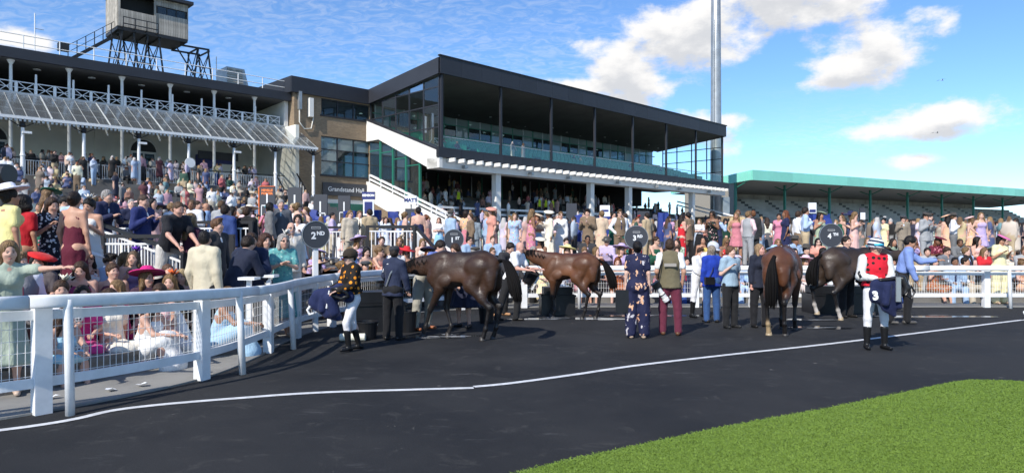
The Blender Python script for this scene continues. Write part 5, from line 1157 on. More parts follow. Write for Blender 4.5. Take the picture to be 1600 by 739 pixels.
def horse(loc, heading, coat, label, scale=1.0, neck=(1.0, -.05), neck_side=0.0, head_pitch=-50, legs=None, tail=None, points=(.012, .010, .010), sock={}, shade=None, h=.021, rug=None):
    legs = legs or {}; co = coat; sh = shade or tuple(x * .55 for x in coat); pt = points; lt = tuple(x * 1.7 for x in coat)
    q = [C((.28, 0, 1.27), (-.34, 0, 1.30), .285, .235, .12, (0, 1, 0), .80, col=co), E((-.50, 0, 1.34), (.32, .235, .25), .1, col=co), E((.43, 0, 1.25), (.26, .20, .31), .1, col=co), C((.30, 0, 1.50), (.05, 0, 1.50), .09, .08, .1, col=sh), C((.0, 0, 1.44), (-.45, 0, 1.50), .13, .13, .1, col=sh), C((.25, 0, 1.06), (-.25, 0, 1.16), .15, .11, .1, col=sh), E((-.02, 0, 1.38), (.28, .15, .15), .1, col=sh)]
    for s in (1, -1):
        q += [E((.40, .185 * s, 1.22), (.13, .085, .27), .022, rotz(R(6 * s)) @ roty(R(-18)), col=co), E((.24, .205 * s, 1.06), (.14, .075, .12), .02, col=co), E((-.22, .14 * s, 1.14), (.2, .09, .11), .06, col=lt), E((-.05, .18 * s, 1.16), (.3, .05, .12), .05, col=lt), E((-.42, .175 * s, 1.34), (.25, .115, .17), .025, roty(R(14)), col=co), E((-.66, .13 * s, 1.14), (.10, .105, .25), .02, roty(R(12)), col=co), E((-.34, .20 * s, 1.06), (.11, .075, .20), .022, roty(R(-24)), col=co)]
    nd = unit(V3(neck[0], neck_side, neck[1])); nb = V3(.48, 0, 1.32); poll = nb + nd * .80 + V3(0, 0, .06); mid = nb + nd * .4 + V3(0, 0, .04)
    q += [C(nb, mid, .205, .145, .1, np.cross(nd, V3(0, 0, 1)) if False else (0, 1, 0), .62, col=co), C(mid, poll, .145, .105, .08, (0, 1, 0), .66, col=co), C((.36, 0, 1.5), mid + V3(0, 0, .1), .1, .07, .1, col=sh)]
    hy = math.atan2(neck_side, neck[0]); hd = rotz(hy) @ V3(math.cos(R(head_pitch)), 0, math.sin(R(head_pitch))); hup = unit(np.cross(np.cross(hd, V3(0, 0, 1)), hd)); hl = unit(np.cross(hup, hd))
    jaw = poll + hd * .16 - hup * .07; muz = poll + hd * .50 - hup * .02
    q += [C(poll, poll + hd * .30, .10, .082, .05, hl, .78, col=co), C(poll + hd * .3, muz, .082, .062, .05, hl, .85, col=(co, pt)), E(jaw, .088, .06, col=co), E(muz + hd * .03 - hup * .02, (.062, .055, .055), .03, col=pt)]
    for s in (1, -1): q.append(C(poll + hup * .06 + hl * .055 * s, poll + hup * .2 - hd * .04 + hl * .075 * s, .032, .010, .02, hd, .6, col=sh))
    st = {'fl': (.02, -.03, 0), 'fr': (.0, .03, 0), 'hl': (.0, .02, 0), 'hr': (0, -.02, 0)}; st.update(legs)
    hooves = []
    for n, s in (('fl', 1), ('fr', -1)):
        dx, dk, lift = st[n]; y = .13 * s
        sp_, elb, kn, fe, hf = V3(.52, .15 * s, 1.12), V3(.36, .16 * s, .93), V3(.44 + dx * .5 + dk, y, .52 + lift), V3(.43 + dx, y, .20 + lift * 1.2), V3(.49 + dx, y, .055 + lift * 1.2)
        lc = (co, pt); w = sock.get(n); lo = w or pt
        q += [C(sp_, elb, .135, .105, .05, (0, 1, 0), .65, col=co), C(elb, kn, .092, .05, .05, col=lc), E(kn, (.05, .046, .058), .03, col=pt), C(kn, fe, .038, .031, .02, col=pt), E(fe, (.045, .042, .045), .03, col=lo), C(fe, hf, .036, .045, .02, col=lo)]; hooves.append((hf, lo))
    for n, s in (('hl', 1), ('hr', -1)):
        dx, dk, lift = st[n]; y = .135 * s
        hip, sti, hk, fe, hf = V3(-.48, .14 * s, 1.30), V3(-.30 + dx * .25, .18 * s, 1.0), V3(-.70 + dx * .7 + dk, .15 * s, .60 + lift), V3(-.64 + dx, y, .22 + lift * 1.1), V3(-.58 + dx, y, .055 + lift * 1.1)
        lc = (co, pt); w = sock.get(n); lo = w or pt
        q += [C(hip, sti, .19, .13, .06, (0, 1, 0), .7, col=co), C(V3(-.66, .11 * s, 1.18), sti * .4 + hk * .6, .135, .078, .05, (0, 1, 0), .72, col=co), C(sti, hk, .115, .05, .06, col=lc), E(hk + V3(-.02, 0, .02), (.056, .04, .062), .03, col=pt), C(hk, fe, .042, .033, .02, col=pt), E(fe, (.047, .043, .046), .03, col=lo), C(fe, hf, .037, .047, .02, col=lo)]; hooves.append((hf, lo))
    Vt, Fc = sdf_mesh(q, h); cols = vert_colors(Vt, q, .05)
    ex = []
    for s in (1, -1):
        c_ = poll + hd * .16 + hup * .045 + hl * .078 * s; ex.append(([c_ + V3(*p) * .02 for p in OCT[0]], OCT[1], 1)); c_ = muz + hd * .07 + hl * .035 * s; ex.append(([c_ + V3(*p) * .014 for p in OCT[0]], OCT[1], 1))
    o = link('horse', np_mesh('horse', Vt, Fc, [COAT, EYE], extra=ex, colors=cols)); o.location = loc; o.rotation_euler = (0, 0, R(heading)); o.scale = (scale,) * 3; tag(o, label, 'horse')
    for hf, lo in hooves:
        mb = MB(); mb.lathe([(.062, 0), (.06, .01), (.045, .075), (.01, .08)], 12, (hf[0] + .012, hf[1], hf[2] - .055)); mb.build('hoof', mat('hoof_pale' if sum(lo) > .5 else 'hoof_dark', (.35, .27, .17) if sum(lo) > .5 else (.03, .026, .024), .5), o, smooth=True)
    # tail: a dock and a fall of strands
    rnd = random.Random(int(heading * 10)); mb = MB(); ends = tail or [(-.98, 0, 1.25), (-1.08, 0, .95), (-1.06, 0, .55)]
    for i in range(130):
        a = rnd.uniform(0, 6.28); r_ = rnd.random() ** .5; L = rnd.uniform(.75, 1.0); pts = [V3(-.78, .03 * math.cos(a) * r_, 1.44 + .03 * math.sin(a))]
        for j, e in enumerate(ends): w_ = (.06, .11, .085)[min(j, 2)]; pts.append(V3(*e) + V3(math.cos(a), math.sin(a), .25 * math.sin(2 * a)) * w_ * r_ + (V3(*e) - pts[-1]) * (L - 1) * (j == len(ends) - 1))
        c_ = catmull([tuple(p) for p in pts], 4); mb.tube(c_, [.014] * (len(c_) - 3) + [.011, .007, .002], 4, False)
    mb.build('tail', horse_hair, o, smooth=True)
    mb = MB()
    for i in range(60):
        t = i / 59; b0 = V3(.40, 0, 1.54) * (1 - t) + (poll + hup * .08) * t + V3(0, 0, .07 * math.sin(math.pi * t)); d = V3(-.03, .13 * (1 if i % 7 else .6), -.14 + .03 * math.sin(i)); mb.tube([b0, b0 + d * .45 + V3(0, 0, .03), b0 + d], [.012, .013, .004], 4, False)
    mb.build('mane', horse_hair, o, smooth=True)
    mb = MB()
    def ring(c, ax, r1, r2, w=.008):
        ax = unit(ax); x = unit(np.cross(ax, hl + .01)); x = hup - ax * (hup @ ax); x = unit(x); y = np.cross(ax, x); mb.tube([c + x * r1 * math.cos(t) + y * r2 * math.sin(t) for t in np.linspace(0, 2 * math.pi, 15)], w, 5, False)
    ring(poll + hd * .33 - hup * .012, hd, .092, .078); ring(poll + hd * .06 - hup * .02, hd, .13, .098)
    for s in (1, -1): mb.tube([poll + hd * .06 + hl * .098 * s, poll + hd * .22 + hl * .088 * s - hup * .03, poll + hd * .4 + hl * .07 * s - hup * .03], .008, 5)
    mb.tube([poll + hd * .4 + hl * .07, poll + hd * .38 + hl * .12 - V3(0, 0, .25), poll + hd * .2 + hl * .1 - V3(0, 0, .45)], .007, 5); mb.build('bridle', bridle_m, o)
    for s in (1, -1): MB().lathe([(.022, 0), (.022, .006)], 10, tuple(poll + hd * .41 + hl * .075 * s - hup * .03)).build('bit_ring', steel_m, o)
    return o
DARKBAY = (.048, .024, .014); BAY = (.112, .047, .022); BAY2 = (.115, .045, .022); BROWN = (.052, .034, .024)
H1 = horse((-.86, 11.5, 0), 155, DARKBAY, 'wet dark bay racehorse facing left beside the 1ST sign, black tail swinging', .91, neck=(1.0, -.12), head_pitch=-42, legs={'fl': (.26, .02, 0), 'fr': (-.14, .02, 0), 'hl': (.06, 0, 0), 'hr': (-.02, 0, 0)}, tail=[(-.98, .10, 1.43), (-1.17, .22, 1.12), (-1.27, .25, .72)], shade=(.016, .010, .008))
H2 = horse((1.22, 14.5, 0), 152, BAY, 'bay racehorse with black legs facing left, drinking from the bucket', .86, neck=(1.0, .32), neck_side=.18, head_pitch=-55, legs={'fl': (-.1, 0, 0), 'fr': (.06, 0, 0), 'hl': (.16, .02, 0), 'hr': (-.08, 0, 0)}, tail=[(-.92, -.05, 1.35), (-1.06, -.08, 1.05), (-1.14, -.08, .72)], shade=(.06, .02, .012))
H3 = horse((4.9, 12.25, 0), 57, BAY2, 'bay racehorse seen from behind with one pale hind hoof', .95, neck=(1.0, .2), neck_side=.25, legs={'fl': (.02, 0, 0), 'fr': (-.05, 0, 0), 'hl': (-.02, 0, 0), 'hr': (.05, 0, 0)}, tail=[(-.90, .02, 1.30), (-.96, .02, .95), (-.93, .03, .5)], sock={'hl': (.5, .36, .2)})
H4 = horse((7.15, 14.3, 0), 14, BROWN, 'dark brown racehorse with white hind feet walking right by the 4TH sign', .93, neck=(1.0, .08), head_pitch=-35, legs={'fl': (.2, 0, .05), 'fr': (-.15, 0, 0), 'hl': (-.22, -.05, .10), 'hr': (.18, 0, 0)}, tail=[(-.95, 0, 1.35), (-1.05, 0, 1.05), (-1.02, 0, .75)], sock={'hl': (.6, .55, .5), 'hr': (.6, .55, .5)}, shade=(.014, .011, .010))

# ------------------------------------------------------------------ people inside the ring
SK1, SK2, SK3, SK4 = (.60, .36, .27), (.52, .29, .20), (.42, .22, .14), (.66, .42, .33)
BLK, NVY, WHT = (.010, .010, .012), (.012, .016, .040), (.80, .80, .80)
HB, HBR, HD, HBL, HGR, HRED = (.012, .009, .008), (.06, .032, .018), (.025, .015, .010), (.25, .155, .07), (.42, .40, .38), (.20, .06, .02)
HH = .017
def cloth_prop(name, prims, h, col, label, cat, loc, rz=0, m=CLOTH, parent=None):
    Vt, Fc = sdf_mesh(prims, h); o = link(name, np_mesh(name, Vt, Fc, [m]), parent); o.color = (*col, 1); o.location = loc; o.rotation_euler = (0, 0, R(rz))
    return tag(o, label, cat) if label else o
# jockey, left
JL = (ray(551, 10.2), 10.2)
o, J = person((*JL, 0), -52, 'jockey_walk', 'm', 'silks', [(.014, .011, .009), (.74, .73, .76)], 'crop', HD, SK4, 'helmet', (.03, .022, .014), .86, HH, pat='dots', c2=(.80, .28, .02), label='jockey in black silks with orange spots carrying a navy saddle cloth')
pr = [C((-.20, -.02, .02), (.10, .0, .05), .10, .12, .03, (0, 1, 0), .6), C((-.24, 0, -.08), (-.10, 0, -.2), .12, .09, .025, (0, 1, 0), .5), C((-.02, -.05, -.02), (.04, -.04, -.22), .09, .08, .025), C((-.12, -.04, .02), (-.14, -.05, -.18), .06, .06, .02), C((-.06, -.03, -.24), (.08, 0, -.30), .08, .06, .03, (0, 1, 0), .6), C((.12, -.05, .12), (.24, -.02, .0), .09, .09, .04, (0, 1, 0), .7)]
sad = cloth_prop('saddle_cloth', pr, .014, (.012, .02, .075), 'navy saddle cloth and small saddle held by the orange spotted jockey', 'saddle cloth', (JL[0] - .26, JL[1] - .16, .82), 0)
MB().tube([(.02, -.10, .12), (.10, -.16, .13), (.22, -.14, .09), (.26, -.10, .02), (.16, -.14, -.02), (.04, -.14, .03), (.02, -.10, .12)], .03, 7).build('saddle', black_m, sad, smooth=True)
MB().tube([(-.30, -.10, -.13), (-.34, -.11, -.18), (-.31, -.11, -.25), (-.24, -.12, -.23)], .02, 6).build('white_number', white_paint, sad, smooth=True)
MB().tube([(-.02, -.10, .10), (-.06, -.11, -.16)], .012, 5).build('girth_strap', white_paint, sad)
# groom, navy jacket, from behind
o, J = person((ray(614, 11.3), 11.3, 0), 160, 'groom', 'f', 'coat', [(.020, .028, .062), BLK], 'crop', HD, SK1, 'cap', (.03, .032, .04), .88, HH, label='groom in navy jacket, dark cap and black trousers holding the dark bay horse')
for s in (1, -1): MB().tube([(.05 * s, .075, 1.44), (.12 * s, .06, 1.42), (.175 * s, .03, 1.36), (.20 * s, .03, 1.28)], .011, 5).build('white_piping', white_paint, o)
MB().tube([(-.10, .05, 1.44), (-.02, .135, 1.25), (.06, .15, 1.02)], .014, 5).build('lanyard', grey_steel, o)
# people behind the dark bay horse
person((ray(660, 12.55), 12.55, 0), 60, 'stoop', 'm', 'shirt', [(.12, .17, .45), (.36, .34, .28)], 'short', HD, SK1, None, height=1.0, h=HH, shoe_c=(.30, .10, .04), label='man in blue shirt and pale chinos behind the dark bay horse')
person((ray(724, 12.9), 12.9, 0), -30, 'stoop', 'f', 'dress_flare_short', [(.012, .014, .035), BLK], 'long', HBR, SK1, None, height=.97, h=HH, label='woman in dark navy dress behind the dark bay horse')
# man with the bucket
BL = (ray(797, 13.9), 13.9)
o, J = person((*BL, 0), 62, 'bucket', 'm', 'polo', [(.80, .80, .81), (.018, .018, .020)], 'bald', HB, (.58, .32, .25), None, height=.95, h=HH, label='bald man in white polo shirt holding a black bucket for the bay horse')
bk = tag(empty('bucket', (ray(828, 13.85), 13.85, .90)), 'black bucket held up under the bay horse head', 'bucket'); bk.rotation_euler = (R(15), R(28), 0)
mb = MB(); mb.lathe([(.11, -.13), (.145, .13), (.152, .13), (.152, .145), (.138, .145), (.10, -.11), (.001, -.11)], 18); mb.build('pail', black_m, bk, smooth=False)
MB().tube([(.15 * math.cos(t), .02, .13 + .16 * math.sin(t)) for t in np.linspace(0, math.pi, 9)], .006, 5).build('handle', steel_m, bk); MB().box(.13, .17, -.05, .05, -.2, .1).build('sponge', white_paint, bk)
person((ray(780, 14.9), 14.9, 0), 35, 'stoop', 'm', 'shirt', [(.03, .03, .035), (.015, .015, .017)], 'short', HD, SK1, None, height=.97, h=.02, shoe_c=(.45, .25, .13), label='man in tan shoes hidden behind the dark bay horse tail')
# woman in leaf print jumpsuit
o, J = person((ray(996, 11.5), 11.5, 0), 172, 'stand', 'f', 'jumpsuit', [(.015, .018, .055)], 'bun', HB, SK4, None, height=.93, h=HH, pat='leaf', c2=(.72, .42, .26), c3=(.55, .52, .55), label='woman in navy leaf print jumpsuit standing with her back turned')
fo = tag(empty('folder', (ray(975, 11.45), 11.45, .62)), 'black folder with white papers held by woman in leaf print', 'folder'); MB().box(-.14, .10, -.02, .02, -.19, .2).build('cover', black_m, fo); MB().box(.101, .125, -.016, .016, -.16, .19).build('papers', white_sign, fo)
# photographer
PL = (ray(1047, 11.9), 11.9)
o, J = person((*PL, 0), 168, 'photog', 'm', 'gilet', [(.145, .125, .075), (.13, .022, .045), (.78, .78, .80)], 'short', HBR, SK2, None, height=.945, h=HH, shoe_c=(.12, .055, .03), label='photographer in khaki vest and maroon trousers, camera at his hip')
MB().box(-.11, .11, .165, .172, 1.27, 1.33).build('vest_print', mat('vest_print', (.30, .28, .25), .8), o); MB().tube([(.06, .02, 1.53), (.17, .14, 1.3), (.22, .10, 1.05)], .014, 5).build('strap', black_m, o)
cm = tag(empty('camera', (PL[0] - .26, PL[1] - .10, .87)), 'camera with long white lens hanging at the photographer hip', 'camera'); cm.rotation_euler = (R(-8), R(145), 0)
MB().box(-.07, .07, -.05, .05, -.06, .05).build('body', black_m, cm); MB().lathe([(.042, .05), (.042, .16), (.05, .17), (.05, .27), (.058, .28), (.058, .33)], 14).build('lens', white_paint, cm, smooth=False); MB().lathe([(.053, .185), (.053, .2)], 14).build('lens_ring', black_m, cm)
# jockey stooping, woman in blue, man in pale shirt
o, J = person((ray(1092, 14.6), 14.6, 0), 28, 'stoop', 'm', 'silks', [(.74, .74, .76), (.76, .76, .78), (.70, .70, .72)], 'crop', HD, SK1, 'helmet', (.52, .54, .60), .97, HH, label='stooping jockey in white silks and pale grey cap beside woman in blue')
MB().tube([(.06, -.34, 1.18), (-.02, -.36, .98), (-.08, -.34, .78)], .035, 6).build('yellow_sash', mat('yellow_sash', (.75, .62, .05), .6), o); MB().tube([(.10, -.34, 1.16), (.03, -.37, .97), (-.02, -.35, .78)], .02, 6).build('black_sash', black_m, o)
o, J = person((ray(1112, 13.7), 13.7, 0), 188, 'stand', 'f', 'coat', [(.012, .045, .36), (.035, .09, .24)], 'bob', (.36, .30, .24), SK1, None, height=.88, h=HH, label='woman in bright blue jacket and jeans with fair hair, back turned')
MB().tube([(-.10, .02, 1.44), (.05, .16, 1.2), (.14, .14, 1.0)], .01, 5).build('bag_strap', black_m, o); hb = MB().box(.02, .24, .13, .21, .88, 1.05).build('shoulder_bag', black_m, o)
person((ray(1141, 12.85), 12.85, 0), 24, 'glass', 'm', 'polo', [(.30, .42, .52), (.014, .014, .016)], 'short', (.16, .085, .045), SK4, None, height=.87, h=HH, shoe_c=(.03, .03, .03), label='man in pale blue shirt and black trousers left of the rear view horse')
person((ray(1186, 12.95), 12.95, 0), 18, 'stand2', 'f', 'coat', [(.014, .018, .035), (.012, .012, .015)], 'bob', (.40, .26, .14), (.62, .33, .27), None, height=.90, h=HH, label='fair haired woman in navy jacket behind the rear view bay horse')
# jockey, right, red with black spots
RL = (ray(1368, 10.35), 10.35)
o, J = person((*RL, 0), -4, 'jockey_carry', 'm', 'silks', [(.62, .012, .030), (.70, .70, .71), (.64, .64, .62)], 'crop', HD, SK1, 'helmet', (.75, .77, .80), .94, HH, pat='dots', c2=(.014, .010, .010), label='jockey in red silks with black spots and white sleeves carrying a saddle')
for ch in o.children:
    if ch.name.startswith('hat'):
        ch.data = ch.data.copy(); ch.data.materials[0] = HOOPS; ch['second_colour'] = [.012, .02, .05]; ch['third_colour'] = [0, 0, 0]
MB().tube([(-.07, -.115, 1.685), (.0, -.145, 1.69), (.07, -.11, 1.685)], .022, 6).build('goggles', mat('goggle_blue', (.05, .45, .65), .15), o, smooth=True)
for s in (1, -1): MB().tube([(s * .245, -.03, 1.30), (s * .285, -.06, 1.22), (s * .27, -.10, 1.16)], .026, 6).build('sleeve_band', black_m, o, smooth=True)
pr = [C((-.13, 0, 0), (.15, 0, .03), .11, .10, .04, (0, 1, 0), .6), C((-.15, -.02, -.14), (-.05, 0, -.2), .1, .09, .025, (0, 1, 0), .6), C((.05, -.03, -.12), (.12, 0, -.26), .10, .10, .025, (0, 1, 0), .55), C((0.02, 0, -.3), (.12, 0, -.42), .10, .04, .03, (0, 1, 0), .45), C((-.20, -.03, -.10), (-.19, -.03, -.18), .075, .07, .02, (0, 1, 0), .5), C((.0, -.05, .0), (-.04, -.06, -.25), .05, .05, .02), C((.14, -.05, .0), (.17, -.05, -.3), .045, .04, .02)]
sad = cloth_prop('saddle_cloth', pr, .014, (.010, .016, .060), 'navy saddle cloth numbered 3 held by the red spotted jockey', 'saddle cloth', (RL[0] - .02, RL[1] - .33, .98))
pr = [C((-.10, -.03, .09), (.20, -.04, .13), .04, .05, .04, (0, 0, 1), .6), C((.2, -.08, .10), (.26, -.09, -.02), .04, .045, .04), C((.26, -.09, -.02), (.22, -.1, -.10), .04, .03, .03)]
cloth_prop('saddle', pr, .012, (.020, .020, .022), None, None, (0, 0, 0), 0, LEATHER, sad); MB().box(.08, .15, -.125, -.105, -.22, .14).build('girth', grey_steel, sad); MB().tube([(.30, -.10, .02), (.36, -.11, -.08), (.30, -.12, -.18), (.22, -.12, -.12), (.30, -.10, .02)], .014, 6).build('stirrup', black_m, sad)
text_part('3', .17, letter_white, sad, (-.20, -.078, -.14), (R(90), R(-8), 0), 'number', .01, .006)
# man on the rail, and the person holding the fourth horse
person((ray(1408, 13.4), 13.4, 0), 62, 'on_rail', 'm', 'shirt', [(.20, .29, .60), (.012, .012, .014)], 'short', HB, SK3, None, height=1.0, h=HH, shoe_c=(.08, .075, .07), label='dark haired man in blue shirt reaching for the white rail')
person((ray(1322, 14.6), 14.6, 0), 20, 'stand', 'm', 'shirt', [(.02, .025, .05), (.012, .012, .014)], 'short', HD, SK1, None, height=.98, h=.02, label='handler in dark clothes behind the dark brown horse')
# ------------------------------------------------------------------ things in and around the ring
def place_sign(txt, sup, x, Y, yc, label, face=0.0, r=.235, base_z=0.0, pole_x=None):
    X = ray(x, Y); zc = CAM_H - (yc - HORIZON) * Y / F_PX; s = tag(empty('place_sign', (X, Y, base_z), R(face)), label, 'sign'); n = 36
    mb = MB(); mb.add([(r * math.cos(2 * math.pi * i / n), y, zc - base_z + r * math.sin(2 * math.pi * i / n)) for y in (-.03, .03) for i in range(n)], [tuple(range(n)), tuple(range(2 * n - 1, n - 1, -1))] + [(i, (i + 1) % n, n + (i + 1) % n, n + i) for i in range(n)]); d = mb.build('disc', sign_grey, s)
    MB().tube([(r * 1.0 * math.cos(t), -.031, zc - base_z + r * math.sin(t)) for t in np.linspace(0, 2 * math.pi, 41)], .008, 5, False).build('rim', grey_steel, d)
    MB().box(-.045, .045, -.02, .05, 0, zc - base_z - r + .03).build('pole', white_rail, s)
    text_part(txt, .17, letter_white, d, (-.045, -.034, zc - base_z - .02), (R(90), 0, 0), 'number', .006, .003); text_part(sup, .095, letter_white, d, (.105 if txt == '4' else .085, -.034, zc - base_z + .025), (R(90), 0, 0), 'ordinal', .004, .003)
    mb = MB()
    for a in (.112, .142): mb.box(-.085, .085, -.034, -.031, zc - base_z + a, zc - base_z + a + .005)
    for a in (-.085, .081): mb.box(a, a + .004, -.034, -.031, zc - base_z + .112, zc - base_z + .147)
    mb.build('emblem', letter_white, d)
    return s
place_sign('2', 'ND', 493, 12.35, 367, 'round dark sign reading 2ND on a white pole at the left rail', 34, .25)
place_sign('1', 'ST', 709, 16.55, 374, 'round dark sign reading 1ST above the dark bay horse', 14, .24)
place_sign('3', 'RD', 994, 16.55, 371, 'round dark sign reading 3RD behind woman in leaf print', 0, .285)
place_sign('4', 'TH', 1298, 16.55, 368, 'round dark sign reading 4TH above the dark brown horse', 0, .285)
def trough(x, Y, w, d, h_, label, rz=0, tubs=1):
    t = tag(empty('mounting_box', (ray(x, Y), Y, 0), R(rz)), label, 'box')
    MB().box(-w / 2, w / 2, -d / 2, d / 2, 0, h_ * .72).build('base', black_m, t); MB().box(-w / 2 + .06, w / 2 - .06, -d / 2 + .05, d / 2 - .05, h_ * .72, h_).build('lid', black_m, t)
    MB().box(-w / 2 - .02, w / 2 + .02, -d / 2 - .02, d / 2 + .02, h_ * .66, h_ * .72).build('rim', black_m, t); return t
trough(590, 12.55, .95, .6, .72, 'large black box standing behind the two people at the left rail', 20)
trough(1312, 15.6, 1.5, .6, .62, 'long low black box behind the dark brown horse'); trough(870, 15.2, .75, .5, .62, 'black box by the rail behind the bay horse and bucket', 5)
def tub(x, Y, r, h_, label):
    t = tag(empty('tub', (ray(x, Y), Y, 0)), label, 'tub'); MB().lathe([(r * .82, 0), (r, h_), (r * 1.05, h_), (r * 1.05, h_ + .02), (r * .93, h_ + .02), (r * .78, .03), (.001, .03)], 20).build('shell', black_m, t, smooth=False)
    MB().tube([(r * math.cos(a), -.02, h_ - .02 - .1 * math.sin(a)) for a in np.linspace(0, math.pi, 9)], .008, 5).build('handle', steel_m, t)
tub(637, 12.3, .17, .36, 'black bucket on the ground right of the groom'); tub(573, 11.4, .19, .28, 'black bucket on the ground behind the spotted jockey'); tub(760, 13.6, .16, .3, 'black bucket on the ground behind the dark bay hind legs')
s = tag(empty('yellow_box', (ray(868, 15.1), 15.1, .625)), 'small yellow container on the black box by the bay horse', 'container'); MB().lathe([(.07, 0), (.075, .16), (.03, .2), (.03, .24), (.001, .24)], 14).build('jug', mat('yellow_plastic', (.8, .42, .01), .4), s, smooth=False)
s = tag(empty('rolled_towel', (ray(551, 11.15), 11.15, .065), R(4)), 'rolled white cloth lying on the asphalt by the left jockey', 'towel'); MB().tube([(-.21, 0, 0), (-.2, 0, 0), (.2, 0, 0), (.21, 0, 0)], [.045, .062, .062, .045], 14).build('roll', mat('cream_cloth', (.72, .71, .60), .9), s, smooth=False)
s = tag(empty('white_board', (10.72, 14.15, 0)), 'edge of a white board on a thin black leg at the right edge', 'board'); MB().add([(0, 0, .03), (.5, 0, -.0 + .28), (.55, .02, .5), (-.05, .02, .17)], [(0, 1, 2, 3)]).build('panel', white_sign, s); MB().tube([(-.15, 0, .0), (.3, 0, .1)], .012, 5).build('leg', black_m, s)
s = tag(empty('water_bottle', (-4.55, 8.75, .02)), 'clear plastic water bottle on the concrete behind the near rail', 'bottle'); MB().lathe([(.045, 0), (.048, .05), (.046, .2), (.02, .27), (.016, .3), (.001, .3)], 12).build('shell', glass('bottle_plastic', (.8, .88, .92), .75), s, smooth=True); MB().lathe([(.018, .29), (.018, .315), (.001, .315)], 10).build('cap', white_paint, s); MB().lathe([(.0475, .08), (.0475, .15)], 12).build('wrapper', mat('bottle_wrap', (.1, .2, .5), .4), s)
rnd = random.Random(3)
for i, (X, Y, lab) in enumerate(((-4.35, 7.35, 'crumpled white paper scrap on the concrete by the second rail post'), (-4.15, 7.6, 'small torn paper scrap on the concrete nearest the near rail panel'), (-4.75, 7.0, 'white paper tube on the concrete behind the leaning rail leg'))):
    n = 9; v = [(0, 0, .015)] + [(rnd.uniform(.03, .09) * math.cos(2 * math.pi * k / n), rnd.uniform(.03, .07) * math.sin(2 * math.pi * k / n), rnd.uniform(.0, .035)) for k in range(n)]
    tag(link('paper_scrap', new_mesh('paper_scrap', v, [(0, 1 + k, 1 + (k + 1) % n) for k in range(n)], white_sign), None, (X, Y, .03)), lab, 'litter')
# white box caps of posts at the left rail
for x, Y, lab in ((400, 9.9, 'white box cap on a post at the left rail near dark suited men'), (430, 10.6, 'white box cap on a post at the left rail beside woman in teal')):
    t = tag(empty('post_cap', (ray(x, Y) - .1, Y, 0)), lab, 'post cap'); MB().box(-.03, .03, -.03, .03, .02, 1.08).build('leg', white_rail, t); MB().box(-.12, .12, -.12, .12, 1.08, 1.12).build('top', white_paint, t)
# black topped white bar railings on the terrace
def rail_run(p0, p1, label, h_=1.05, drop=0.0):
    p0, p1 = Vector(p0), Vector(p1); d = (p1 - p0); L = math.hypot(d.x, d.y); t = tag(empty('handrail', p0, math.atan2(d.y, d.x)), label, 'railing'); n = int(L / .115); sl = d.z / L
    mb = MB()
    for i in range(1, n): x = L * i / n; mb.box(x - .012, x + .012, -.012, .012, .1 + sl * x, h_ - .1 + sl * x)
    mb.beam((0, 0, .1), (L, 0, .1 + d.z), .035); mb.beam((0, 0, h_ - .12), (L, 0, h_ - .12 + d.z), .035); mb.build('bars', white_paint, t)
    MB().beam((-.05, 0, h_ + .02), (L + .05, 0, h_ + .02 + d.z), .07, .07).build('top_bar', black_iron, t)
    for x in (0, L): MB().box(x - .045, x + .045, -.045, .045, -.1 + (d.z if x else 0), h_ + .04 + (d.z if x else 0)).build('post', black_iron, t)
rail_run((-8.3, 13.6, .95), (-5.75, 11.9, .33), 'sloping black topped white railing beside the navy suited man')
rail_run((-9.2, 15.6, 1.0), (-6.0, 15.6, 1.0), 'black topped white railing behind the navy suited man'); rail_run((-7.6, 12.6, .66), (-5.2, 12.6, .66), 'short black topped railing behind man in black polo')
rail_run((-7.2, 21.6, 1.0), (-3.4, 21.6, 1.0), 'black topped railing behind the two women in white'); 
rail_run((-4.3, 20.2, 1.0), (-2.9, 20.2, 1.0), 'white barred railing right of man in cream blazer'); rail_run((-2.85, 20.2, 1.0), (-1.75, 17.9, .05), 'sloping black topped railing above the dark bay horse neck')
# bookmakers' pitches
def pitch_board(x, Y, top_y, w, h_, label, m=sign_grey, text=None, cover=True, tm=letter_white, tsize=.3, marks=True):
    X = ray(x, Y); zt = CAM_H - (top_y - HORIZON) * Y / F_PX; t = tag(empty('betting_board', (X, Y, PLAT)), label, 'board'); zt -= PLAT; k = w
    MB().box(-w / 2, w / 2, -.06, .06, zt - h_, zt).build('panel', m, t); MB().tube([(0, .1, 0), (0, .1, zt)], .03, 6).build('stand', grey_steel, t)
    if marks:
        mb = MB(); mb.box(-.035, .035, -.075, -.061, zt - h_ * .75, zt - h_ * .2); mb.box(-w * .36, w * .36, -.075, -.0615, zt - h_ * .55, zt - h_ * .52)
        for s in (-1, 1): mb.box(s * w * .36 - .02, s * w * .36 + .02, -.075, -.0615, zt - h_ * .85, zt - h_ * .55)
        mb.build('bracket', white_paint, t)
    if text:
        for i, ln in enumerate(text): text_part(ln, tsize, tm, t, (0, -.07, zt - .1 - tsize * .5 - i * tsize * 1.05), (R(90), 0, 0), bold=.01)
    for s in (-1, 1): MB().tube([(0, .1, .5), (s * .5, -.3, 0)], .025, 5).build('foot', grey_steel, t)
    return t
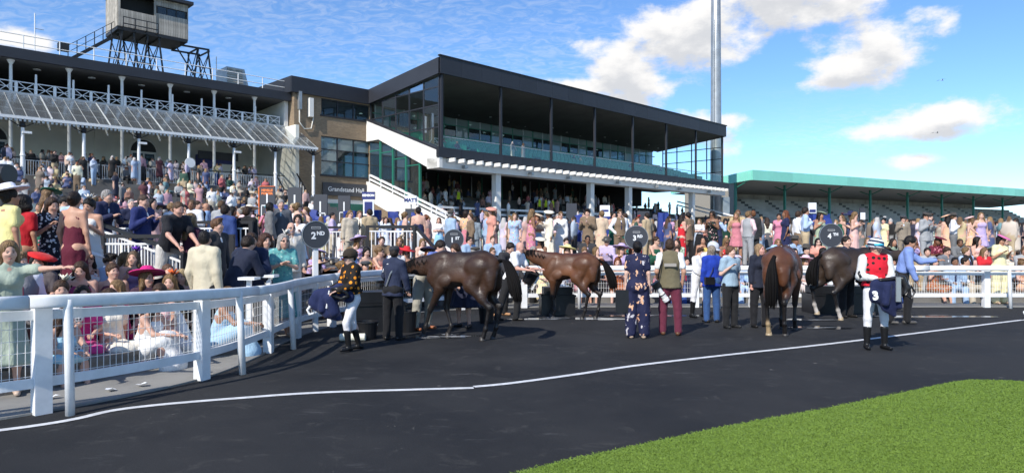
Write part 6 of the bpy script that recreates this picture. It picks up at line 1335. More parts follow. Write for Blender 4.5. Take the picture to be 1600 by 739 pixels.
def joint(x, Y, top_y, w, h_, label):
    X = ray(x, Y); zt = CAM_H - (top_y - HORIZON) * Y / F_PX - PLAT; t = tag(empty('canvas_stand', (X, Y, PLAT)), label, 'betting stand')
    rj = random.Random(int(x)); n = 7; rows = []
    for j in range(5):
        f_ = j / 4; z = zt - h_ * f_; ww = w * (.92 + .16 * f_) / 2; dd = .22 + .12 * f_
        ring_ = [(-ww, -dd), (-ww * .4, -dd), (ww * .3, -dd), (ww, -dd), (ww, dd), (-ww, dd)]
        rows.append([(a_ + rj.uniform(-.04, .04), b_ + rj.uniform(-.05, .05), z + rj.uniform(-.03, .03)) for a_, b_ in ring_])
    v = [p for r_ in rows for p in r_]; f = [(j * 6 + i, j * 6 + (i + 1) % 6, (j + 1) * 6 + (i + 1) % 6, (j + 1) * 6 + i) for j in range(4) for i in range(6)] + [tuple(range(6)), tuple(range(29, 23, -1))]
    MB().add(v, f).build('cover', blue_m, t); MB().box(-w * .2, w * .1, -.42, -.40, zt - h_ * .62, zt - h_ * .5).build('print', white_sign, t) if w > 1 else None
    for s in (-1, 1): MB().tube([(s * w * .3, 0, zt - h_ + .05), (s * w * .45, -.1, 0)], .025, 5).build('leg', grey_steel, t)
nb = mat('orange_letter', (.8, .22, .06), .5)
t = pitch_board(418, 33, 292, .74, 1.7, 'orange edged black betting board in front of the old stand', sign_grey, ['NEVILLE', 'PORTER'], tm=nb, tsize=.15); MB().box(-.42, -.371, -.08, .08, 1.2, 3.4).build('edge', orange_m, t); MB().box(-.37, .37, -.08, .05, 3.415, 3.45).build('edge', orange_m, t) 
pitch_board(461, 31, 293, .62, 1.7, 'black betting board nearest the orange edged board'); pitch_board(501, 31, 304, .62, 1.6, 'black betting board under the left end of the brick hall'); pitch_board(538, 35, 306, .62, 1.6, 'black betting board under the Grandstand Hall sign')
t = pitch_board(576, 33, 300, .62, .36, 'blue and white betting sign right of the Grandstand Hall sign', navy_sign, ['BENSON'], tsize=.15, marks=False); zt_ = CAM_H + (376 - 300) * 33 / F_PX - PLAT; MB().box(-.26, .26, -.05, .05, zt_ - 1.15, zt_ - .37).build('price_panel', white_sign, t); MB().box(-.19, .19, -.065, -.051, zt_ - 1.05, zt_ - .48).build('price_print', navy_sign, t)
t = pitch_board(642, 33, 306, .56, .42, 'white betting sign reading MATT by the stand stairs', white_sign, ['MATT'], tm=navy_sign, tsize=.24, marks=False); MB().box(-.27, .27, -.05, .05, 1.2, 2.35).build('odds_panel', sign_grey, t)
t = pitch_board(945, 33, 321, .48, .6, 'white betting sign on a pole right of the second white column', white_sign, None, marks=False)
MB().box(-.17, .17, -.065, -.061, 2.2, 2.3).build('price_print', navy_sign, t)
pitch_board(893, 36, 318, .55, 1.7, 'tall dark betting board left of the blue canvas stands', marks=False); pitch_board(1005, 34, 330, .6, 1.2, 'dark slanted betting board behind woman in red hat', marks=False)
t = pitch_board(1269, 36, 317, .4, .55, 'white sign on blue post in front of the green stand', white_sign, None, marks=False); MB().box(-.16, .16, -.07, -.061, 2.3, 2.45).build('print', navy_sign, t); MB().box(-.22, -.1, .0, .1, 0, 2.3).build('blue_post', blue_m, t)
t = pitch_board(1347, 34, 325, .26, 1.2, 'narrow white topped dark post behind man in blue shirt', sign_grey, None, marks=False); MB().box(-.12, .12, -.08, -.061, 1.85, 2.2).build('white_panel', white_sign, t)
for a in ((437, 32, 320, 1.1, .8, 'blue canvas betting stand below the orange edged board'), (478, 31, 328, 1.2, .8, 'blue canvas betting stand below the first black board'), (508, 30, 338, .8, .7, 'blue canvas betting stand below the second black board'), (547, 34, 330, .6, .6, 'blue canvas betting stand below the hall sign'), (585, 34, 328, .6, .7, 'blue canvas betting stand under the blue and white sign'), (615, 34, 331, .5, .6, 'small blue canvas betting stand by the brick base'), (652, 33, 332, .5, .6, 'blue canvas betting stand under the MATT sign'), (908, 31, 336, .6, 1.2, 'upright blue canvas betting stand left of the white sign'), (948, 30.5, 339, .8, 1.1, 'wide blue canvas betting stand under the white sign'), (1036, 31, 333, .5, 1.3, 'tall blue canvas stand left of the pink shirted man'), (1281, 34, 335, .9, .7, 'blue canvas betting stand above the 4TH sign')): joint(*a)
s = tag(empty('loudspeaker', (ray(5, 10.2), 10.2, ground(ray(5, 10.2), 10.2))), 'black loudspeaker on a stand at the left edge above the wide white hat', 'speaker'); zc = CAM_H + (376 - 273) * 10.2 / F_PX - s.location.z
mb = MB(); mb.tube([(-.3, 0, zc), (-.1, -.02, zc), (.13, -.05, zc)], [.16, .165, .15], 16); mb.build('cabinet', black_m, s, smooth=False); MB().tube([(0, 0, 0), (0, 0, zc)], .03, 8).build('stand', black_iron, s); MB().tube([(-.3, .0, zc), (-.32, 0, zc)], .12, 16).build('grille', grey_steel, s)
bird = [(ray(1472, 90), 90, CAM_H + 250 * 90 / F_PX, 'distant gull gliding in the blue sky right of the mast'), (ray(1464, 85), 85, CAM_H + 168 * 85 / F_PX, 'distant gull in front of the lower right cloud')]
for X, Y, Z, lab in bird:
    b_ = tag(empty('gull', (X, Y, Z)), lab, 'bird'); MB().tube([(-.2, 0, 0), (-.05, 0, .02), (.12, 0, 0), (.2, 0, -.02)], [.02, .05, .045, .01], 7).build('body', mat('gull_grey', (.35, .35, .36), .7), b_, smooth=True)
    for s_ in (1, -1): MB().add([(-.05, .03 * s_, .02), (.08, .03 * s_, .02), (.05 - .3, .35 * s_, .12), (-.4 * s_ - .05, .62 * s_, .03), (-.06, .3 * s_, .11)], [(0, 1, 2, 4), (4, 2, 3)]).build('wing', MATS['gull_grey'], b_)

# ------------------------------------------------------------------ the crowd
SKINS = [SK1, SK2, SK4, SK1, SK4, (.62, .38, .28), (.48, .26, .17), SK3, (.24, .12, .07)]
HAIRS_F = [(HD, 'dark'), (HBR, 'brown'), (HBL, 'blonde'), (HBL, 'blonde'), (HB, 'black'), (HRED, 'auburn'), ((.22, .13, .06), 'light brown')]
HAIRS_M = [(HD, 'dark'), (HBR, 'brown'), (HB, 'black'), ((.14, .08, .04), 'light brown'), (HGR, 'grey'), (HBL, 'fair')]
FC = [('black', BLK), ('navy', (.015, .02, .07)), ('burgundy', (.13, .012, .03)), ('dark green', (.01, .09, .05)), ('coral', (.66, .30, .23)), ('blush pink', (.72, .46, .42)), ('rose pink', (.60, .22, .32)), ('lilac', (.48, .38, .62)), ('pale blue', (.36, .52, .72)), ('sage', (.34, .42, .30)), ('mustard', (.62, .46, .12)), ('lemon', (.78, .74, .42)), ('white', (.80, .79, .77)), ('cream', (.74, .67, .54)), ('red', (.58, .02, .03)), ('peach', (.74, .44, .28)), ('rust', (.35, .11, .04)), ('teal', (.06, .26, .30)), ('champagne', (.62, .48, .34)), ('rose', (.55, .2, .24))]
MC = [('navy', (.016, .022, .06)), ('charcoal', (.035, .036, .04)), ('black', (.012, .012, .013)), ('light grey', (.33, .34, .35)), ('mid grey', (.16, .165, .17)), ('tan', (.45, .35, .22)), ('pale blue', (.32, .44, .60)), ('royal blue', (.03, .07, .25)), ('beige', (.50, .44, .35)), ('brown check', (.20, .14, .09))]
SC = [('white', (.80, .80, .81)), ('white', (.79, .79, .8)), ('pale blue', (.42, .54, .74)), ('pale pink', (.74, .52, .54)), ('lilac', (.55, .46, .66)), ('sky blue', (.26, .42, .68))]
TIE = [None, (.02, .025, .08), (.3, .02, .05), (.06, .1, .3), (.012, .012, .014), None]
F_ST = [('stand2', 'dress_midi_short', 'long'), ('phone', 'dress_slim_straps', 'long'), ('glass', 'dress_maxi_straps', 'long'), ('crossed', 'topmaxi', 'bob'), ('hip', 'dress_mini_strapless', 'long'), ('drink', 'dress_flare_short', 'bun'), ('hair', 'dress_slim_strapless', 'long'), ('stand', 'jumpsuit', 'curly'), ('glass', 'dress_midi_long', 'bun'), ('stand2', 'dress_slim_backless', 'bun')]
M_ST = [('stand2', 'suit', 'short'), ('phone', 'suit', 'quiff'), ('glass', 'suit', 'short'), ('drink', 'waistcoat', 'short'), ('crossed', 'shirt', 'crop'), ('glass', 'shirt', 'short'), ('hip', 'waistcoat', 'quiff'), ('stand', 'suit', 'crop'), ('phone', 'polo', 'bald')]
F_SI = [('sit', 'dress_midi_short', 'long'), ('sitside', 'dress_mini_straps', 'long'), ('sitphone', 'dress_slim_straps', 'bob'), ('sitlook', 'dress_mini_strapless', 'long'), ('kneesup', 'dress_maxi_straps', 'bun'), ('sitfwd', 'jumpsuit', 'long')]
M_SI = [('sitfwd', 'suit', 'short'), ('sitphone', 'shirt', 'quiff'), ('sit', 'suit', 'crop'), ('sitlook', 'waistcoat', 'short')]
PEOPLE = []       # (object, label stem, place, px)
def px_of(X, Y): return 800 + F_PX * X / Y
GARM = {'suit': 'suit', 'shirt': 'shirt', 'polo': 'polo shirt', 'waistcoat': 'waistcoat', 'jumpsuit': 'jumpsuit', 'topmaxi': 'top and long skirt', 'topskirt': 'top and skirt', 'coat': 'jacket'}
def garment(outfit):
    if outfit in GARM: return GARM[outfit]
    a = outfit.split('_'); return {'mini': 'short dress', 'midi': 'knee length dress', 'maxi': 'long dress', 'flare': 'full skirted dress', 'slim': 'fitted dress'}[a[1]]
def add_person(X, Y, z, face, rnd, place, group, sit=False, sex=None, arch=None, col=None, hairc=None, hat='auto', h=None, height=None, skin=None, pat='auto', label=None, cols=None, hat_c=None, shades=None, c2=None, c3=None):
    sex = sex or rnd.choice('ffm' if sit else 'fm'); A = {('f', 0): F_ST, ('m', 0): M_ST, ('f', 1): F_SI, ('m', 1): M_SI}[(sex, int(sit))]
    pose, outfit, hs = arch or rnd.choice(A)
    hn = None
    if hairc is None: hc, hn = rnd.choice(HAIRS_F if sex == 'f' else HAIRS_M)
    else: hc = hairc
    if sex == 'f': cn, cc = rnd.choice(FC); garms = [cc]
    else:
        cn, cc = rnd.choice(MC); sn, sc = rnd.choice(SC)
        if outfit == 'suit': garms = [cc, cc, sc, rnd.choice(TIE)]
        elif outfit == 'waistcoat': garms = [cc, cc, sc, rnd.choice(TIE)]
        else: garms = [sc, rnd.choice(MC)[1], None]; cn = sn
    if col: cn, cc = col; garms[0] = cc; 
    if col and outfit in ('suit', 'waistcoat'): garms[1] = cc
    if outfit in ('topmaxi', 'topskirt') and len(garms) < 2: garms.append(rnd.choice(FC)[1])
    if cols: garms = cols
    if pat == 'auto': pat = rnd.choice([None, None, None, 'floral']) if sex == 'f' else None
    if hat == 'auto': hat = rnd.choice(['fascinator', 'saucer', 'brim', None, None, None, None, None]) if sex == 'f' else rnd.choice([None] * 9 + ['flatcap', 'trilby'])
    hcol = hat_c or (garms[0] if sex == 'f' and rnd.random() < .6 else (rnd.choice(FC)[1] if sex == 'f' else (.06, .055, .05)))
    if h is None: h = .024 if Y < 19 else (.028 if Y < 30 else .036)
    sh_ = rnd.random() < .3 if shades is None else shades
    o, J = person((X, Y, z), face, pose, sex, outfit, garms, hs, hc, skin or rnd.choice(SKINS), hat, hcol, height or rnd.uniform(.95, 1.04), h, sh_, pat, c2 or rnd.choice(FC)[1], c3 or rnd.choice(FC)[1], None, group)
    stem = f"{'woman' if sex == 'f' else 'man'} in {cn} {'floral ' if pat == 'floral' else ''}{garment(outfit)}" + (f", {hn} hair" if hn and not hat and hs != 'bald' else '') + ({'brim': ', wide hat', 'saucer': ', saucer hat', 'fascinator': ', feathered headpiece', 'flatcap': ', flat cap', 'trilby': ', trilby'}.get(hat, '') if hat else '')
    if label: o['label'] = label
    else: PEOPLE.append((o, stem, place, px_of(X, Y)))
    return o
def landmark(px):
    for lim, t in ((90, 'at the left edge'), (190, 'left of the navy suited man'), (330, 'left of the cream blazer back'), (450, 'left of the 2ND sign'), (540, 'near the 2ND sign'), (640, 'left of the dark bay horse'), (735, 'near the 1ST sign'), (830, 'right of the 1ST sign'), (950, 'behind the bay horse'), (1035, 'near the 3RD sign'), (1110, 'behind the photographer'), (1180, 'behind the blue jacket'), (1250, 'behind the rear view horse'), (1345, 'near the 4TH sign'), (1440, 'behind the red spotted jockey'), (1520, 'right of the blue shirted man'), (1700, 'at the right edge')):
        if px < lim: return t
def inward(s): p, t, n = on_fence(s); return math.degrees(math.atan2(-n.x, n.y))
def row_pos(px, k, off=.3):
    """point where the sight line of a picture column meets terrace row k"""
    best = None
    d = [APRON + (k - 1) * tread_at(p.x) + off for p in FENCE]; P = offset_path(d)
    for a, b in zip(P[:-1], P[1:]):
        if a.y < 5 or b.y < 5: continue
        pa, pb = px_of(a.x, a.y), px_of(b.x, b.y)
        if (pa - px) * (pb - px) <= 0 and abs(pa - pb) > 1e-6:
            t = (px - pa) / (pb - pa); q = a.lerp(b, t); i, _ = seg_info(q.x, q.y); return q.x, q.y, inward(seglen[i] + .01)
    return None
RZ = {0: .02, 1: RISE, 2: RISE * 2, 3: PLAT}
# --- named people near the camera on the left (picture column, distance)
rnd = random.Random(77)
def named(px, Y, z, face, label, sex, arch, cols, hat=None, hat_c=None, hairc=HD, pat=None, sit=False, height=1.0, skin=SK1, h=.019, **kw):
    X = ray(px, Y); add_person(X, Y, ground(X, Y) if z is None else z, face, rnd, None, None, sit, sex, arch, None, hairc, hat, h, height, skin, pat, label, cols, hat_c, kw.get('shades', False), kw.get('c2'), kw.get('c3'))
named(14, 9.6, None, 150, 'woman in lemon yellow dress with wide white hat at the left edge', 'f', ('stand', 'dress_slim_short', 'bun'), [(.78, .70, .30)], 'brim', (.75, .75, .85), HB, skin=SK3, height=1.04)
named(36, 10.2, None, 170, 'woman in red dress behind the lemon yellow dress', 'f', ('stand', 'dress_slim_short', 'curly'), [(.45, .01, .02)], None, None, HB, skin=SK3)
named(80, 10.6, None, 60, 'woman in black dress with pale floral print holding her phone', 'f', ('phone', 'dress_midi_short', 'long'), [(.015, .018, .03)], None, None, HBR, pat='floral', c2=(.6, .65, .75), c3=(.75, .75, .75), height=1.0)
named(117, 10.1, None, 175, 'woman in backless burgundy dress, dark hair up, back turned', 'f', ('stand2', 'dress_slim_backless', 'bun'), [(.11, .010, .028)], None, None, HD, height=1.03, skin=SK2)
named(141, 11.4, None, 0, 'woman in white dress with white feather headpiece left of the railing', 'f', ('phone', 'dress_midi_straps', 'bun'), [(.76, .75, .72)], 'fascinator', (.82, .80, .74), HB, height=1.02, skin=SK2)
named(158, 13.6, None, 65, 'grey haired man in navy blazer leaning on the railing', 'm', ('elbows', 'suit', 'short'), [(.018, .024, .07), (.03, .03, .04), (.5, .6, .75), None], None, None, HGR, height=1.03)
named(222, 13.2, .68, 78, 'tall man in royal navy suit with shaved head by the railing', 'm', ('phone', 'suit', 'crop'), [(.016, .026, .12), (.014, .022, .10), (.8, .8, .8), None], None, None, (.08, .05, .035), height=1.05)
named(262, 12.2, .55, 60, 'man in black polo shirt and pale trousers leaning forward', 'm', ('lean', 'polo', 'crop'), [(.014, .015, .02), (.62, .60, .56)], None, None, (.12, .07, .04), skin=(.6, .34, .26), height=1.05)
named(298, 12.4, None, 155, 'blonde woman in plum dress with hand to her ear', 'f', ('hair', 'dress_slim_short', 'long'), [(.055, .014, .035)], None, None, (.30, .20, .10), height=1.06)
named(321, 10.0, .02, 165, 'man in cream blazer with dark hair, back turned at the rail', 'm', ('stand2', 'suit', 'crop'), [(.58, .52, .38), (.02, .02, .022), (.8, .8, .8), None], None, None, HB, skin=SK2, height=1.0)
named(338, 11.6, .30, 70, 'brown haired man in charcoal suit behind the cream blazer', 'm', ('stand2', 'suit', 'quiff'), [(.03, .031, .035), (.03, .03, .034), (.8, .8, .8), None], None, None, (.16, .08, .04), height=.97)
named(362, 10.3, .02, 150, 'man in dark navy suit leaning at the rail, back turned', 'm', ('lean', 'suit', 'short'), [(.013, .018, .04), (.013, .018, .04), (.5, .6, .75), None], None, None, HD, height=1.0)
named(393, 10.9, .02, 20, 'man in navy suit and open white shirt facing the ring', 'm', ('elbows', 'suit', 'short'), [(.014, .022, .06), (.014, .022, .06), (.78, .78, .8), None], None, None, HBR, skin=SK2)
named(412, 11.6, .02, 30, 'woman in white polka dot blouse with curly brown hair at the rail', 'f', ('elbows', 'dress_midi_long', 'curly'), [(.80, .79, .78)], None, None, (.09, .04, .025), pat='polka', c2=(.012, .012, .012))
named(441, 11.4, .02, 25, 'grey haired woman in teal patterned top and sunglasses at the rail', 'f', ('elbows', 'dress_midi_short', 'bob'), [(.12, .36, .36)], 'fascinator', (.7, .7, .68), HGR, pat='floral', c2=(.35, .55, .5), c3=(.1, .25, .3), shades=True)
named(455, 12.9, .28, 40, 'balding man in pale linen suit and sunglasses behind woman in teal', 'm', ('drink', 'suit', 'bald'), [(.66, .62, .55), (.66, .62, .55), (.8, .8, .8), None], None, None, HGR, shades=True, height=.97)
named(352, 15.5, None, 165, 'broad man in bright blue suit, back turned', 'm', ('stand', 'suit', 'short'), [(.03, .06, .20), (.02, .025, .06), (.8, .8, .8), None], None, None, HD, height=1.07)
named(386, 15.8, None, 160, 'man in black suit, back turned, right of the bright blue suit', 'm', ('stand', 'suit', 'short'), [(.010, .010, .011), (.010, .010, .011), (.8, .8, .8), None], None, None, HBR, height=1.06)
named(438, 17.6, None, 20, 'silver haired man in grey suit with pale blue shirt', 'm', ('stand2', 'suit', 'short'), [(.09, .10, .12), (.05, .05, .06), (.35, .5, .55), None], None, None, HGR, height=1.05)
named(422, 17.2, None, 120, 'woman in grey check jacket beside the silver haired man', 'f', ('stand2', 'coat', 'bob'), [(.17, .17, .17), (.15, .15, .15)], None, None, HB)
named(466, 17.4, None, 10, 'dark haired woman in white blouse left of the 2ND sign', 'f', ('phone', 'dress_mini_long', 'long'), [(.80, .80, .82)], None, None, HD, height=1.0)
named(458, 18.6, None, 5, 'blonde woman in white robe and sunglasses behind woman in white', 'f', ('hip', 'dress_midi_long', 'long'), [(.78, .80, .76)], None, None, (.55, .45, .28), shades=True, height=1.03)
named(308, 17.5, None, 75, 'bald bearded man in black suit above the plum dress', 'm', ('stand2', 'suit', 'crop'), [(.014, .014, .016), (.014, .014, .016), (.8, .8, .8), None], None, None, HBR, height=1.03)
named(6, 7.15, .02, 25, 'woman in sage green dress pointing along the rail', 'f', ('point', 'dress_midi_short', 'bob'), [(.36, .42, .34), (.55, .42, .33)], None, None, HBL, height=.93, h=.017)
named(34, 8.6, .56, 40, 'fair haired young man in grey waistcoat seated at the left edge', 'm', ('sitlook', 'waistcoat', 'quiff'), [(.18, .18, .2), (.18, .18, .2), (.74, .74, .8), (.45, .1, .12)], None, None, (.30, .19, .10), sit=True, h=.017)
named(62, 9.3, .56, 20, 'dark haired woman in red saucer hat seated on the steps', 'f', ('sit', 'dress_midi_short', 'long'), [(.12, .10, .10)], 'saucer', (.62, .015, .015), HB, sit=True, h=.017)
named(96, 8.3, .28, 30, 'woman with pale flower headpiece and polka dot dress seated behind the rail', 'f', ('sit', 'dress_midi_short', 'bun'), [(.78, .78, .78)], 'fascinator', (.78, .76, .64), HBR, pat='polka', c2=(.012, .012, .012), sit=True, h=.017, height=.97)
named(88, 7.9, .05, 60, 'woman in pale blue dress seated low by the leaning rail leg', 'f', ('kneesup', 'dress_mini_straps', 'long'), [(.38, .62, .74)], None, None, HBR, sit=True, h=.017, height=.92)
named(190, 9.3, .26, -35, 'person in bright pink dress seated behind the near rail panel', 'f', ('sit', 'dress_midi_short', 'long'), [(.60, .03, .20)], None, None, HBL, sit=True, h=.017, height=.93)
named(222, 8.75, .10, 80, 'woman in white strapless gown seated side on behind the near rail', 'f', ('kneesup', 'dress_maxi_straps', 'long'), [(.80, .80, .79)], None, None, HBR, sit=True, h=.017, height=.95)
named(287, 9.35, .12, -60, 'woman in white layered gown seated near the second rail post', 'f', ('kneesup', 'dress_maxi_short', 'long'), [(.79, .79, .80)], None, None, HBL, sit=True, h=.017, height=.97)
named(160, 8.9, .12, 30, 'dark haired woman in black dress seated behind the near rail', 'f', ('sit', 'dress_midi_short', 'long'), [(.013, .012, .014)], None, None, HB, sit=True, h=.017, height=.95)
named(128, 8.55, .22, 35, 'woman in bright pink dress seated beside the water bottle', 'f', ('sit', 'dress_midi_short', 'long'), [(.66, .05, .25)], None, None, HD, sit=True, height=.95)
named(255, 9.2, .22, 10, 'woman in pale pink dress seated between the two white gowns', 'f', ('sitphone', 'dress_midi_straps', 'long'), [(.72, .48, .5)], None, None, HBR, sit=True, height=.95)
named(176, 8.75, .18, 55, 'woman in cream blouse seated left of the white gown', 'f', ('sitlook', 'dress_midi_short', 'bun'), [(.76, .72, .62)], None, None, HBR, sit=True, height=.93)
named(232, 10.2, .28, 30, 'woman in magenta wide hat seated below the railing', 'f', ('sitlook', 'dress_midi_short', 'long'), [(.06, .03, .05)], 'brim', (.60, .02, .20), HBL, sit=True, h=.017)
named(178, 10.0, .40, 15, 'brown haired woman with hair up seated left of the magenta hat', 'f', ('sitlook', 'dress_mini_straps', 'bun'), [(.14, .03, .05)], None, None, (.10, .055, .03), sit=True, h=.018)
named(205, 11.1, .56, 40, 'woman with grey brown hair and violet flower headpiece below the navy suit', 'f', ('sitside', 'dress_midi_straps', 'long'), [(.3, .2, .35)], 'fascinator', (.16, .03, .50), (.16, .11, .07), sit=True, h=.018)
named(246, 10.6, .40, 65, 'man in dark suit with cropped brown hair seated below the black polo', 'm', ('sitfwd', 'suit', 'crop'), [(.02, .02, .024), (.02, .02, .024), (.8, .8, .8), None], None, None, (.14, .08, .05), sit=True, h=.018)
named(268, 10.0, .24, 5, 'smiling blonde woman with orange flower headpiece behind the rail', 'f', ('sit', 'dress_midi_straps', 'long'), [(.02, .02, .02)], 'fascinator', (.75, .14, .03), HBL, sit=True, h=.018)
named(287, 10.8, .28, 0, 'blonde woman in blush dress seated left of the cream blazer', 'f', ('sit', 'dress_midi_straps', 'bob'), [(.68, .5, .42)], None, None, (.5, .38, .2), sit=True, h=.018)
named(130, 9.8, .45, 20, 'woman with brown hair in purple top seated below the burgundy dress', 'f', ('sitphone', 'dress_mini_straps', 'long'), [(.28, .03, .12)], None, None, HBR, sit=True, h=.018)
# --- named people standing behind the far rail: (column, head height in picture, face, label, sex, arch, colours, hair, hat ...)
def head_at(px, yh, top=1.74):
    """distance at which a standing head top on the betting area shows at picture row yh"""
    return max(20.5, F_PX * (PLAT + top - CAM_H) / (HORIZON - yh))
def far(px, yh, face, label, sex, arch, cols, hairc=HBR, hat=None, hat_c=None, pat=None, skin=SK1, height=1.0, **kw):
    Y = head_at(px, yh, 1.74 * height); X = ray(px, Y); add_person(X, Y, ground(X, Y), face, rnd, None, None, False, sex, arch, None, hairc, hat, .023, height, skin, pat, label, cols, hat_c, kw.get('shades', False), kw.get('c2'), kw.get('c3'))
W8 = (.80, .80, .81)
far(508, 337, 85, 'stooping man in pale grey suit right of the 2ND sign', 'm', ('lean', 'suit', 'crop'), [(.36, .36, .35), (.36, .36, .35), W8, None], HD)
far(534, 341, 60, 'blonde woman in white top between grey suit and cream blazer', 'f', ('phone', 'topmaxi', 'bob'), [W8, (.7, .68, .66)], HBL)
far(562, 331, 10, 'man in cream blazer and black trousers holding a drink', 'm', ('glass', 'suit', 'short'), [(.76, .70, .56), (.012, .012, .013), (.78, .76, .7), (.012, .012, .012)], (.2, .12, .06), height=1.04)
far(583, 338, -15, 'bearded man in pale blue shirt and dark tie beside cream blazer', 'm', ('stand2', 'shirt', 'crop'), [(.45, .55, .78), (.03, .03, .04), (.015, .03, .05)], HD, skin=SK3)
far(602, 340, 15, 'woman in blue and white floral dress left of the barred railing', 'f', ('stand2', 'dress_maxi_short', 'long'), [(.7, .74, .8)], HBR, pat='floral', c2=(.1, .2, .5), c3=(.3, .45, .6))
far(621, 341, 40, 'blonde woman in pink dress with arm raised', 'f', ('hair', 'dress_midi_straps', 'long'), [(.72, .42, .42)], HBL)
far(631, 337, 170, 'man in blue waistcoat, back turned, beside the pink dress', 'm', ('stand', 'waistcoat', 'short'), [(.09, .14, .32), (.03, .03, .05), (.5, .6, .8), None], HD)
far(641, 347, 25, 'woman in pale green floral dress smiling beside the black dress', 'f', ('stand2', 'dress_maxi_straps', 'bun'), [(.62, .70, .48)], HBR, pat='floral', c2=(.15, .25, .45), c3=(.3, .45, .3))
far(655, 343, 10, 'auburn haired woman in strapless black dress', 'f', ('glass', 'dress_slim_strapless', 'long'), [BLK], (.17, .07, .03))
far(666, 347, 30, 'woman in maroon gown right of the strapless black dress', 'f', ('crossed', 'dress_maxi_straps', 'long'), [(.15, .012, .04)], (.2, .12, .06))
far(686, 341, 5, 'red haired woman in white top and sky blue skirt', 'f', ('crossed', 'topmaxi', 'long'), [W8, (.28, .55, .80)], (.18, .065, .03))
far(703, 338, 60, 'man in tan suit above the 1ST sign', 'm', ('stand2', 'suit', 'short'), [(.34, .28, .18), (.34, .28, .18), W8, None], HBR)
far(714, 345, 20, 'man in navy suit just right of the tan suit', 'm', ('stand2', 'suit', 'short'), [(.016, .024, .07), (.016, .024, .07), W8, None], HD)
far(742, 341, 175, 'man in grey blue suit, back turned, right of the 1ST sign', 'm', ('stand', 'suit', 'short'), [(.22, .27, .31), (.22, .27, .31), W8, None], HBR, height=1.04)
far(765, 343, -20, 'woman in black and white dress with cream wide hat', 'f', ('glass', 'dress_midi_straps', 'long'), [(.03, .02, .02)], HBR, 'brim', (.72, .62, .48))
far(778, 346, 15, 'woman in green and white floral dress with long brown hair', 'f', ('hip', 'dress_maxi_straps', 'long'), [(.62, .70, .60)], HBR, pat='floral', c2=(.08, .3, .15), c3=(.3, .5, .35))
far(797, 341, -15, 'man in beige blazer, pink shirt and black trousers with phone', 'm', ('phone', 'suit', 'short'), [(.46, .40, .32), (.012, .012, .013), (.72, .5, .5), None], (.2, .11, .06))
far(813, 347, 30, 'man in pale blue shirt right of the beige blazer', 'm', ('stand2', 'shirt', 'short'), [(.50, .58, .75), (.18, .19, .21), None], HD)
far(827, 347, -10, 'man in navy waistcoat and white shirt facing left', 'm', ('stand2', 'waistcoat', 'short'), [(.03, .04, .09), (.10, .11, .14), W8, None], HBR)
far(848, 340, 150, 'man in white shirt and grey trousers, back turned', 'm', ('stand2', 'shirt', 'crop'), [W8, (.22, .23, .25), None], HBR, height=1.04)
far(869, 338, 178, 'man in grey suit, back turned, behind the bay horse', 'm', ('stand', 'suit', 'short'), [(.13, .145, .14), (.13, .145, .14), W8, None], HB, height=1.06)
far(886, 342, 140, 'man in navy suit beside the blue canvas stand', 'm', ('stand2', 'suit', 'short'), [(.014, .02, .045), (.014, .02, .045), W8, None], HD)
far(926, 343, 165, 'man in white shirt, back turned, between blue canvas stands', 'm', ('stand', 'shirt', 'crop'), [W8, (.02, .02, .025), None], HGR)
far(920, 352, 110, 'elderly man in dark navy coat stooping by the blue canvas', 'm', ('lean', 'suit', 'short'), [(.016, .022, .05), (.02, .02, .025), (.3, .4, .2), None], HGR)
far(964, 349, 0, 'man in pale grey jacket and sunglasses left of the green dress', 'm', ('stand2', 'suit', 'short'), [(.32, .36, .40), (.1, .1, .12), W8, None], HBL, shades=True)
far(978, 343, 15, 'woman in dark green dress with folded arms', 'f', ('crossed', 'dress_slim_straps', 'bun'), [(.03, .06, .05)], HD)
far(996, 340, -5, 'woman in red lace dress with red headpiece behind the 3RD sign', 'f', ('stand2', 'dress_slim_straps', 'bun'), [(.45, .01, .02)], HRED, 'fascinator', (.6, .02, .02))
far(1045, 339, 20, 'man in pale pink shirt looking at his hands', 'm', ('phone', 'shirt', 'short'), [(.74, .44, .60), (.02, .025, .05), None], HD, skin=SK2, height=1.04)
far(1066, 337, 5, 'man in khaki shirt, brown trousers and sunglasses', 'm', ('glass', 'polo', 'crop'), [(.26, .21, .14), (.045, .032, .024)], HBR, shades=True, height=1.04)
far(1093, 343, -25, 'woman in white draped top and black skirt with feathered headpiece', 'f', ('crossed', 'topmaxi', 'long'), [W8, BLK], HBL, 'fascinator', (.02, .02, .02))
far(1115, 337, -70, 'man in light grey blazer and navy trousers facing left', 'm', ('stand2', 'suit', 'short'), [(.34, .36, .38), (.016, .02, .05), W8, None], HD, height=1.03)
far(1134, 342, 120, 'dark haired woman in bottle green dress', 'f', ('stand2', 'dress_maxi_long', 'long'), [(.008, .045, .028)], HB)
far(1153, 330, -10, 'man in tan suit and sunglasses raising a drink', 'm', ('drink', 'suit', 'short'), [(.50, .38, .20), (.50, .38, .20), W8, None], (.2, .1, .05), shades=True, height=1.03)
far(1177, 331, 172, 'man in charcoal suit with ginger hair, back turned', 'm', ('stand', 'suit', 'short'), [(.025, .028, .03), (.025, .028, .03), W8, None], (.2, .08, .03), height=1.05)
far(1199, 341, 165, 'woman in cream top with long brown hair, back turned', 'f', ('stand2', 'topmaxi', 'long'), [(.74, .72, .58), (.1, .1, .11)], HBR)
far(1183, 351, 5, 'young man in pale blue blazer and dark tie holding a cup', 'm', ('glass', 'suit', 'short'), [(.38, .52, .74), (.38, .52, .74), W8, (.02, .03, .06)], HD, height=.98)
far(1214, 352, 0, 'young man in white shirt and navy tie', 'm', ('phone', 'shirt', 'short'), [W8, (.03, .03, .035), (.015, .02, .045)], HD, height=.98)
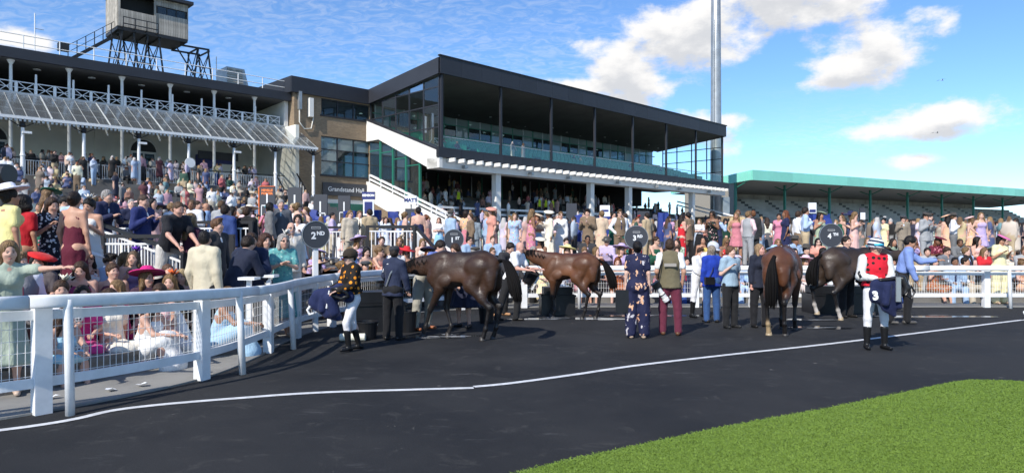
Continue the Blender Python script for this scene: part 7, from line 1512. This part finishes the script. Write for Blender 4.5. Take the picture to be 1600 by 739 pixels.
far(1236, 345, 60, 'man in black suit left of the charcoal suit', 'm', ('stand2', 'suit', 'short'), [(.012, .013, .018), (.012, .013, .018), W8, None], HD)
far(1250, 345, 80, 'bearded man in charcoal suit and sunglasses in profile', 'm', ('glass', 'suit', 'short'), [(.028, .03, .034), (.028, .03, .034), W8, None], HB, shades=True)
far(1268, 347, -60, 'auburn woman in black lace dress facing the charcoal suit', 'f', ('hair', 'dress_midi_straps', 'long'), [(.015, .012, .014)], (.25, .1, .05))
far(1285, 352, 10, 'woman in red dress with white spots left of the 4TH sign', 'f', ('stand2', 'dress_midi_short', 'long'), [(.5, .012, .02)], HBR, pat='polka', c2=W8)
far(1333, 341, 165, 'man in cornflower blue shirt, back turned, right of the 4TH sign', 'm', ('hip', 'shirt', 'crop'), [(.17, .24, .58), (.05, .05, .06), None], HGR, height=1.05)
far(1357, 349, 40, 'man in grey suit behind the striped jockey cap', 'm', ('phone', 'suit', 'short'), [(.2, .2, .21), (.2, .2, .21), W8, None], HD, skin=SK2)
far(1381, 342, -70, 'woman in pale yellow dress with white headpiece in profile', 'f', ('glass', 'dress_maxi_short', 'bun'), [(.76, .70, .42)], HB, 'fascinator', W8)
far(1411, 339, -15, 'man in taupe suit and flat cap', 'm', ('glass', 'suit', 'short'), [(.26, .22, .17), (.26, .22, .17), (.6, .68, .8), None], HD, 'flatcap', (.05, .05, .055), height=1.03)
far(1433, 350, 170, 'man in navy suit, back turned, right of the taupe suit', 'm', ('stand', 'suit', 'short'), [(.016, .022, .05), (.016, .022, .05), W8, None], HD)
far(1455, 342, 35, 'woman in green and white leaf print dress with sunglasses', 'f', ('phone', 'dress_maxi_straps', 'long'), [(.70, .74, .62)], HD, pat='floral', c2=(.06, .16, .07), c3=(.2, .35, .15), shades=True, height=1.04)
far(1468, 349, -60, 'woman in red and white dress talking to the leaf print dress', 'f', ('stand2', 'dress_midi_straps', 'bun'), [(.7, .66, .64)], HRED, 'fascinator', (.5, .05, .06))
far(1489, 346, 60, 'woman in cream ruffled dress in profile', 'f', ('glass', 'dress_flare_straps', 'long'), [(.72, .66, .54)], (.3, .2, .1))
far(1501, 349, 150, 'woman in ivory and lilac gown, back turned', 'f', ('stand2', 'dress_maxi_straps', 'long'), [(.66, .58, .66)], HBR)
far(1520, 352, 165, 'woman in pink and apricot dress, back turned', 'f', ('stand2', 'dress_maxi_backless', 'bun'), [(.72, .46, .42)], HBR)
far(1536, 341, 15, 'man in grey waistcoat, white shirt and sunglasses', 'm', ('stand2', 'waistcoat', 'short'), [(.24, .25, .27), (.24, .25, .27), W8, None], HD, shades=True, height=1.04)
far(1558, 347, 5, 'man in pale blue suit and navy tie at the right', 'm', ('stand2', 'suit', 'short'), [(.42, .52, .66), (.42, .52, .66), W8, (.015, .02, .06)], HBR)
far(1576, 348, -30, 'man in navy suit and dark trilby at the right', 'm', ('stand2', 'suit', 'crop'), [(.014, .02, .05), (.014, .02, .05), W8, None], HD, 'trilby', (.03, .025, .022))
far(1594, 349, -40, 'man in pale pink jacket and black trousers at the right edge', 'm', ('phone', 'suit', 'short'), [(.72, .60, .56), (.014, .014, .015), W8, None], HD)
# one standing right behind the far rail
named(1562, 17.5, .02, 10, 'woman in lemon yellow top and trousers with pink hat behind the far rail', 'f', ('phone', 'jumpsuit', 'bob'), [(.78, .70, .42)], 'saucer', (.62, .16, .36), HB, skin=SK3, height=1.0, h=.021)
# --- seated rows round the rail
TAKEN = {}
def seated(px, k, rnd, **kw):
    q = row_pos(px, k, .3)
    if not q: return
    X, Y, f = q; z = RZ[k]
    add_person(X, Y, z, f + rnd.uniform(-28, 28), rnd, f"seated in row {('one', 'two', 'three')[k - 1]} {landmark(px)}", 'spectators seated on the ring steps', True, **kw)
NAMED_SEAT = [(1443, 2, 'm', ('sitfwd', 'suit', 'short'), [(.38, .40, .42), (.38, .40, .42), W8, (.03, .05, .25)], HD, None, None, 'young man in light grey suit and blue tie seated behind the far rail'), (1472, 2, 'm', ('sitphone', 'suit', 'short'), [(.17, .18, .20), (.17, .18, .20), W8, None], HBR, None, None, 'man in mid grey suit seated with his phone behind the far rail'),
    (1143, 2, 'm', ('sitphone', 'shirt', 'short'), [(.66, .56, .74), (.1, .1, .12), None], (.25, .1, .05), None, None, 'man in lilac shirt seated behind the pale blue suit'), (1152, 1, 'm', ('sit', 'suit', 'short'), [(.40, .55, .78), (.40, .55, .78), W8, (.3, .45, .7)], (.2, .11, .06), None, None, 'young man in sky blue suit seated behind man in pale blue shirt'),
    (1256, 1, 'f', ('sit', 'dress_midi_short', 'bob'), [(.7, .6, .58)], HBL, 'brim', (.74, .48, .55), 'woman in pink wide hat seated right of the rear view horse'), (886, 2, 'f', ('sit', 'dress_midi_straps', 'bob'), [(.78, .70, .18)], HBL, 'brim', (.80, .72, .30), 'woman in yellow dress and yellow white hat behind the bay horse'),
    (912, 2, 'm', ('sitphone', 'shirt', 'short'), [(.72, .72, .70), (.05, .05, .055), None], (.24, .14, .07), None, None, 'man in white shirt seated behind the bay horse rump'), (563, 1, 'm', ('sitfwd', 'waistcoat', 'crop'), [(.014, .016, .022), (.02, .02, .025), W8, None], HD, 'flatcap', (.06, .065, .07), 'man in flat cap and dark waistcoat at the rail left of the groom'),
    (690, 2, 'f', ('sitside', 'dress_mini_straps', 'long'), [(.78, .30, .10)], HB, None, None, 'black haired woman in orange dress seated left of the 1ST sign'), (1057, 2, 'f', ('sit', 'dress_midi_straps', 'bob'), [(.78, .62, .14)], HBR, None, None, 'woman in yellow seated left of the photographer head')]
for px, k, sex, arch, cols, hc, hat, hcl, lab in NAMED_SEAT:
    q = row_pos(px, k, .3)
    if q: add_person(q[0], q[1], RZ[k], q[2] + rnd.uniform(-15, 15), rnd, None, None, True, sex, arch, None, hc, hat, .023, 1.0, SK1, None, lab, cols, hcl, False); TAKEN.setdefault(k, []).append(px)
rnd = random.Random(11)
for k, xs in ((1, np.arange(500, 1612, 29)), (2, np.arange(488, 1606, 25)), (3, np.arange(520, 1606, 36))):
    for x in xs:
        x = x + rnd.uniform(-7, 7)
        if any(abs(x - t) < 17 for t in TAKEN.get(k, [])): continue
        if rnd.random() < .06: continue
        if k == 1 and (560 < x < 640 or 1540 < x < 1590): continue
        seated(x, k, rnd)
SEATXY = [(o.location.x, o.location.y) for o in bpy.data.objects if o.parent is None and o.name.startswith('person')]
for k, xs in ((1, np.arange(110, 480, 21)), (2, np.arange(10, 480, 24)), (3, np.arange(10, 480, 28))):
    for x in xs:
        x = x + rnd.uniform(-6, 6); q = row_pos(x, k, .3)
        if not q or any((q[0] - a) ** 2 + (q[1] - b) ** 2 < .42 ** 2 for a, b in SEATXY): continue
        SEATXY.append(q[:2]); seated(x, k, rnd, h=.02)
for x in np.arange(335, 476, 22):         # sitting low, tight behind the near rail
    x = x + rnd.uniform(-5, 5); q = row_pos(x, 1, -.42)
    if not q or any((q[0] - a) ** 2 + (q[1] - b) ** 2 < .36 ** 2 for a, b in SEATXY): continue
    SEATXY.append(q[:2]); add_person(q[0], q[1], .10, q[2] + rnd.uniform(-60, 60), rnd, 'sitting low behind the near rail ' + landmark(x), 'spectators seated on the ring steps', True, 'f', ('kneesup', rnd.choice(('dress_maxi_straps', 'dress_midi_short', 'dress_mini_straps')), rnd.choice(('long', 'bun', 'long'))), rnd.choice([('white', (.8, .79, .78)), ('pale blue', (.36, .55, .72)), ('navy', (.015, .02, .07)), ('black', BLK), ('rose pink', (.60, .2, .3)), ('lemon', (.78, .74, .42))]), h=.019, hat=None, pat=None)
# --- standing crowd on the betting area, filled in behind the named people
PLACED = []
def scatter(n, region, place_fn, group, seed, face=(-180, 180), gap=.55, h=None):
    rnd = random.Random(seed); tries = 0; c = 0
    while c < n and tries < n * 60:
        tries += 1; px, Y = region(rnd); X = ray(px, Y)
        i, d = seg_info(X, Y)
        if d < APRON + (3 if px > 480 else 2) * tread_at(FENCE[i].x): continue
        u, v = to_uv(X, Y)
        if -9.4 < u < -7.2 and v > 2.5: continue
        if any((X - a) ** 2 + (Y - b) ** 2 < gap * gap for a, b in PLACED): continue
        PLACED.append((X, Y)); c += 1
        add_person(X, Y, ground(X, Y), rnd.uniform(*face), rnd, place_fn(px), group, h=h)
for o in bpy.data.objects:
    if o.name.startswith('person') and o.parent is None: PLACED.append((o.location.x, o.location.y))
scatter(54, lambda r: (r.uniform(60, 480), r.uniform(12.5, 20.5)), lambda px: landmark(px), 'racegoers standing on the betting area', 1, gap=.44)
scatter(16, lambda r: (r.uniform(230, 560), r.uniform(19, 25)), lambda px: 'far back ' + landmark(px), 'racegoers standing on the betting area', 2, gap=.5)
scatter(26, lambda r: (r.uniform(560, 960), r.uniform(20.6, 27)), lambda px: 'far back ' + landmark(px), 'racegoers standing on the betting area', 3, gap=.5)
scatter(26, lambda r: (r.uniform(960, 1610), r.uniform(20.6, 27)), lambda px: 'far back ' + landmark(px), 'racegoers standing on the betting area', 4, gap=.5)
# --- far crowd under the stands, too small to tell apart: one mass
def lowres(sex, pose, outfit):
    J = skeleton(pose, sex); q = []
    sk, top, leg, hr = (1, 0, 0), (0, 1, 0), (0, 0, 1), (1, 1, 0)
    P0 = []
    for p in body_prims(J, sex): p['col'] = sk; P0.append(p)
    for p in torso_prims(J, sex, .02, sleeves='long' if sex == 'm' else 'short'): p['col'] = top; P0.append(p)
    for p in (trouser_prims(J, sex) if sex == 'm' else skirt_prims(J, .4, .24, pose in SIT, 2)): p['col'] = leg if sex == 'm' else top; P0.append(p)
    for p in hair_prims(J, 'short' if sex == 'm' else 'long'):
        if not p['sub']: p['col'] = hr; P0.append(p)
    Vt, Fc = sdf_mesh(P0, .085); own = np.stack([np.where([x['sub'] for x in [p]][0], 9, pdist(Vt, p)) for p in P0], 1).argmin(1); code = np.array([P0[i]['col'] for i in own]); return Vt, Fc, code
LOW = [lowres('m', 'stand2', 's'), lowres('m', 'glass', 's'), lowres('f', 'stand2', 'd'), lowres('f', 'hip', 'd')]; LOWS = [lowres('m', 'sitfwd', 's'), lowres('f', 'sit', 'd'), lowres('m', 'sit', 's'), lowres('f', 'sitside', 'd')]
rnd = random.Random(5); VV, FF, CC = [], [], []; base = 0
def low_add(u, v, z, face, sit, xy=None):
    global base
    Vt, Fc, code = rnd.choice(LOWS if sit else LOW); a = R(face) + 0; Rm = rotz(a); p = Vt @ Rm.T; c45, s45 = UV
    X = CORNER.x + u * c45 - v * s45; Yy = CORNER.y + u * s45 + v * c45
    if xy: X, Yy = xy
    top = rnd.choice(FC + MC + MC + SC)[1]; top = tuple(.55 * x + .45 * sum(top) / 3 for x in top); leg = rnd.choice(MC)[1]; sk = rnd.choice(SKINS); hr = rnd.choice(HAIRS_F + HAIRS_M)[0]
    col = np.zeros((len(Vt), 3))
    for key, cc in (((1, 0, 0), sk), ((0, 1, 0), top), ((0, 0, 1), leg), ((1, 1, 0), hr)): col[(code == key).all(1)] = cc
    VV.append(p + V3(X, Yy, z)); FF.append(Fc + base); CC.append(col); base += len(Vt)
for i in range(190):          # lower terrace of the main stand
    k = rnd.randint(3, LOW_N - 1); u = rnd.uniform(.6, 42.5); sit = rnd.random() < .45; low_add(u, LOW_V0 + k * LOW_TREAD + .4, PLAT + LOW_RISE * (k + 1), 45 + rnd.uniform(-50, 50), sit)
low_n = 0
while low_n < 260:           # the back of the betting area
    px = rnd.uniform(120, 1610); Yb = rnd.uniform(26, 46); Xb = ray(px, Yb); u, v = to_uv(Xb, Yb)
    if u < -7.2 and v > OLD_V0: continue
    low_add(0, 0, ground(Xb, Yb), rnd.uniform(-180, 180), False, (Xb, Yb)); low_n += 1
for i in range(64):           # deck of the old stand
    low_add(rnd.uniform(-30, -9.8), 9.1 + 4.5 * rnd.random() ** 2, DECK, 45 + rnd.uniform(-90, 90), False)
for i in range(230):           # old stand steps, between the individuals
    k = rnd.randint(2, OLD_N - 1); sit = rnd.random() < .7; low_add(rnd.uniform(-30, -10.2), OLD_V0 + k * OLD_TREAD + .45, PLAT + OLD_RISE * (k + 1), 45 + rnd.uniform(-50, 50), sit)
for u, k, s_ in ((1.2, 1, 1), (2.2, 2, 1), (2.9, 1, 1), (8.3, 0, 0), (9.6, 0, 0), (12.5, 4, 1), (20, 3, 1), (21, 3, 1), (28, 2, 1), (34, 2, 1)): low_add(u, .5 + k, 8.35 + .3 * k + .1 * s_, 45, s_)
crowd_mat = bpy.data.materials.new('crowd_cloth'); crowd_mat.use_nodes = True; T = NT(crowd_mat.node_tree); b = T.n['Principled BSDF']; b.inputs['Roughness'].default_value = .85
at = T.node('ShaderNodeAttribute', attribute_name='coat_colour'); T.l.new(at.outputs['Color'], b.inputs['Base Color'])
me = np_mesh('crowd', np.concatenate(VV), np.concatenate(FF), [crowd_mat], colors=np.concatenate(CC))
tag(link('crowd', me), 'distant crowd packed under the roofs of the two stands', 'crowd', kind='stuff')
# stewards in yellow vests on the lower terrace
for i, (u, v, lab) in enumerate(((15.0, 3.6, 'steward in yellow vest on the lower terrace, left of three'), (15.9, 3.6, 'steward in yellow vest on the lower terrace, middle of three'), (16.9, 3.6, 'steward in yellow vest on the lower terrace, right of three'), (5.7, 4.6, 'steward in yellow vest on the lower terrace left of the first column'))):
    X = CORNER.x + u * UV[0] - v * UV[1]; Y = CORNER.y + u * UV[1] + v * UV[0]; k = int((v - LOW_V0) / LOW_TREAD)
    o, J = person((X, Y, PLAT + LOW_RISE * (k + 1)), 45, 'stand2', 'm', 'gilet', [(.60, .75, .03), (.02, .02, .03), (.05, .05, .06)], 'short', HD, SK1, None, height=1.0, h=.036, label=lab)
# labels: each spectator gets one that singles it out
from collections import defaultdict
groups = defaultdict(list)
for o, stem, place, px in PEOPLE:
    lab = f'{stem}, {place}'; bit = stem.split(', ')
    if len(lab.split()) > 13 and len(bit) > 1: lab = f'{bit[0]}, {place}'
    if len(lab.split()) > 12: lab = lab.replace(' behind the blue jacket', ' by blue jacket').replace('right of the blue shirted man', 'right of blue shirt').replace('behind the red spotted jockey', 'behind red jockey').replace('left of the cream blazer back', 'left of cream blazer').replace('left of the navy suited man', 'left of navy suit').replace('left of the dark bay horse', 'left of dark horse').replace('behind the rear view horse', 'behind rear view horse'); lab = lab.replace('knee length ', '').replace('full skirted ', 'full ').replace('top and long skirt', 'long skirt')
    if len(lab.split()) > 13: lab = lab.replace(' the ', ' ').replace('floral ', '')
    groups[lab].append((px, o))
ORD = ['first', 'second', 'third', 'fourth', 'fifth', 'sixth', 'seventh']
for lab, L in groups.items():
    L.sort(key=lambda t: t[0])
    for i, (px, o) in enumerate(L): o['label'] = lab if len(L) == 1 else f'{lab}, {ORD[min(i, 6)]} from left'
